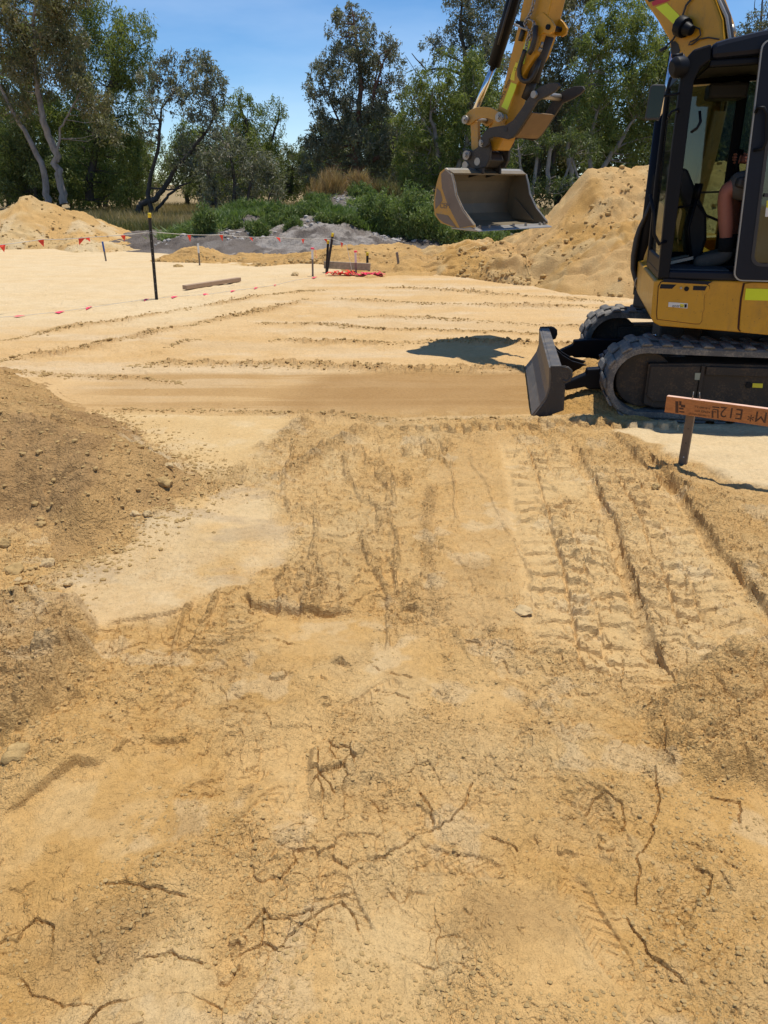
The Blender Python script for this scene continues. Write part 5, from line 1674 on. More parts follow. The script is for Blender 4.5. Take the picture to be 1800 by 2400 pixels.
kL = (.43, -.36, 1.57); aL = (.50, -.36, 1.19); tL = (.30, -.36, 1.075)
kR = (.54, -.62, 1.58); aR = (.58, -.62, 1.20); tR = (.38, -.62, 1.10)
J = [(.95, NC, 1.52), (.98, NC, 1.66), (1.0, NC, 1.84), (1.0, NC, 1.98), (.97, NC, 2.06), (.95, NC, 2.15), (.95, NC, 2.22),      # 0-6 spine, neck, head
     (.93, -.38, 1.53), (.68, -.365, 1.60), kL, (.452, -.36, 1.46), (.482, -.36, 1.32), aL, (.49, -.36, 1.11), (.38, -.36, 1.085), tL,     # 7-15
     (.93, -.56, 1.53), (.70, -.60, 1.60), kR, (.55, -.62, 1.48), (.565, -.62, 1.33), aR, (.57, -.62, 1.12), (.48, -.62, 1.10), tR,        # 16-24
     (1.0, -.29, 1.93), (.93, -.22, 1.72), (.74, -.19, 1.66), (.61, -.17, 1.73),                                                # 25-28 left arm to joystick
     (1.0, -.63, 1.93), (.93, -.70, 1.72), (.76, -.76, 1.68), (.64, -.79, 1.75)]
Ed = [(0, 1), (1, 2), (2, 3), (3, 4), (4, 5), (5, 6), (0, 7), (7, 8), (8, 9), (9, 10), (10, 11), (11, 12), (12, 13), (13, 14), (14, 15), (0, 16), (16, 17), (17, 18), (18, 19), (19, 20), (20, 21), (21, 22), (22, 23), (23, 24),
      (3, 25), (25, 26), (26, 27), (27, 28), (3, 29), (29, 30), (30, 31), (31, 32)]
Rd = [.13, .125, .135, .09, .058, .085, .07, .09, .085, .062, .058, .056, .038, .036, .034, .026, .09, .085, .062, .058, .056, .038, .036, .034, .026, .055, .045, .036, .030, .055, .045, .036, .030]
body_o = skin_mesh('body', [HFs(*p) for p in J], Ed, Rd, M['skin'], PO, 2)
# clothes
tor = [J[i] for i in (0, 1, 2, 3)] + [J[25], (.965, -.255, 1.83), J[29], (.965, -.665, 1.83)]
skin_mesh('shirt', [HFs(*p) for p in tor], [(0, 1), (1, 2), (2, 3), (3, 4), (4, 5), (3, 6), (6, 7)], [.155, .15, .155, .10, .078, .066, .078, .066], M['shirt'], PO, 2)
sh = [J[0], J[7], (.74, -.37, 1.59), (.440, -.362, 1.585), J[16], (.78, -.59, 1.59), (.53, -.615, 1.60)]
skin_mesh('shorts', [HFs(*p) for p in sh], [(0, 1), (1, 2), (2, 3), (0, 4), (4, 5), (5, 6)], [.165, .125, .118, .100, .125, .118, .100], M['shorts'], PO, 2)
for (k, a, t, sy) in ((kL, aL, tL, 1), (kR, aR, tR, -1)):
    nn = a[1]
    b = MB().tube([HFs(a[0] - .005, nn, a[2] + .055), HFs(a[0], nn, a[2]), HFs(a[0], nn, a[2] - .04)], [.051, .049, .052], 14); b.build('sock', M['sock'], PO)
    bv = [(a[0] + .02, nn, a[2] - .015), (a[0] + .01, nn, a[2] - .075), (a[0] - .06, nn, a[2] - .095), (a[0] - .14, nn, a[2] - .112), (a[0] - .205, nn, a[2] - .118)]
    skin_mesh('boot', [HFs(*p) for p in bv], [(0, 1), (1, 2), (2, 3), (3, 4)], [.056, (.060, .058), .055, .052, .042], M['boot'], PO, 2)
    b = MB(); b.prism(HF, [(a[0] - .25, a[2] - .165), (a[0] - .10, a[2] - .168), (a[0] + .03, a[2] - .165), (a[0] + .075, a[2] - .158), (a[0] + .075, a[2] - .135), (a[0] - .25, a[2] - .145)], nn - .045, nn + .045); b.build('boot_sole', M['sock'], PO, bevel=.012)


def hand(w0, dirv, side):
    """palm with four curled fingers and a thumb closing on the stick"""
    hx = Vector(w0); d = Vector(dirv).normalized(); up = Vector((0, 0, 1)); s = d.cross(up).normalized() * side
    vs = [hx - d * .03, hx + d * .03, hx + d * .065]; ed = [(0, 1), (1, 2)]; rd = [.026, .032, .026]
    for f in range(4):
        zo = .028 - .018 * f; L = [.030, .034, .032, .025][f]
        b0 = hx + d * .06 + up * zo; i = len(vs)
        vs += [b0, b0 + d * L - s * .004, b0 + d * L * 1.3 - s * .030, b0 + d * L * .6 - s * .045]
        ed += [(2, i), (i, i + 1), (i + 1, i + 2), (i + 2, i + 3)]; rd += [.0095, .009, .0085, .0075]
    i = len(vs); vs += [hx + d * .02 + up * .035 - s * .01, hx + d * .045 + up * .048 - s * .03, hx + d * .065 + up * .046 - s * .04]; ed += [(1, i), (i, i + 1), (i + 1, i + 2)]; rd += [.012, .0105, .009]
    return skin_mesh('hand', vs, ed, rd, M['skin'], PO, 1)


hd = HF.v3(-1, 0, .15)
hand(HFs(.60, -.17, 1.735), hd, 1)
hand(HFs(.63, -.79, 1.755), hd, -1)
# face and cap
hc_ = HFs(.94, NC, 2.17)
fx = HF.v3(-1, 0, 0); sxv = HF.v3(0, 1, 0)
b = MB()
for s_ in (-1, 1):
    p = hc_ + fx * .088 + sxv * s_ * .030 + Vector((0, 0, .01)); b.tube([p, p + fx * .012], [.011, .006], 8)
b.build('eye', M['white'], PO)
b = MB().tube([hc_ + fx * .085 + Vector((0, 0, .012)), hc_ + fx * .112 + Vector((0, 0, -.018)), hc_ + fx * .088 + Vector((0, 0, -.028))], [.009, .014, .010], 8); b.build('nose', M['skin'], PO)
b = MB().tube([hc_ + fx * .084 + sxv * .022 + Vector((0, 0, -.05)), hc_ + fx * .094 + Vector((0, 0, -.052)), hc_ + fx * .084 - sxv * .022 + Vector((0, 0, -.05))], .006, 6); b.build('mouth', M['skin'], PO)
for s_ in (-1, 1):
    p = hc_ + sxv * s_ * .086; b = MB().tube([p + Vector((0, 0, .02)), p + Vector((0, 0, -.03))], [.016, .010], 8); b.build('ear', M['skin'], PO)
b = MB().tube([hc_ + Vector((0, 0, .035)), hc_ + Vector((0, 0, .07)), hc_ + Vector((0, 0, .10)), hc_ + Vector((0, 0, .112))], [.100, .098, .07, .02], 20)
b.box(hc_ + fx * .13 + Vector((0, 0, .04)), (.10, .13, .012), fx, sxv); b.build('cap', M['hat'], PO, bevel=.004)

# ------------------------------------------------------------------ profile board on its steel stake
g0 = G(1612, 1088)
zb = hz(g0[0], g0[1])
PB = empty('profile_board', (g0[0], g0[1], zb), 'orange timber board nailed on top of a flat grey steel stake at the right edge', 'profile board')
bl0 = np.array([1.690, 4.503]); bl1 = np.array([2.16, 4.17])
bd = (bl1 - bl0) / np.linalg.norm(bl1 - bl0)
LB = Frame(bl0, bd, (bd[1], -bd[0]))            # n towards the camera
zl = lambda v, u: LB.at(u, v, 0)[1]
(aL0, zB0), (aL1, zB1) = LB.at(1557, 966), LB.at(1800, 1000)
(_, zT0), (_, zT1) = LB.at(1561, 928), LB.at(1800, 960)
slb = (zB1 - zB0) / (aL1 - aL0); hgt = ((zT0 - zB0) + (zT1 - zB1)) / 2
L2 = 1.15
def bquad(a0, a1, o0, o1):
    return [(a0, zB0 + slb * (a0 - aL0) + o0), (a1, zB0 + slb * (a1 - aL0) + o0), (a1, zB0 + slb * (a1 - aL0) + o1), (a0, zB0 + slb * (a0 - aL0) + o1)]
b = MB(); b.prism(LB, bquad(aL0, L2, 0, hgt), 0, -.036); brd = b.build('timber_board', M['lvl'], PB, bevel=.0015)
b = MB(); b.prism(LB, bquad(aL0 + .0005, L2 - .0005, hgt - .001, hgt + .0012), -.0015, -.0345); b.build('sawn_edge', M['lvl_top'], brd)
bx_ = Vector((bd[0], bd[1], slb)).normalized(); bup = Vector((0, 0, 1))
def bt(s, size, u, v, nm='printed_text', sx=1.0, mt='ink', al='LEFT'):
    a, z = LB.at(u, v, .0012)
    o = text_obj(nm, s, M[mt], size, LB.w(a, .0012, z), -bx_, -bup, brd, .0002, sx, al)
    return o
M['board_ink'] = simple_mat('faded_board_print', (.10, .045, .02), .8)
# upside-down print: text runs right to left when seen from here
bt('FORM* E12', .088, 1688, 953, sx=.98, mt='board_ink', al='RIGHT')
bt('A-BOND R.1', .016, 1665, 956, mt='board_ink'); bt('AS/NZS 4357', .016, 1665, 965, mt='board_ink'); bt('E-1250 H2S WOOD', .014, 1663, 974, mt='board_ink')
b = MB()
def brect(u0, v0, u1, v1):
    b.prism(LB, [LB.at(u, v, 0) for u, v in ((u0, v0), (u1, v0 + (u1 - u0) * .13), (u1, v1 + (u1 - u0) * .13), (u0, v1))], 0, .0012)
brect(1583, 940, 1590, 967); brect(1592, 963, 1604, 966); brect(1592, 940, 1597, 950); brect(1596, 948, 1606, 954); brect(1592, 955, 1602, 959)
brect(1670, 952, 1686, 955); brect(1670, 958, 1684, 960); brect(1668, 962, 1672, 979); brect(1681, 962, 1684, 980); brect(1673, 964, 1678, 966)
b.build('printed_marks', M['board_ink'], brd)
b = MB()
a_, _ = LB.at(1617, 970, -.04)
b.prism(LB, [(a_ - .024, zb - .25), (a_ + .024, zb - .25), (a_ + .026, zB0 + slb * (a_ - aL0) + hgt - .006), (a_ - .020, zB0 + slb * (a_ - aL0) + hgt - .006)], -.0365, -.0425)
b.prism(LB, [(a_ + .018, zb - .25), (a_ + .024, zb - .25), (a_ + .026, zB0 + hgt * .7), (a_ + .020, zB0 + hgt * .7)], -.0425, -.070)
stk = b.build('steel_stake', M['stake_steel'], PB)
for q in range(3):
    b = MB().tube([LB.w(a_ + .005, -.0362, zb + .05 + .09 * q), LB.w(a_ + .005, -.0355, zb + .05 + .09 * q)], .004, 8); b.build('stake_hole', M['white'] if q == 0 else M['ink'], stk)
for (u, v, dx) in ((1624, 928, .000), (1642, 930, -.010)):
    a, z = LB.at(u, v, -.018); b = MB().tube([LB.w(a, -.018, z - .02), LB.w(a + dx, -.018, z + .026)], .0022, 6); b.build('nail', M['steel'], PB)

# ------------------------------------------------------------------ star pickets, survey pegs, bunting, timber
def ground_at(u, v):
    p = G(u, v); z = hz(p[0], p[1]); p = G(u, v, z); return p[0], p[1], hz(p[0], p[1])


def picket(bu, bv, tu, tv, label):
    x, y, z = ground_at(bu, bv); t = YP(tu, tv, y)
    e = empty('star_picket', (x, y, z), label, 'picket', 'black star pickets with yellow caps')
    b = MB(); p0 = np.array([x, y, z - .12]); p1 = np.array([t[0], y, t[2] - .03]); ax = p1 - p0; ax /= np.linalg.norm(ax)
    for k in range(3):
        an = math.radians(90 + 120 * k); d = np.array([math.cos(an), math.sin(an), 0]); d -= ax * (d @ ax); d /= np.linalg.norm(d); s = np.cross(ax, d)
        L = np.linalg.norm(p1 - p0); b.box((p0 + p1) / 2 + d * .013, (.026, .005, L), d, s, ax)
    b.build('post', M['picket'], e)
    b = MB()
    for q in range(9):
        c = p0 + ax * (.25 + q * .1); b.tube([c + np.array([.004, -.028, 0]), c + np.array([.004, -.0285, 0])], .004, 6)
    if tv < 520: b.build('hole', M['white'], e)
    c1 = np.array([t[0], y, t[2]])
    b = MB().tube([c1 - ax * .065, c1 - ax * .01, c1], [.026, .026, .022], 12); b.build('cap', M['cap_yellow'], e)
    return e, t


pk1, pt1 = picket(367, 702, 350, 499, 'tallest black star picket, standing alone on the pale sand holding the flag string')
pk2, pt2 = picket(763, 640, 780, 546, 'leaning black star picket with yellow cap, left end of the timber')
pk3, pt3 = picket(764, 639, 769, 563, 'upright short star picket crossing the leaning one by the timber')
pk4, pt4 = picket(861, 634, 861, 591, 'short black star picket with yellow cap behind the right end of the timber')


def peg(bu, bv, tu, tv, topmat, topfrac, label, w=.035, bodymat='grey_wood', rib=False):
    x, y, z = ground_at(bu, bv); t = YP(tu, tv, y)
    e = empty('survey_peg', (x, y, z), label, 'survey peg', 'survey pegs around the site edge')
    p0 = np.array([x, y, z - .06]); p1 = np.array([t[0], y, t[2]]); ax = (p1 - p0); L = np.linalg.norm(ax); ax /= L
    X = np.array([1, .15, 0]); X -= ax * (X @ ax); X /= np.linalg.norm(X); Yv = np.cross(ax, X)
    m = p1 - ax * L * topfrac
    b = MB(); b.box((p0 + m) / 2, (w, w * .6, np.linalg.norm(m - p0)), X, Yv, ax); b.build('shaft', M[bodymat], e, bevel=.003)
    b = MB(); b.box((p1 + m) / 2, (w * 1.06, w * .66, np.linalg.norm(p1 - m)), X, Yv, ax); b.build('painted_top', M[topmat], e, bevel=.003)
    if rib:
        b = MB().tube([p1 - ax * .01, p1 + ax * .02], w * .85, 8)
        q = p1 + X * w
        b.strip(Frame((q[0], q[1]), (1, 0), (0, 1)), [(0, q[2]), (.03, q[2] - .05), (.02, q[2] - .11), (.045, q[2] - .17)], -.015, .015, .003)
        b.build('ribbon', M['pink_flag'], e)
    return e, t


peg(249, 612, 240, 566, 'blue_paint', .45, 'survey peg with blue painted top beside the left sand pile')
peg(468, 622, 464, 571, 'white_paint', .38, 'wooden survey peg with white top standing right of the tall picket')
peg(733, 648, 732, 583, 'white_paint', .34, 'survey peg with pink ribbon and white band, left of the pickets', rib=True)
peg(835, 643, 833, 590, 'white_paint', .42, 'survey peg with pink tip in front of the lying timber', rib=True)
peg(938, 636, 930, 591, 'grey_wood', .2, 'plain grey leaning survey peg furthest right on the sand bank', w=.045)


def bunting(name, label, pts, flags, sag, size, lying=False, group='orange bunting strings'):
    """pts: world points of the twine; flags: (pixel u, drop dir, scale)"""
    e = empty(name, tuple(pts[0]), label, 'flag string', group)
    P = [np.array(p, float) for p in pts]
    fine = []
    for i in range(len(P) - 1):
        L = np.linalg.norm(P[i + 1] - P[i])
        for k in range(12):
            t = k / 12; q = P[i] + (P[i + 1] - P[i]) * t; q = q - np.array([0, 0, sag[i] * 4 * t * (1 - t)]); fine.append(q)
    fine.append(P[-1])
    b = MB().tube(fine, .0045 if not lying else .003, 5); b.build('twine', M['string'], e)
    F_ = np.array(fine); d_, = [np.array([0, 0, 0])],
    px = []
    for q in F_:
        r = q - C0; f = r[1] * CP - r[2] * SP; px.append(900 + 1800 * r[0] / f)
    px = np.array(px); o = np.argsort(px)
    for (u, lean, sc) in flags:
        q = np.array([np.interp(u, px[o], F_[o, k]) for k in range(3)])
        i = int(np.argmin(np.abs(px - u))); t = F_[min(i + 1, len(F_) - 1)] - F_[max(i - 1, 0)]; t /= np.linalg.norm(t)
        if t[0] < 0: t = -t
        w = size * sc; dn = np.array([0, 0, -1.0]) if not lying else np.array([0, -1.0, 0])
        tip = q + dn * w * 1.15 * (1 - abs(lean) * .45) + t * lean * w + np.array([0, RS.uniform(-.3, .3) * w, 0]) * (0 if lying else 1)
        a0 = q - t * w * .5; a1 = q + t * w * .5
        if lying:
            for p_ in (a0, a1, tip): p_[2] = hz(p_[0], p_[1]) + .012
        mid = (a0 + a1 + tip) / 3 + np.array([0, RS.uniform(-.02, .02), 0]) + (np.array([0, 0, .012]) if lying else 0)
        b = MB(); b.add([a0, a1, tip, mid], [(0, 1, 3), (1, 2, 3), (2, 0, 3)])
        off = np.array([0, -.002, .001]); b.add([a0 + off, a1 + off, tip + off, mid + off], [(1, 0, 3), (2, 1, 3), (0, 2, 3)])
        b.build('flag', M['orange_flag' if not lying else 'pink_flag'], e)
    return e


yp = pk1.location[1]
zt = YP(356, 543, yp)
lp = G(10, 739)
pl0 = YP(0, 578, lp[1] + .05); pl0 = np.array([pl0[0] - .55, pl0[1] - .45, pl0[2] - .02])
pr = YP(776, 559, pk2.location[1])
bunting('flag_string', 'raised string of orange triangular flags running past the tall picket to the picket cluster', [pl0, YP(100, 561, 10.95), YP(210, 556, 11.35), zt, YP(520, 550, 13.3), YP(640, 555, 14.4), pr, YP(812, 572, pk2.location[1] - .4), YP(826, 640, pk2.location[1] - .5)],
        [(5, .2, 1), (95, .3, 1.05), (192, -.5, 1.1), (204, .6, .8), (288, .1, .85), (443, .1, 1.1), (518, .2, 1.1), (587, .7, 1), (651, .7, 1.1), (710, .0, .9), (762, .6, 1.0), (801, 0, 1.05)], [.01, .01, .01, .02, .02, .02, 0, 0], .090)
lyp = [G(u, v) for u, v in ((-40, 750), (45, 743), (140, 733), (210, 724), (340, 704), (405, 698), (485, 690), (545, 683), (600, 675), (645, 668), (690, 658), (738, 651))]
lyp = [np.array([p[0], p[1], hz(p[0], p[1]) + .012]) for p in lyp]
bunting('flag_string', 'fallen string of pink flags lying on the pale sand in front of the tall picket', lyp,
        [(46, .2, 1.0), (140, .3, 1.0), (209, .0, .7), (343, 0, .6), (409, .0, .8), (483, 0, .8), (546, 0, .8), (600, 0, .7), (645, 0, .6), (737, 0, 1.2)], [0] * 11, .15, True)


def beam(name, p0, p1, w, h, mat, label, cat, group=None):
    p0 = np.array(p0); p1 = np.array(p1); ax = p1 - p0; L = np.linalg.norm(ax); ax /= L
    Yv = np.cross(np.array([0, 0, 1.]), ax); Yv /= np.linalg.norm(Yv); Z = np.cross(ax, Yv)
    b = MB()
    n = 6
    for i in range(n):
        pass
    b.box((p0 + p1) / 2, (L, w, h), ax, Yv, Z)
    o = b.build(name, mat, None, bevel=.004, origin=tuple((p0 + p1) / 2))
    return tag(o, label, cat, group)


q0 = ground_at(433, 681); q1 = ground_at(561, 660)
beam('timber_plank', (q0[0], q0[1], q0[2] + .05), (q1[0], q1[1], q1[2] + .04), .09, .065, M['old_wood'], 'brown timber plank lying alone on the pale sand near the tall picket', 'plank')
q0 = ground_at(760, 638); q1 = ground_at(868, 643)
beam('timber_beam', (q0[0], q0[1], q0[2] + .14), (q1[0] + .0, q1[1] + .1, q1[2] + .13), .045, .135, M['pale_wood'], 'weathered timber on edge between the pickets over red flagging', 'timber')
# crumpled flagging
def ribbon_pile(cx, cy, n, sx, label, mt):
    b = MB(); z0 = hz(cx, cy)
    for k in range(n):
        p = np.array([cx + RS.uniform(-sx, sx), cy + RS.uniform(-.15, .1), z0 + RS.uniform(.0, .08)])
        pts = []
        a = RS.uniform(-.4, .4)
        for j in range(5):
            pts.append((p[0] + j * .05 * math.cos(a), z0 + .015 + abs(RS.normal(0, .035))))
        b.strip(Frame((0, p[1]), (1, 0), (math.sin(a), -1)), pts, -.04, .04, .003)
    o = b.build('flagging_bundle', M[mt], None, origin=(cx, cy, z0)); return tag(o, label, 'flagging')


gA = G(785, 645); gB = G(850, 646)
ribbon_pile(gA[0], gA[1], 16, .20, 'crumpled orange red flagging under the left half of the lying timber', 'orange_flag')
ribbon_pile(gB[0], gB[1] - .05, 16, .28, 'crumpled pink red flagging under the right end of the lying timber', 'pink_flag')

# ------------------------------------------------------------------ stones, lumps
def rock_mesh(r, seed, sub=2, flat=.7):
    bm = bmesh.new(); bmesh.ops.create_icosphere(bm, subdivisions=sub, radius=1)
    rs = np.random.RandomState(seed)
    ks = rs.normal(size=(9, 3)); ks /= np.linalg.norm(ks, axis=1)[:, None]; hs = rs.uniform(.55, .95, 9)
    for v in bm.verts:
        p = np.array(v.co)
        for k, h in zip(ks, hs):
            d = p @ k
            if d > h: p = p - k * (d - h) * .85
        p = p * (1 + .18 * math.sin(p[0] * 5 + seed) * math.sin(p[1] * 6 + seed * 2) + rs.uniform(-.06, .06))
        v.co = (p[0] * r, p[1] * r * .85, p[2] * r * flat)
    me = bpy.data.meshes.new('sand_lump'); bm.to_mesh(me); bm.free()
    return me


def spz(x, y):
    z = hz(x, y)
    if -5.2 < x < -.95 and 2.9 < y < 7.6:
        j = int((x + 5.2) / 4.25 * 429); i = int((y - 2.9) / 4.7 * 399); z = max(z, float(SPZ[i, j]))
    return z


M['clod'] = simple_mat('dry_sand_lump', (.44, .295, .125), .95, scale=25, var=.22, bumpd=.004, spec=.1)
M['clod_pale'] = simple_mat('pale_sand_lump', (.54, .39, .20), .95, scale=25, var=.2, bumpd=.004, spec=.1)
def hit(u, v):
    """sight line against the near heap and ground"""
    d = ray(u, v)
    for t in np.linspace(.8, 9, 1600):
        p = C0 + d * t
        if p[2] < spz(p[0], p[1]): return p
    return G(u, v)


for k, (u, v, r, lab, mt) in enumerate([
        (113, 1325, .050, 'angular pale sand block on the slope below the spoil heap', 'clod_pale'), (38, 1338, .062, 'large cracked lump lying left of the angular block', 'clod'),
        (382, 1130, .060, 'dark hollow lump halfway up the right foot of the spoil heap', 'clod'), (395, 1092, .035, 'pale rounded stone among white crumbs on the heap foot', 'clod_pale'),
        (95, 1232, .042, 'brown round lump at the lower left of the spoil heap', 'clod'), (315, 1206, .036, 'first of two pale lumps at the lower edge of the heap', 'clod_pale'),
        (345, 1205, .034, 'second of two pale lumps nearest the scraped patch', 'clod_pale'), (8, 1275, .050, 'grey stone cut by the left edge of the view', 'clod'),
        (40, 1362, .032, 'small split lump below the large cracked lump', 'clod_pale'), (160, 1370, .030, 'yellowish pebble at the edge of the scraped patch', 'clod_pale'),
        (38, 1770, .055, 'round dark lump among crumbs near the lower left edge', 'clod'), (1604, 1458, .022, 'small dark pebble at the end of the right crawler print', 'clod'),
        (1226, 1432, .060, 'flat broken crust flake standing up between the crawler prints', 'clod_pale'), (60, 1365, .02, 'tiny brown pebble above the grey lump heap', 'clod'),
        (690, 645, .11, 'sand coloured boulder on the pale sand left of the pegs', 'clod_pale'), (418, 626, .12, 'low brown clod at the foot of the sand bank near the white peg', 'clod'),
        (1537, 1142, .035, 'dark wet lump inside the middle crawler rut', 'clod')]):
    p = hit(u, v)
    me = rock_mesh(r * .8, 400 + k, 3 if r > .03 else 2, .72 if k not in (12,) else .35)
    me.materials.append(M[mt])
    o = bpy.data.objects.new('sand_lump', me); COL.objects.link(o); o.location = (p[0], p[1], p[2] + r * .02); o.rotation_euler = (RS.uniform(-.3, .3), RS.uniform(-.3, .3), RS.uniform(0, 6.28))
    tag(o, lab, 'lump', 'single lumps of sand')


def scatter_clods(name, label, pts, mat, lo, hi, seed):
    rs = np.random.RandomState(seed)
    bm = bmesh.new(); bmesh.ops.create_icosphere(bm, subdivisions=1, radius=1)
    base = np.array([v.co[:] for v in bm.verts]); fc = np.array([[v.index for v in f.verts] for f in bm.faces]); bm.free()
    n = len(pts)
    var = []
    for k in range(14):
        b_ = base * (1 + rs.uniform(-.28, .22, (len(base), 1))); b_[:, 2] *= .75; var.append(b_)
    var = np.array(var)
    pick = rs.randint(0, 14, n); B = var[pick]
    an = rs.uniform(0, 6.28, n); c, s = np.cos(an), np.sin(an)
    r = lo + (hi - lo) * rs.rand(n) ** 3.2
    X = (B[:, :, 0] * c[:, None] - B[:, :, 1] * s[:, None]) * r[:, None] * rs.uniform(.8, 1.3, n)[:, None] + pts[:, 0:1]
    Yv = (B[:, :, 0] * s[:, None] + B[:, :, 1] * c[:, None]) * r[:, None] + pts[:, 1:2]
    Z = B[:, :, 2] * r[:, None] + pts[:, 2:3] + r[:, None] * .02
    V = np.stack([X, Yv, Z], -1).reshape(-1, 3)
    F = (fc[None] + (np.arange(n) * len(base))[:, None, None]).reshape(-1, 3)
    me = np_mesh(name, V, F, mat, None, False, 3)
    o = bpy.data.objects.new(name, me); COL.objects.link(o)
    return tag(o, label, 'crumbs', None, 'stuff')


# crumbs follow the disturbed places
rs = np.random.RandomState(21)
cand = []
nn_ = 56000
vv = rs.uniform(1000, 2440, nn_); uu = rs.uniform(-60, 1860, nn_)
d_ = np.stack([(uu - 900) / 1800., CP + (1200 - vv) / 1800. * SP, -SP + (1200 - vv) / 1800. * CP], -1)
xy = d_[:, :2] * (CAM_H / -d_[:, 2])[:, None]
x_, y_ = xy[:, 0], xy[:, 1]
pm_ = sstep(.47, .62, fbm(x_ * 2.1 + 5, y_ * 2.1, 5, 8, .6)) * .75 + .03
for z_ in (Z_HEAPR, Z_HEAPL, Z_RIDGEL):
    pm_ = np.maximum(pm_, .8 * (poly_sd(x_, y_, z_) > 0))
for z_ in (Z_RIGHT_PALE, Z_LEFT_TRI, Z_SCRAPE, Z_STRIP):
    pm_ = np.where(poly_sd(x_, y_, z_) > 0, .012, pm_)
for (P, hh, ww, sd_) in RUTS + DIAG:
    dd, _, _ = seg_dist(x_, y_, P); pm_ = np.maximum(pm_, .75 * np.exp(-(dd / (ww * .9)) ** 2))
keep = rs.rand(nn_) < pm_ * .42
x_, y_ = x_[keep], y_[keep]
hh_, _ = terrain(x_, y_, False)
near_pts = np.stack([x_, y_, hh_], -1)
near_pts = near_pts[~((x_ < -.95) & (y_ > 2.9) & (np.array([spz(a, b) for a, b in zip(x_, y_)]) > hh_ + .02))]
scatter_clods('sand_crumbs', 'loose crumbs of sand scattered over the churned foreground', near_pts, M['clod'], .0016, .0070, 1)
# on the spoil heap
ii = rs.randint(0, SPX.size, 9000); zz_ = SPZ.ravel()[ii]
kp = zz_ > .03
sp_pts = np.stack([SPX.ravel()[ii], SPY.ravel()[ii], zz_], -1)[kp]
scatter_clods('sand_crumbs', 'crumbs and lumps covering the brown spoil heap', sp_pts, M['clod'], .003, .020, 2)
# rim around the foot of the heap
t_ = gp([(225, 965), (330, 1005), (420, 1062), (470, 1095), (520, 1112), (470, 1150), (420, 1198), (350, 1238), (250, 1300), (150, 1330), (90, 1420), (40, 1470)])
rp_ = []
for k in range(2400):
    i = rs.randint(0, len(t_) - 1); f = rs.rand(); x = t_[i][0] * (1 - f) + t_[i + 1][0] * f + rs.normal(0, .12); y = t_[i][1] * (1 - f) + t_[i + 1][1] * f + rs.normal(0, .07)
    rp_.append((x, y, spz(x, y)))
scatter_clods('sand_crumbs', 'crumbs that rolled to the foot of the spoil heap', np.array(rp_), M['clod'], .003, .014, 3)
# lumps tumbled over the lower faces of the tall pile and the bank
for (nm_, k_, lo_, hi_, n_, lab_) in (('sand_pile', 0, .012, .065, 2600, 'lumps that tumbled down the face of the tall sand pile'), ('sand_bank', 0, .012, .055, 1500, 'lumps along the low sand bank'), ('sand_pile', 1, .012, .05, 900, 'lumps on the pale sand pile at the left')):
    X_, Y_, Z_ = PILES[nm_][k_]
    a_ = (rs.rand(n_) ** 1.7 * X_.shape[0] * .55).astype(int); b_ = rs.randint(0, X_.shape[1], n_)
    q_ = np.stack([X_[a_, b_], Y_[a_, b_], Z_[a_, b_]], -1); q_ = q_[(q_[:, 2] > .0) & (fbm(q_[:, 0] * 1.1, q_[:, 1] * 1.1, 3, 5) > .46)]
    scatter_clods('sand_lumps', lab_, q_, M['clod'], lo_, hi_, 30 + k_)
# windrows further back
wp = []
for (P, hh, ww, sd_) in FARR:
    L = len(P)
    tot = sum(math.dist(P[k], P[k + 1]) for k in range(L - 1))
    for k in range(int(tot * 130)):
        i = rs.randint(0, L - 1); f = rs.rand()
        x = P[i][0] * (1 - f) + P[i + 1][0] * f + rs.normal(0, .02); y = P[i][1] * (1 - f) + P[i + 1][1] * f + rs.normal(0, ww * .55)
        wp.append((x, y))
wp = np.array(wp); hh_, _ = terrain(wp[:, 0], wp[:, 1], False)
scatter_clods('sand_crumbs', 'crumbly windrows left between the graded strips', np.stack([wp[:, 0], wp[:, 1], hh_], -1), M['clod'], .006, .020, 4)

# ------------------------------------------------------------------ trees and plants
def leaves(cent, rad, counts, size, droop, rs, aspect=.32, flat=.0, varc=None):
    """triangular leaves round cluster centres; returns V,F,C"""
    n = int(counts.sum())
    k = np.repeat(np.arange(len(cent)), counts)
    g = rs.normal(size=(n, 3)); g /= np.linalg.norm(g, axis=1)[:, None]
    rr = rs.rand(n) ** .42
    P = cent[k] + g * rr[:, None] * rad[k]
    d = rs.normal(size=(n, 3)); d[:, 2] -= droop; d /= np.linalg.norm(d, axis=1)[:, None]
    s = np.cross(d, rs.normal(size=(n, 3))); s /= np.linalg.norm(s, axis=1)[:, None]
    L = size * rs.uniform(.6, 1.35, n)[:, None]
    V = np.stack([P - s * L * aspect * .5, P + s * L * aspect * .5, P + d * L], 1).reshape(-1, 3)
    F = np.arange(3 * n).reshape(n, 3)
    c0 = (varc[k] if varc is not None else rs.rand(n))
    C = np.stack([np.clip(c0 + rs.normal(0, .22, n), 0, 1), (rs.rand(n) < .06) * .8, np.zeros(n)], -1)
    return V, F, np.repeat(C, 3, 0)


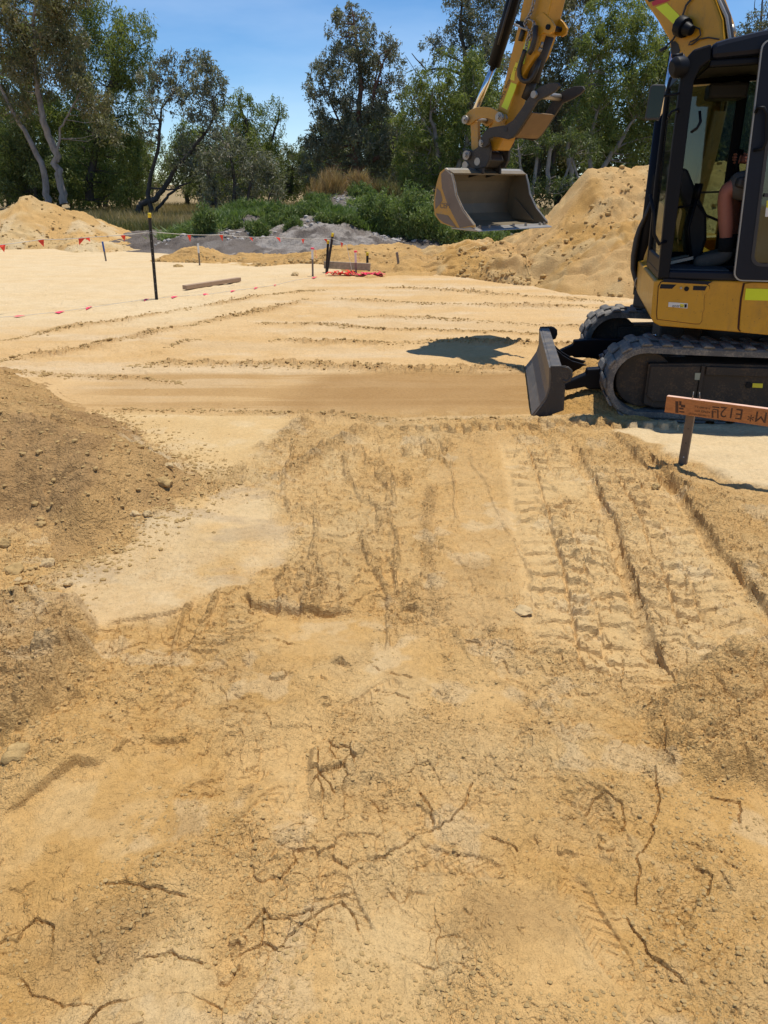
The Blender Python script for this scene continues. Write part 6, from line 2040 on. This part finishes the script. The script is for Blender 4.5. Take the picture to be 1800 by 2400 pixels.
def make_tree(label, y, trunks, blobs, leafmat, bark, lsize=.2, dens=1.0, droop=.8, seed=0, name='tree', cat='tree', group=None, clus=.30, ncl=26, aspect=.32, depth=1.0, base=None, twigs=.5, parts=('trunk', 'crown')):
    rs = np.random.RandomState(seed + 900)
    mb = MB(); tips = []
    for tr in trunks:
        pts = []
        for i, t in enumerate(tr):
            u, v, r = t[:3]; dy = t[3] if len(t) > 3 else 0
            p = YP(u, v, y + dy); pts.append((p, r))
        # subdivide with wobble
        P = [p for p, r in pts]; R = [r for p, r in pts]; Q = []; RR = []
        for i in range(len(P) - 1):
            for k in range(3):
                t = k / 3; q = P[i] * (1 - t) + P[i + 1] * t + (rs.normal(0, .25 * R[i] + .008, 3) if k else 0); Q.append(q); RR.append(R[i] * (1 - t) + R[i + 1] * t)
        Q.append(P[-1]); RR.append(R[-1])
        mb.tube(Q, RR, 8, caps=False); tips += [(q, r) for q, r in zip(Q, RR)]
    cent, rad, cnt, vc = [], [], [], []
    for bq in blobs:
        u, v, ru, rv = bq[:4]; dn = bq[4] if len(bq) > 4 else 1.0; dy = bq[5] if len(bq) > 5 else rs.uniform(-.8, .8) * depth
        c = YP(u, v, y + dy); s = (y + dy) / 1800 / 1.08; rx, rz = ru * s, rv * s; ry = (rx + rz) * .5 * depth
        m = max(5, int(ncl * (.6 + .4 * rs.rand())))
        g = rs.normal(size=(m, 3)); g /= np.linalg.norm(g, axis=1)[:, None]; g *= (rs.uniform(.25, 1.0, m) ** .55)[:, None]
        cc = c + g * np.array([rx, ry, rz])
        hr = (rx * rz) ** .5 * clus * 1.2
        rd = np.stack([rs.uniform(.55, 1.25, m) * hr, rs.uniform(.55, 1.2, m) * hr, rs.uniform(.6, 1.5, m) * hr], -1)
        area = math.pi * ru * rv / 5.49                       # pixels at picture size
        tot = area * 1.15 * dens * dn * (.052 / (lsize * .26)) ** 1 * 1.0
        cnt += list(np.maximum(4, (rs.uniform(.5, 1.5, m) * tot / m)).astype(int)); cent += list(cc); rad += list(rd); vc += list(np.clip(rs.normal(.45, .25, m), 0, 1))
        # limbs to some clusters
        if tips:
            T = np.array([t[0] for t in tips]); TR = np.array([t[1] for t in tips])
            for q in range(int(m * twigs)):
                e = cc[q]
                dd = np.linalg.norm(T - e, axis=1) + np.maximum(0, T[:, 2] - e[2]) * 1.5
                i = int(np.argmin(dd + rs.rand(len(T)) * .4)); r0 = min(TR[i] * .4, .028) ; a = T[i]
                if np.linalg.norm(e - a) > 2.4: continue
                mid = (a + e) / 2 + np.array([0, 0, -.08 * np.linalg.norm(e - a)]) + rs.normal(0, .08, 3)
                mb.tube([a, mid, e], [r0, r0 * .55, .006], 4, caps=False, smooth=True)
    cent = np.array(cent); rad = np.array(rad); cnt = np.array(cnt); vc = np.array(vc)
    V, F, C = leaves(cent, rad, cnt, lsize, droop, rs, aspect, varc=vc)
    if base is None:
        t0 = YP(trunks[0][0][0], trunks[0][0][1], y) if trunks else cent.mean(0)
        base = (t0[0], y, 0.0)
    e = empty(name, tuple(map(float, base)), label, cat, group)
    if mb.v:
        mb.build(parts[0], M[bark], e)
    me = np_mesh(parts[1], V - np.array(base, float), F, M[leafmat], C, False, 3)
    o = bpy.data.objects.new(parts[1], me); COL.objects.link(o); o.parent = e
    make_tree.n += len(F)
    return e


make_tree.n = 0
GT = 'trees around the paddock edge'
# left group
make_tree('tall grey gum with two pale leaning trunks at the left, behind the sand pile', 38,
          [[(150, 478, .20), (143, 440, .18), (140, 400, .17), (127, 350, .16), (110, 305, .15), (96, 255, .13), (86, 195, .11), (82, 140, .09), (78, 60, .07), (84, -20, .05)],
           [(113, 476, .17), (108, 440, .15), (102, 400, .14), (80, 350, .12), (58, 305, .10), (30, 262, .08), (2, 205, .06), (-30, 150, .05)],
           [(136, 380, .07), (140, 300, .05), (160, 270, .04), (190, 215, .03)]],
          [(60, 30, 90, 60), (150, 60, 50, 60), (20, 110, 60, 60), (120, 150, 60, 55, .8), (185, 200, 45, 50, .8), (60, 200, 60, 50, .6), (235, 250, 40, 45, .8), (250, 310, 35, 35, .6), (40, 250, 45, 40, .5), (130, -10, 60, 40)],
          'leaf_brown', 'bark_pale', .20, 1.0, 1.0, 1, group=GT, clus=.34, twigs=.6)
make_tree('big dark green peppermint filling the left behind the pale trunks', 45,
          [[(60, 470, .3), (70, 380, .25), (60, 250, .2), (80, 120, .1)], [(210, 470, .25), (215, 400, .2), (240, 280, .15), (270, 150, .08)], [(215, 395, .1), (255, 205, .06), (275, 190, .04)]],
          [(40, 60, 110, 80), (180, 40, 70, 60), (250, 60, 60, 55), (320, 80, 42, 40), (300, 130, 62, 60), (345, 170, 22, 60, .8), (200, 140, 90, 70), (100, 200, 120, 80), (240, 210, 80, 60), (315, 230, 40, 45, .8), (60, 320, 110, 80), (190, 320, 90, 70), (280, 300, 60, 50),
           (310, 360, 50, 50), (60, 420, 110, 50), (180, 420, 110, 50), (290, 430, 60, 45)],
          'leaf_green', 'bark_dark', .22, 1.0, 1.1, 2, group=GT, clus=.30, ncl=34, aspect=.24)
make_tree('crooked forked tree with three dark stems standing alone in the paddock', 41,
          [[(333, 508, .17), (325, 492, .16), (330, 478, .15), (345, 472, .15), (366, 466, .14), (385, 440, .12), (402, 410, .11), (425, 380, .09), (450, 350, .08), (480, 315, .06), (505, 270, .04)],
           [(359, 510, .13), (352, 480, .12), (346, 455, .11), (352, 420, .10), (362, 380, .09), (372, 340, .08), (376, 290, .07), (378, 255, .05), (400, 225, .04)],
           [(360, 506, .09), (368, 488, .08), (385, 470, .07), (402, 452, .06), (420, 436, .05), (440, 430, .03)],
           [(376, 290, .05), (360, 255, .03), (350, 220, .03)], [(350, 440, .05), (395, 445, .04), (425, 440, .03)]],
          [(395, 160, 38, 40, .85), (345, 190, 28, 45, .7), (410, 210, 40, 40, .7), (450, 150, 30, 35, .75), (480, 180, 38, 45, .9), (505, 215, 28, 50, .85), (440, 240, 45, 40, .55), (365, 245, 30, 30, .4), (480, 280, 42, 35, .5), (340, 300, 22, 25, .4), (445, 330, 45, 30, .45), (420, 370, 35, 25, .35), (500, 330, 30, 35, .6), (470, 390, 40, 30, .4)],
          'leaf_grey', 'bark_dark', .19, .95, .9, 3, group=GT, clus=.28)
make_tree('rounded green tree left of the gap of open sky', 46,
          [[(590, 440, .2), (585, 360, .16), (575, 280, .1), (560, 230, .05)], [(600, 430, .1), (640, 320, .07), (655, 260, .04)]],
          [(560, 245, 38, 32), (530, 280, 38, 40), (600, 290, 48, 38), (645, 262, 30, 32, .7), (640, 320, 26, 45, .8), (570, 350, 60, 50), (620, 380, 45, 45), (520, 370, 50, 50), (600, 430, 60, 30)],
          'leaf_green', 'bark_dark', .20, 1.0, 1.1, 4, group=GT, clus=.30, ncl=30, aspect=.24)
make_tree('grey leafed scrubby gum with dark stems below the rounded green tree', 38,
          [[(545, 500, .10), (550, 430, .08), (540, 370, .05)], [(575, 502, .08), (585, 440, .06), (600, 380, .04)], [(510, 500, .07), (500, 440, .05), (485, 400, .03)], [(620, 495, .05), (640, 440, .03)]],
          [(500, 400, 45, 50, .8), (550, 380, 50, 50, .8), (600, 400, 50, 50, .8), (640, 430, 35, 40, .7), (560, 450, 70, 35, .7), (490, 455, 45, 35, .6), (530, 330, 40, 35, .6)],
          'leaf_grey', 'bark_dark', .18, .85, .8, 5, group=GT)
# centre gum
make_tree('tall narrow grey gum with reddish trunk in the middle of the skyline', 40,
          [[(831, 440, .26), (833, 400, .22), (838, 350, .15), (842, 290, .13), (845, 220, .11), (842, 150, .08), (832, 80, .05), (823, 15, .02)],
           [(838, 400, .13), (865, 378, .11), (895, 365, .09), (925, 352, .06)], [(842, 300, .07), (872, 250, .06), (885, 190, .05), (900, 140, .03), (925, 100, .02)], [(836, 360, .06), (800, 300, .05), (775, 240, .04), (755, 190, .03)],
           [(872, 250, .04), (890, 130, .03), (925, 108, .02)]],
          [(823, 22, 14, 20, .8), (795, 45, 20, 28, .8), (840, 55, 26, 26, .8), (865, 75, 18, 40, .7), (790, 95, 30, 35, .9), (835, 105, 30, 35), (870, 125, 24, 30, .8), (912, 105, 24, 24, .8), (780, 150, 34, 35, .9), (830, 160, 38, 35), (875, 175, 30, 35, .9), (920, 160, 32, 35, .8),
           (742, 165, 24, 22, .8), (745, 205, 32, 35, .8), (800, 215, 42, 38), (860, 225, 40, 38), (925, 215, 34, 40, .7), (775, 265, 42, 35), (835, 275, 45, 38), (900, 275, 45, 38, .8), (760, 320, 42, 35, .9), (820, 335, 50, 38), (890, 335, 50, 38, .9), (735, 360, 30, 35, .8),
           (790, 385, 50, 30, .8), (860, 385, 50, 30, .7), (735, 410, 35, 25, .8), (945, 350, 35, 40, .7), (905, 400, 45, 30, .7), (730, 335, 22, 22, .6)],
          'leaf_grey', 'bark_red', .17, 1.05, .9, 6, group=GT, clus=.34, ncl=20, aspect=.34, depth=.8)
make_tree('low dull green bushes closing the gap beneath the open sky', 44,
          [[(680, 450, .08), (685, 400, .05)]], [(690, 375, 35, 30), (720, 400, 40, 35), (660, 410, 30, 35), (700, 430, 50, 28), (650, 445, 35, 20)], 'leaf_dark', 'bark_dark', .17, .9, .6, 7, group=GT)
# right of centre
make_tree('broad pale green peppermint behind the bucket linkage', 37,
          [[(1045, 440, .16), (1030, 380, .13), (1020, 320, .10), (1010, 260, .06)], [(1070, 440, .13), (1078, 380, .11), (1095, 320, .09), (1120, 260, .05)], [(1020, 330, .05), (985, 270, .04), (965, 240, .03)], [(1015, 420, .05), (1000, 380, .04), (1010, 340, .03)]],
          [(1080, 150, 60, 34), (1020, 185, 50, 36), (1130, 170, 50, 45), (975, 235, 42, 40), (1040, 245, 60, 45), (1110, 240, 60, 50), (965, 300, 42, 45), (1030, 315, 60, 50, .9), (1110, 320, 60, 50, .9), (1170, 270, 50, 60), (960, 365, 38, 45), (1020, 390, 50, 45, .8), (1110, 400, 60, 45, .8),
           (1170, 370, 50, 60, .8), (975, 420, 45, 30)],
          'leaf_green', 'bark_pale', .20, 1.05, 1.1, 8, group=GT, clus=.28, ncl=32, aspect=.22)
make_tree('high grey gum showing above the pale green peppermint', 47,
          [[(1120, 430, .2), (1110, 300, .17), (1095, 180, .13), (1080, 80, .09), (1085, -20, .05)], [(1095, 180, .06), (1040, 160, .05), (1000, 165, .04), (965, 125, .02)], [(1090, 150, .05), (1030, 120, .04), (1000, 85, .02)], [(1040, 160, .03), (985, 185, .02), (950, 130, .012)]],
          [(1075, 20, 40, 45), (1120, 50, 45, 50), (1060, 80, 32, 35, .8), (1110, 120, 55, 40), (1010, 105, 30, 25, .7), (1040, 125, 30, 25, .6), (1160, 20, 50, 60), (1170, 110, 50, 50), (1100, -30, 60, 35), (1000, 160, 30, 18, .35), (1190, -20, 50, 40)],
          'leaf_grey', 'bark_dark', .18, 1.0, .8, 9, group=GT, clus=.32, ncl=22)
make_tree('mixed grey and olive gum filling the space behind the dipper arm', 48,
          [[(1260, 440, .2), (1255, 300, .16), (1265, 150, .1), (1270, 20, .05)], [(1290, 450, .15), (1300, 320, .1), (1310, 200, .06)]],
          [(1240, 40, 60, 60), (1300, 20, 60, 60), (1340, 60, 50, 60), (1230, 130, 60, 50), (1300, 140, 60, 60), (1350, 150, 50, 50), (1240, 230, 60, 60), (1310, 240, 60, 60), (1250, 330, 60, 60, .9), (1320, 330, 60, 60, .8), (1230, 400, 50, 50, .8), (1380, -10, 50, 40)],
          'leaf_brown', 'bark_dark', .21, 1.0, .9, 10, group=GT, ncl=28)
make_tree('bright olive green tree between the dipper arm and the cab', 41,
          [[(1345, 455, .13), (1340, 400, .12), (1330, 350, .10), (1345, 280, .08), (1370, 200, .06), (1400, 100, .04)], [(1375, 455, .12), (1385, 400, .11), (1380, 340, .09), (1400, 260, .07)],
           [(1395, 430, .13), (1425, 375, .12), (1455, 330, .10), (1478, 290, .06), (1495, 262, .03)], [(1440, 352, .05), (1470, 335, .035), (1500, 325, .02)]],
          [(1420, 30, 45, 50), (1460, 60, 50, 50), (1500, 20, 40, 40, .9), (1400, 90, 45, 40), (1450, 130, 50, 40), (1510, 90, 45, 50), (1530, 150, 40, 50), (1390, 160, 45, 40), (1450, 195, 55, 36), (1520, 210, 45, 50), (1370, 220, 40, 40, .9), (1430, 250, 50, 40), (1500, 270, 45, 45), (1360, 290, 40, 40, .8), (1420, 320, 50, 35, .7), (1500, 340, 50, 40, .7), (1560, 120, 50, 60), (1580, 240, 60, 80), (1600, 330, 60, 50)],
          'leaf_green', 'bark_pale', .20, 1.0, .9, 11, group=GT, clus=.30, ncl=28, aspect=.26)
make_tree('thin stemmed dark thicket between the bucket and the tall sand pile', 34,
          [[(1215, 455, .07), (1222, 400, .06), (1215, 350, .04)], [(1248, 458, .08), (1255, 400, .07), (1262, 340, .05)], [(1285, 455, .10), (1283, 400, .09), (1290, 340, .07)], [(1312, 450, .07), (1330, 400, .05), (1345, 360, .04)], [(1355, 420, .05), (1340, 370, .04), (1352, 340, .02)], [(1190, 455, .05), (1180, 400, .04)]],
          [(1200, 340, 40, 35, .8), (1260, 330, 45, 30, .8), (1320, 330, 45, 30, .7), (1370, 350, 40, 35, .6), (1200, 420, 35, 30, .6), (1260, 440, 60, 20, .7), (1330, 430, 40, 18, .5)],
          'leaf_dark', 'bark_pale', .15, .8, .7, 12, group=GT)
make_tree('sparse bare topped gum seen over the cab roof at the right edge', 44,
          [[(1790, 300, .15), (1785, 150, .1), (1782, 60, .06), (1790, -20, .03)], [(1784, 70, .03), (1768, 20, .02), (1772, -20, .01)], [(1784, 90, .03), (1800, 30, .02)]],
          [(1770, 45, 25, 18, .6), (1790, 70, 35, 20, .8), (1740, 70, 18, 14, .6), (1800, 25, 20, 30, .5), (1760, 110, 50, 30), (1700, 130, 60, 40), (1800, 150, 60, 60), (1740, 220, 90, 80), (1650, 260, 80, 90)], 'leaf_grey', 'bark_dark', .18, .9, .8, 13, group=GT)

# shared trees for the darker rows behind
def proto(seed, leaf, h, w, label, y, u):
    blobs = []
    rs = np.random.RandomState(seed)
    s = y / 1800 / 1.08
    base_v = 430 + 1.6 / s
    for i in range(9):
        f = i / 8
        blobs.append((u + rs.uniform(-.5, .5) * w / s * (1 - f * .5), base_v - (h * (.22 + .72 * f)) / s, w / s * (.42 - .18 * f), h / s * .16, 1.0, rs.uniform(-1, 1)))
    return make_tree(label, y, [[(u, base_v, .16), (u + 8, base_v - h / s * .4, .12), (u - 6, base_v - h / s * .75, .05)]], blobs, leaf, 'bark_dark', .24, .95, .7, seed, group='distant trees closing the view', ncl=22)


def copy_tree(src, loc, rz, sc, label):
    o = src.copy(); COL.objects.link(o); o.location = loc; o.rotation_euler = (0, 0, rz); o.scale = (sc, sc, sc); o['label'] = label
    for ch in src.children:
        c = ch.copy(); COL.objects.link(c); c.parent = o
    return o


pA = proto(31, 'leaf_dark', 6.2, 5.2, 'dark tree of the back row at the far left edge', 56, 20)
pB = proto(32, 'leaf_green', 5.6, 5.6, 'dull green tree of the back row behind the forked tree', 58, 440)
pC = proto(33, 'leaf_brown', 6.6, 4.8, 'brownish tree of the back row behind the middle gum', 55, 860)
spots = [(pA, 130, 57, 1.15, 'dark back row tree between the two pale trunks'), (pB, 240, 55, 1.1, 'green back row tree right of the pale trunks'), (pC, 330, 60, .85, 'small back row tree seen left of the forked tree'), (pA, 540, 62, .95, 'dark back row tree behind the rounded green tree'),
         (pC, 650, 72, .75, 'low distant tree at the left side of the sky gap'), (pB, 715, 76, .78, 'low distant tree at the right side of the sky gap'), (pA, 800, 58, 1.0, 'dark back row tree left of the middle gum trunk'), (pB, 930, 56, 1.1, 'back row tree between the middle gum and the peppermint'),
         (pA, 1030, 52, 1.15, 'dark back row tree behind the bucket linkage'), (pA, 1140, 50, 1.25, 'dark back row tree above the bucket'), (pC, 1220, 54, 1.2, 'brown back row tree right of the bucket'), (pA, 1310, 52, 1.3, 'dark back row tree above the sand pile slope'),
         (pB, 1400, 54, 1.35, 'green back row tree above the top of the tall sand pile'), (pA, 1500, 52, 1.4, 'dark back row tree just left of the cab'), (pC, 1610, 50, 1.4, 'back row tree seen through the cab windows'), (pA, 1730, 52, 1.4, 'back row tree hidden behind the cab'),
         (pA, -90, 50, 1.4, 'dark back row tree beyond the left edge'), (pA, 20, 49, .6, 'low dark bush at the far left behind the sand pile peak'), (pB, 160, 48, .55, 'low green bush right beside the pale trunks'), (pA, 300, 50, .6, 'low dark bush left of the forked tree trunk'),
         (pA, 480, 50, .7, 'low dark bush right of the forked tree'), (pB, 590, 52, .75, 'low green bush behind the dark stemmed scrub'), (pA, 760, 50, .8, 'dark bush left of the reddish trunk'), (pA, 900, 49, .85, 'dark bush right of the reddish trunk'), (pC, 990, 48, .8, 'brown bush below the pale green peppermint'), (pA, 230, 50, .8, 'low dark shrub mass behind the sand pile slope'), (pA, 70, 44, .72, 'low dark shrub mass under the pale trunks'), (pB, 1900, 50, 1.5, 'tree beyond the right edge of the view')]
for k, (src, u, y, sc, lab) in enumerate(spots):
    p = YP(u, 430, y); copy_tree(src, (p[0], y, 0), k * 2.4, sc, lab)


# weeds on the soil mounds
def pile_z(x, y):
    z = hz(x, y)
    for lst in PILES.values():
        for X, Yv, Z in lst:
            if X[0, 0] < x < X[0, -1]:
                j = int((x - X[0, 0]) / (X[0, -1] - X[0, 0]) * (X.shape[1] - 1)); col = Yv[:, j]
                if col[0] < y < col[-1]:
                    z = max(z, float(np.interp(y, col, Z[:, j])))
    return z


def weed(u, vb, w, h, y, label, mat='weed', seed=0, n=2600, size=.085, up=1.2, name='weed_bush', cat='weeds', spread=.35, aspect=.34, group='weeds on the soil mounds'):
    rs = np.random.RandomState(seed + 50)
    s = y / 1800 / 1.08
    c = YP(u, vb, y); W = w * s / 2; H = h * s
    m = 46
    ang = rs.uniform(0, 6.28, m); r = rs.rand(m) ** .5
    bx, by = c[0] + np.cos(ang) * r * W, y + np.sin(ang) * r * W * .7
    bz = np.array([pile_z(a, b) for a, b in zip(bx, by)])
    hh = H * (1 - .45 * r ** 2) * rs.uniform(.55, 1.1, m)
    mb = MB(); cent = []; rad = []
    for i in range(m):
        tip = np.array([bx[i] + rs.normal(0, .12) * hh[i], by[i] + rs.normal(0, .1) * hh[i], bz[i] + hh[i]])
        mb.tube([(bx[i], by[i], bz[i] - .03), tuple(tip)], [.007, .003], 3, caps=False)
        for f in np.linspace(.12, 1, 6):
            cent.append(np.array([bx[i], by[i], bz[i]]) * (1 - f) + tip * f); q = (.10 + .55 * hh[i] * .18) * (1.1 - .5 * f); rad.append((q, q, q * 1.3))
    cent = np.array(cent); rad = np.array(rad)
    cnt = np.maximum(2, rs.poisson(n / len(cent), len(cent)))
    V, F, C = leaves(cent, rad, cnt, size, -up, rs, aspect, varc=np.clip(rs.normal(.4, .3, len(cent)), 0, 1))
    base = np.array([c[0], y, float(np.min(bz))])
    e = empty(name, tuple(base), label, cat, group)
    mb.build('stems', M[mat], e)
    me = np_mesh('foliage', V - base, F, M[mat], C, False, 3)
    o = bpy.data.objects.new('foliage', me); COL.objects.link(o); o.parent = e
    return e


weed(487, 585, 62, 62, 21.5, 'rounded green weed bush standing right of the tall picket', seed=1, n=3600)
weed(612, 585, 40, 34, 21.5, 'green weed bush under the third flag of the string', seed=2, n=2800)
weed(665, 520, 80, 36, 24.2, 'green weed patch on the grey mound left of the white debris', seed=3, n=4600)
weed(715, 560, 90, 34, 23.0, 'straggly weeds in front of the white debris', seed=13, n=3000)
weed(740, 500, 70, 28, 25.2, 'dark weeds on the shoulder of the high mound', seed=4, n=3600)
weed(770, 588, 60, 24, 21.6, 'low weeds behind the picket cluster', seed=5, n=3000)
weed(880, 560, 80, 70, 22.5, 'tall dense weeds right of the picket cluster', seed=6, n=6200)
weed(940, 565, 110, 120, 22.0, 'tallest dark green weeds left of the bucket', seed=7, n=8200)
weed(1005, 575, 90, 80, 21.5, 'dense green weeds directly under the left side of the bucket', seed=8, n=5600)
weed(1080, 575, 100, 60, 21.0, 'green weeds under the middle of the bucket', seed=9, n=5000)
weed(1160, 568, 90, 45, 20.8, 'low green weeds where the sand pile begins', seed=10, n=3600)
weed(1230, 510, 90, 70, 24.0, 'pale green weeds between the bucket and the tall sand pile', seed=11, n=4200)
weed(850, 470, 60, 26, 26.5, 'grey green weeds near the crest of the high mound', seed=12, n=2800)
for k_, (u_, v_, w_, h_, lab_) in enumerate([(600, 572, 46, 24, 'small weed tuft on the left face of the debris mound'), (545, 556, 50, 22, 'small weed tuft on the grey mound right of the round bush'), (690, 588, 40, 20, 'small weed tuft at the foot of the debris mound'),
                                             (825, 586, 44, 26, 'small weed tuft right behind the leaning picket'), (570, 515, 60, 22, 'thin weeds on the crest of the left grey mound'), (640, 545, 50, 26, 'small weeds halfway up the debris mound')]):
    weed(u_, v_, w_, h_, (21.8, 22.6, 21.6, 21.7, 25.0, 22.8)[k_], lab_, seed=40 + k_, n=1300)
weed(430, 570, 60, 26, 22.5, 'sparse low weeds between the tall picket and the round bush', seed=14, n=1200)
weed(1010, 510, 80, 50, 25.0, 'grey green weeds above the dense ones beside the bucket', seed=15, n=3000)
weed(765, 463, 95, 42, 26.6, 'clump of pinkish brown dry grass on top of the high mound', 'dry', 21, 3400, .30, 3.0, 'dry_grass_clump', 'dry grass', aspect=.05, group=None)
weed(845, 445, 70, 34, 27.2, 'reddish dry grass heads right of the dry clump', 'dry', 22, 1500, .26, 2.5, 'dry_grass_clump', 'dry grass', aspect=.06, group=None)
weed(910, 455, 60, 30, 27.4, 'yellow green seeding grass behind the tall weeds', 'grass_mix', 23, 1500, .26, 2.5, 'dry_grass_clump', 'dry grass', aspect=.06, group=None)


def scatter_blades(name, label, X, Y, Z, mat, hgt, wid, seed, lean=.4):
    rs = np.random.RandomState(seed); n = len(X)
    an = rs.uniform(0, 6.28, n); h = hgt * rs.uniform(.5, 1.3, n)
    P = np.stack([X, Y, Z], -1)
    sx = np.stack([np.cos(an), np.sin(an), 0 * an], -1) * (wid * .5)
    tip = P + np.stack([rs.normal(0, lean, n) * h, rs.normal(0, lean, n) * h, h], -1)
    V = np.stack([P - sx, P + sx, tip], 1).reshape(-1, 3); F = np.arange(3 * n).reshape(n, 3)
    big = fbm(X * .25, Y * .25, 3, seed)
    C = np.stack([np.clip(sstep(.35, .6, big) + rs.normal(0, .2, n), 0, 1), 0 * X, 0 * X], -1)
    me = np_mesh(name, V, F, mat, np.repeat(C, 3, 0), False, 3)
    o = bpy.data.objects.new(name, me); COL.objects.link(o)
    return tag(o, label, 'grass', None, 'stuff')


rs = np.random.RandomState(5)
gx = rs.uniform(-17, 3, 52000); gy = 27 + 34 * rs.rand(52000) ** 1.3
scatter_blades('grass', 'half dry paddock grass under the trees', gx, gy, gx * 0, M['grass_mix'], .38, .045, 3)
gx = rs.uniform(3, 22, 16000); gy = 24 + 26 * rs.rand(16000)
scatter_blades('grass', 'rough grass below the right hand trees', gx, gy, gx * 0, M['grass_mix'], .35, .05, 4)
# small weeds and debris scattered over the mounds
wx = rs.uniform(-6.5, 5.5, 9000); wy = rs.uniform(20.8, 28, 9000)
mk = fbm(wx * .8, wy * .8, 3, 9) > .49
wx, wy = wx[mk], wy[mk]; wz = np.array([pile_z(a, b) for a, b in zip(wx, wy)])
scatter_blades('ground_weeds', 'small green weeds dotted over the soil mounds', np.repeat(wx, 6) + rs.normal(0, .06, len(wx) * 6), np.repeat(wy, 6) + rs.normal(0, .06, len(wx) * 6), np.repeat(wz, 6) - .02, M['weed'], .20, .06, 6, .8)
dx = rs.uniform(-6.0, 3.6, 5400); dy = rs.uniform(20.9, 26.8, 5400)
mk = fbm(dx * 1.1, dy * 1.1, 3, 19) > .50
dx, dy = dx[mk], dy[mk]; dz = np.array([pile_z(a, b) for a, b in zip(dx, dy)])
M['debris'] = simple_mat('bleached_debris', (.36, .33, .30), .9, var=.3, scale=4)
scatter_clods('mound_debris', 'white and grey clods and bark bits on the soil mounds', np.stack([dx, dy, dz], -1), M['debris'], .012, .075, 8)
# bleached branch and log
p = YP(938, 509, 22.2)
b = MB().tube([YP(920, 508, 22.2), YP(935, 506, 22.1), YP(958, 509, 22.2)], [.05, .06, .04], 8); tag(b.build('fallen_log', M['debris'], None, origin=tuple(p)), 'short bleached log lying on the tall weeds left of the bucket', 'log')
p = YP(835, 495, 23.5)
b = MB().tube([YP(834, 512, 23.5), YP(836, 495, 23.4), YP(841, 483, 23.5), YP(858, 480, 23.5)], [.02, .03, .025, .02], 6); tag(b.build('dead_branch', M['debris'], None, origin=tuple(p)), 'bent white dead branch sticking out of the mound above the pickets', 'branch')
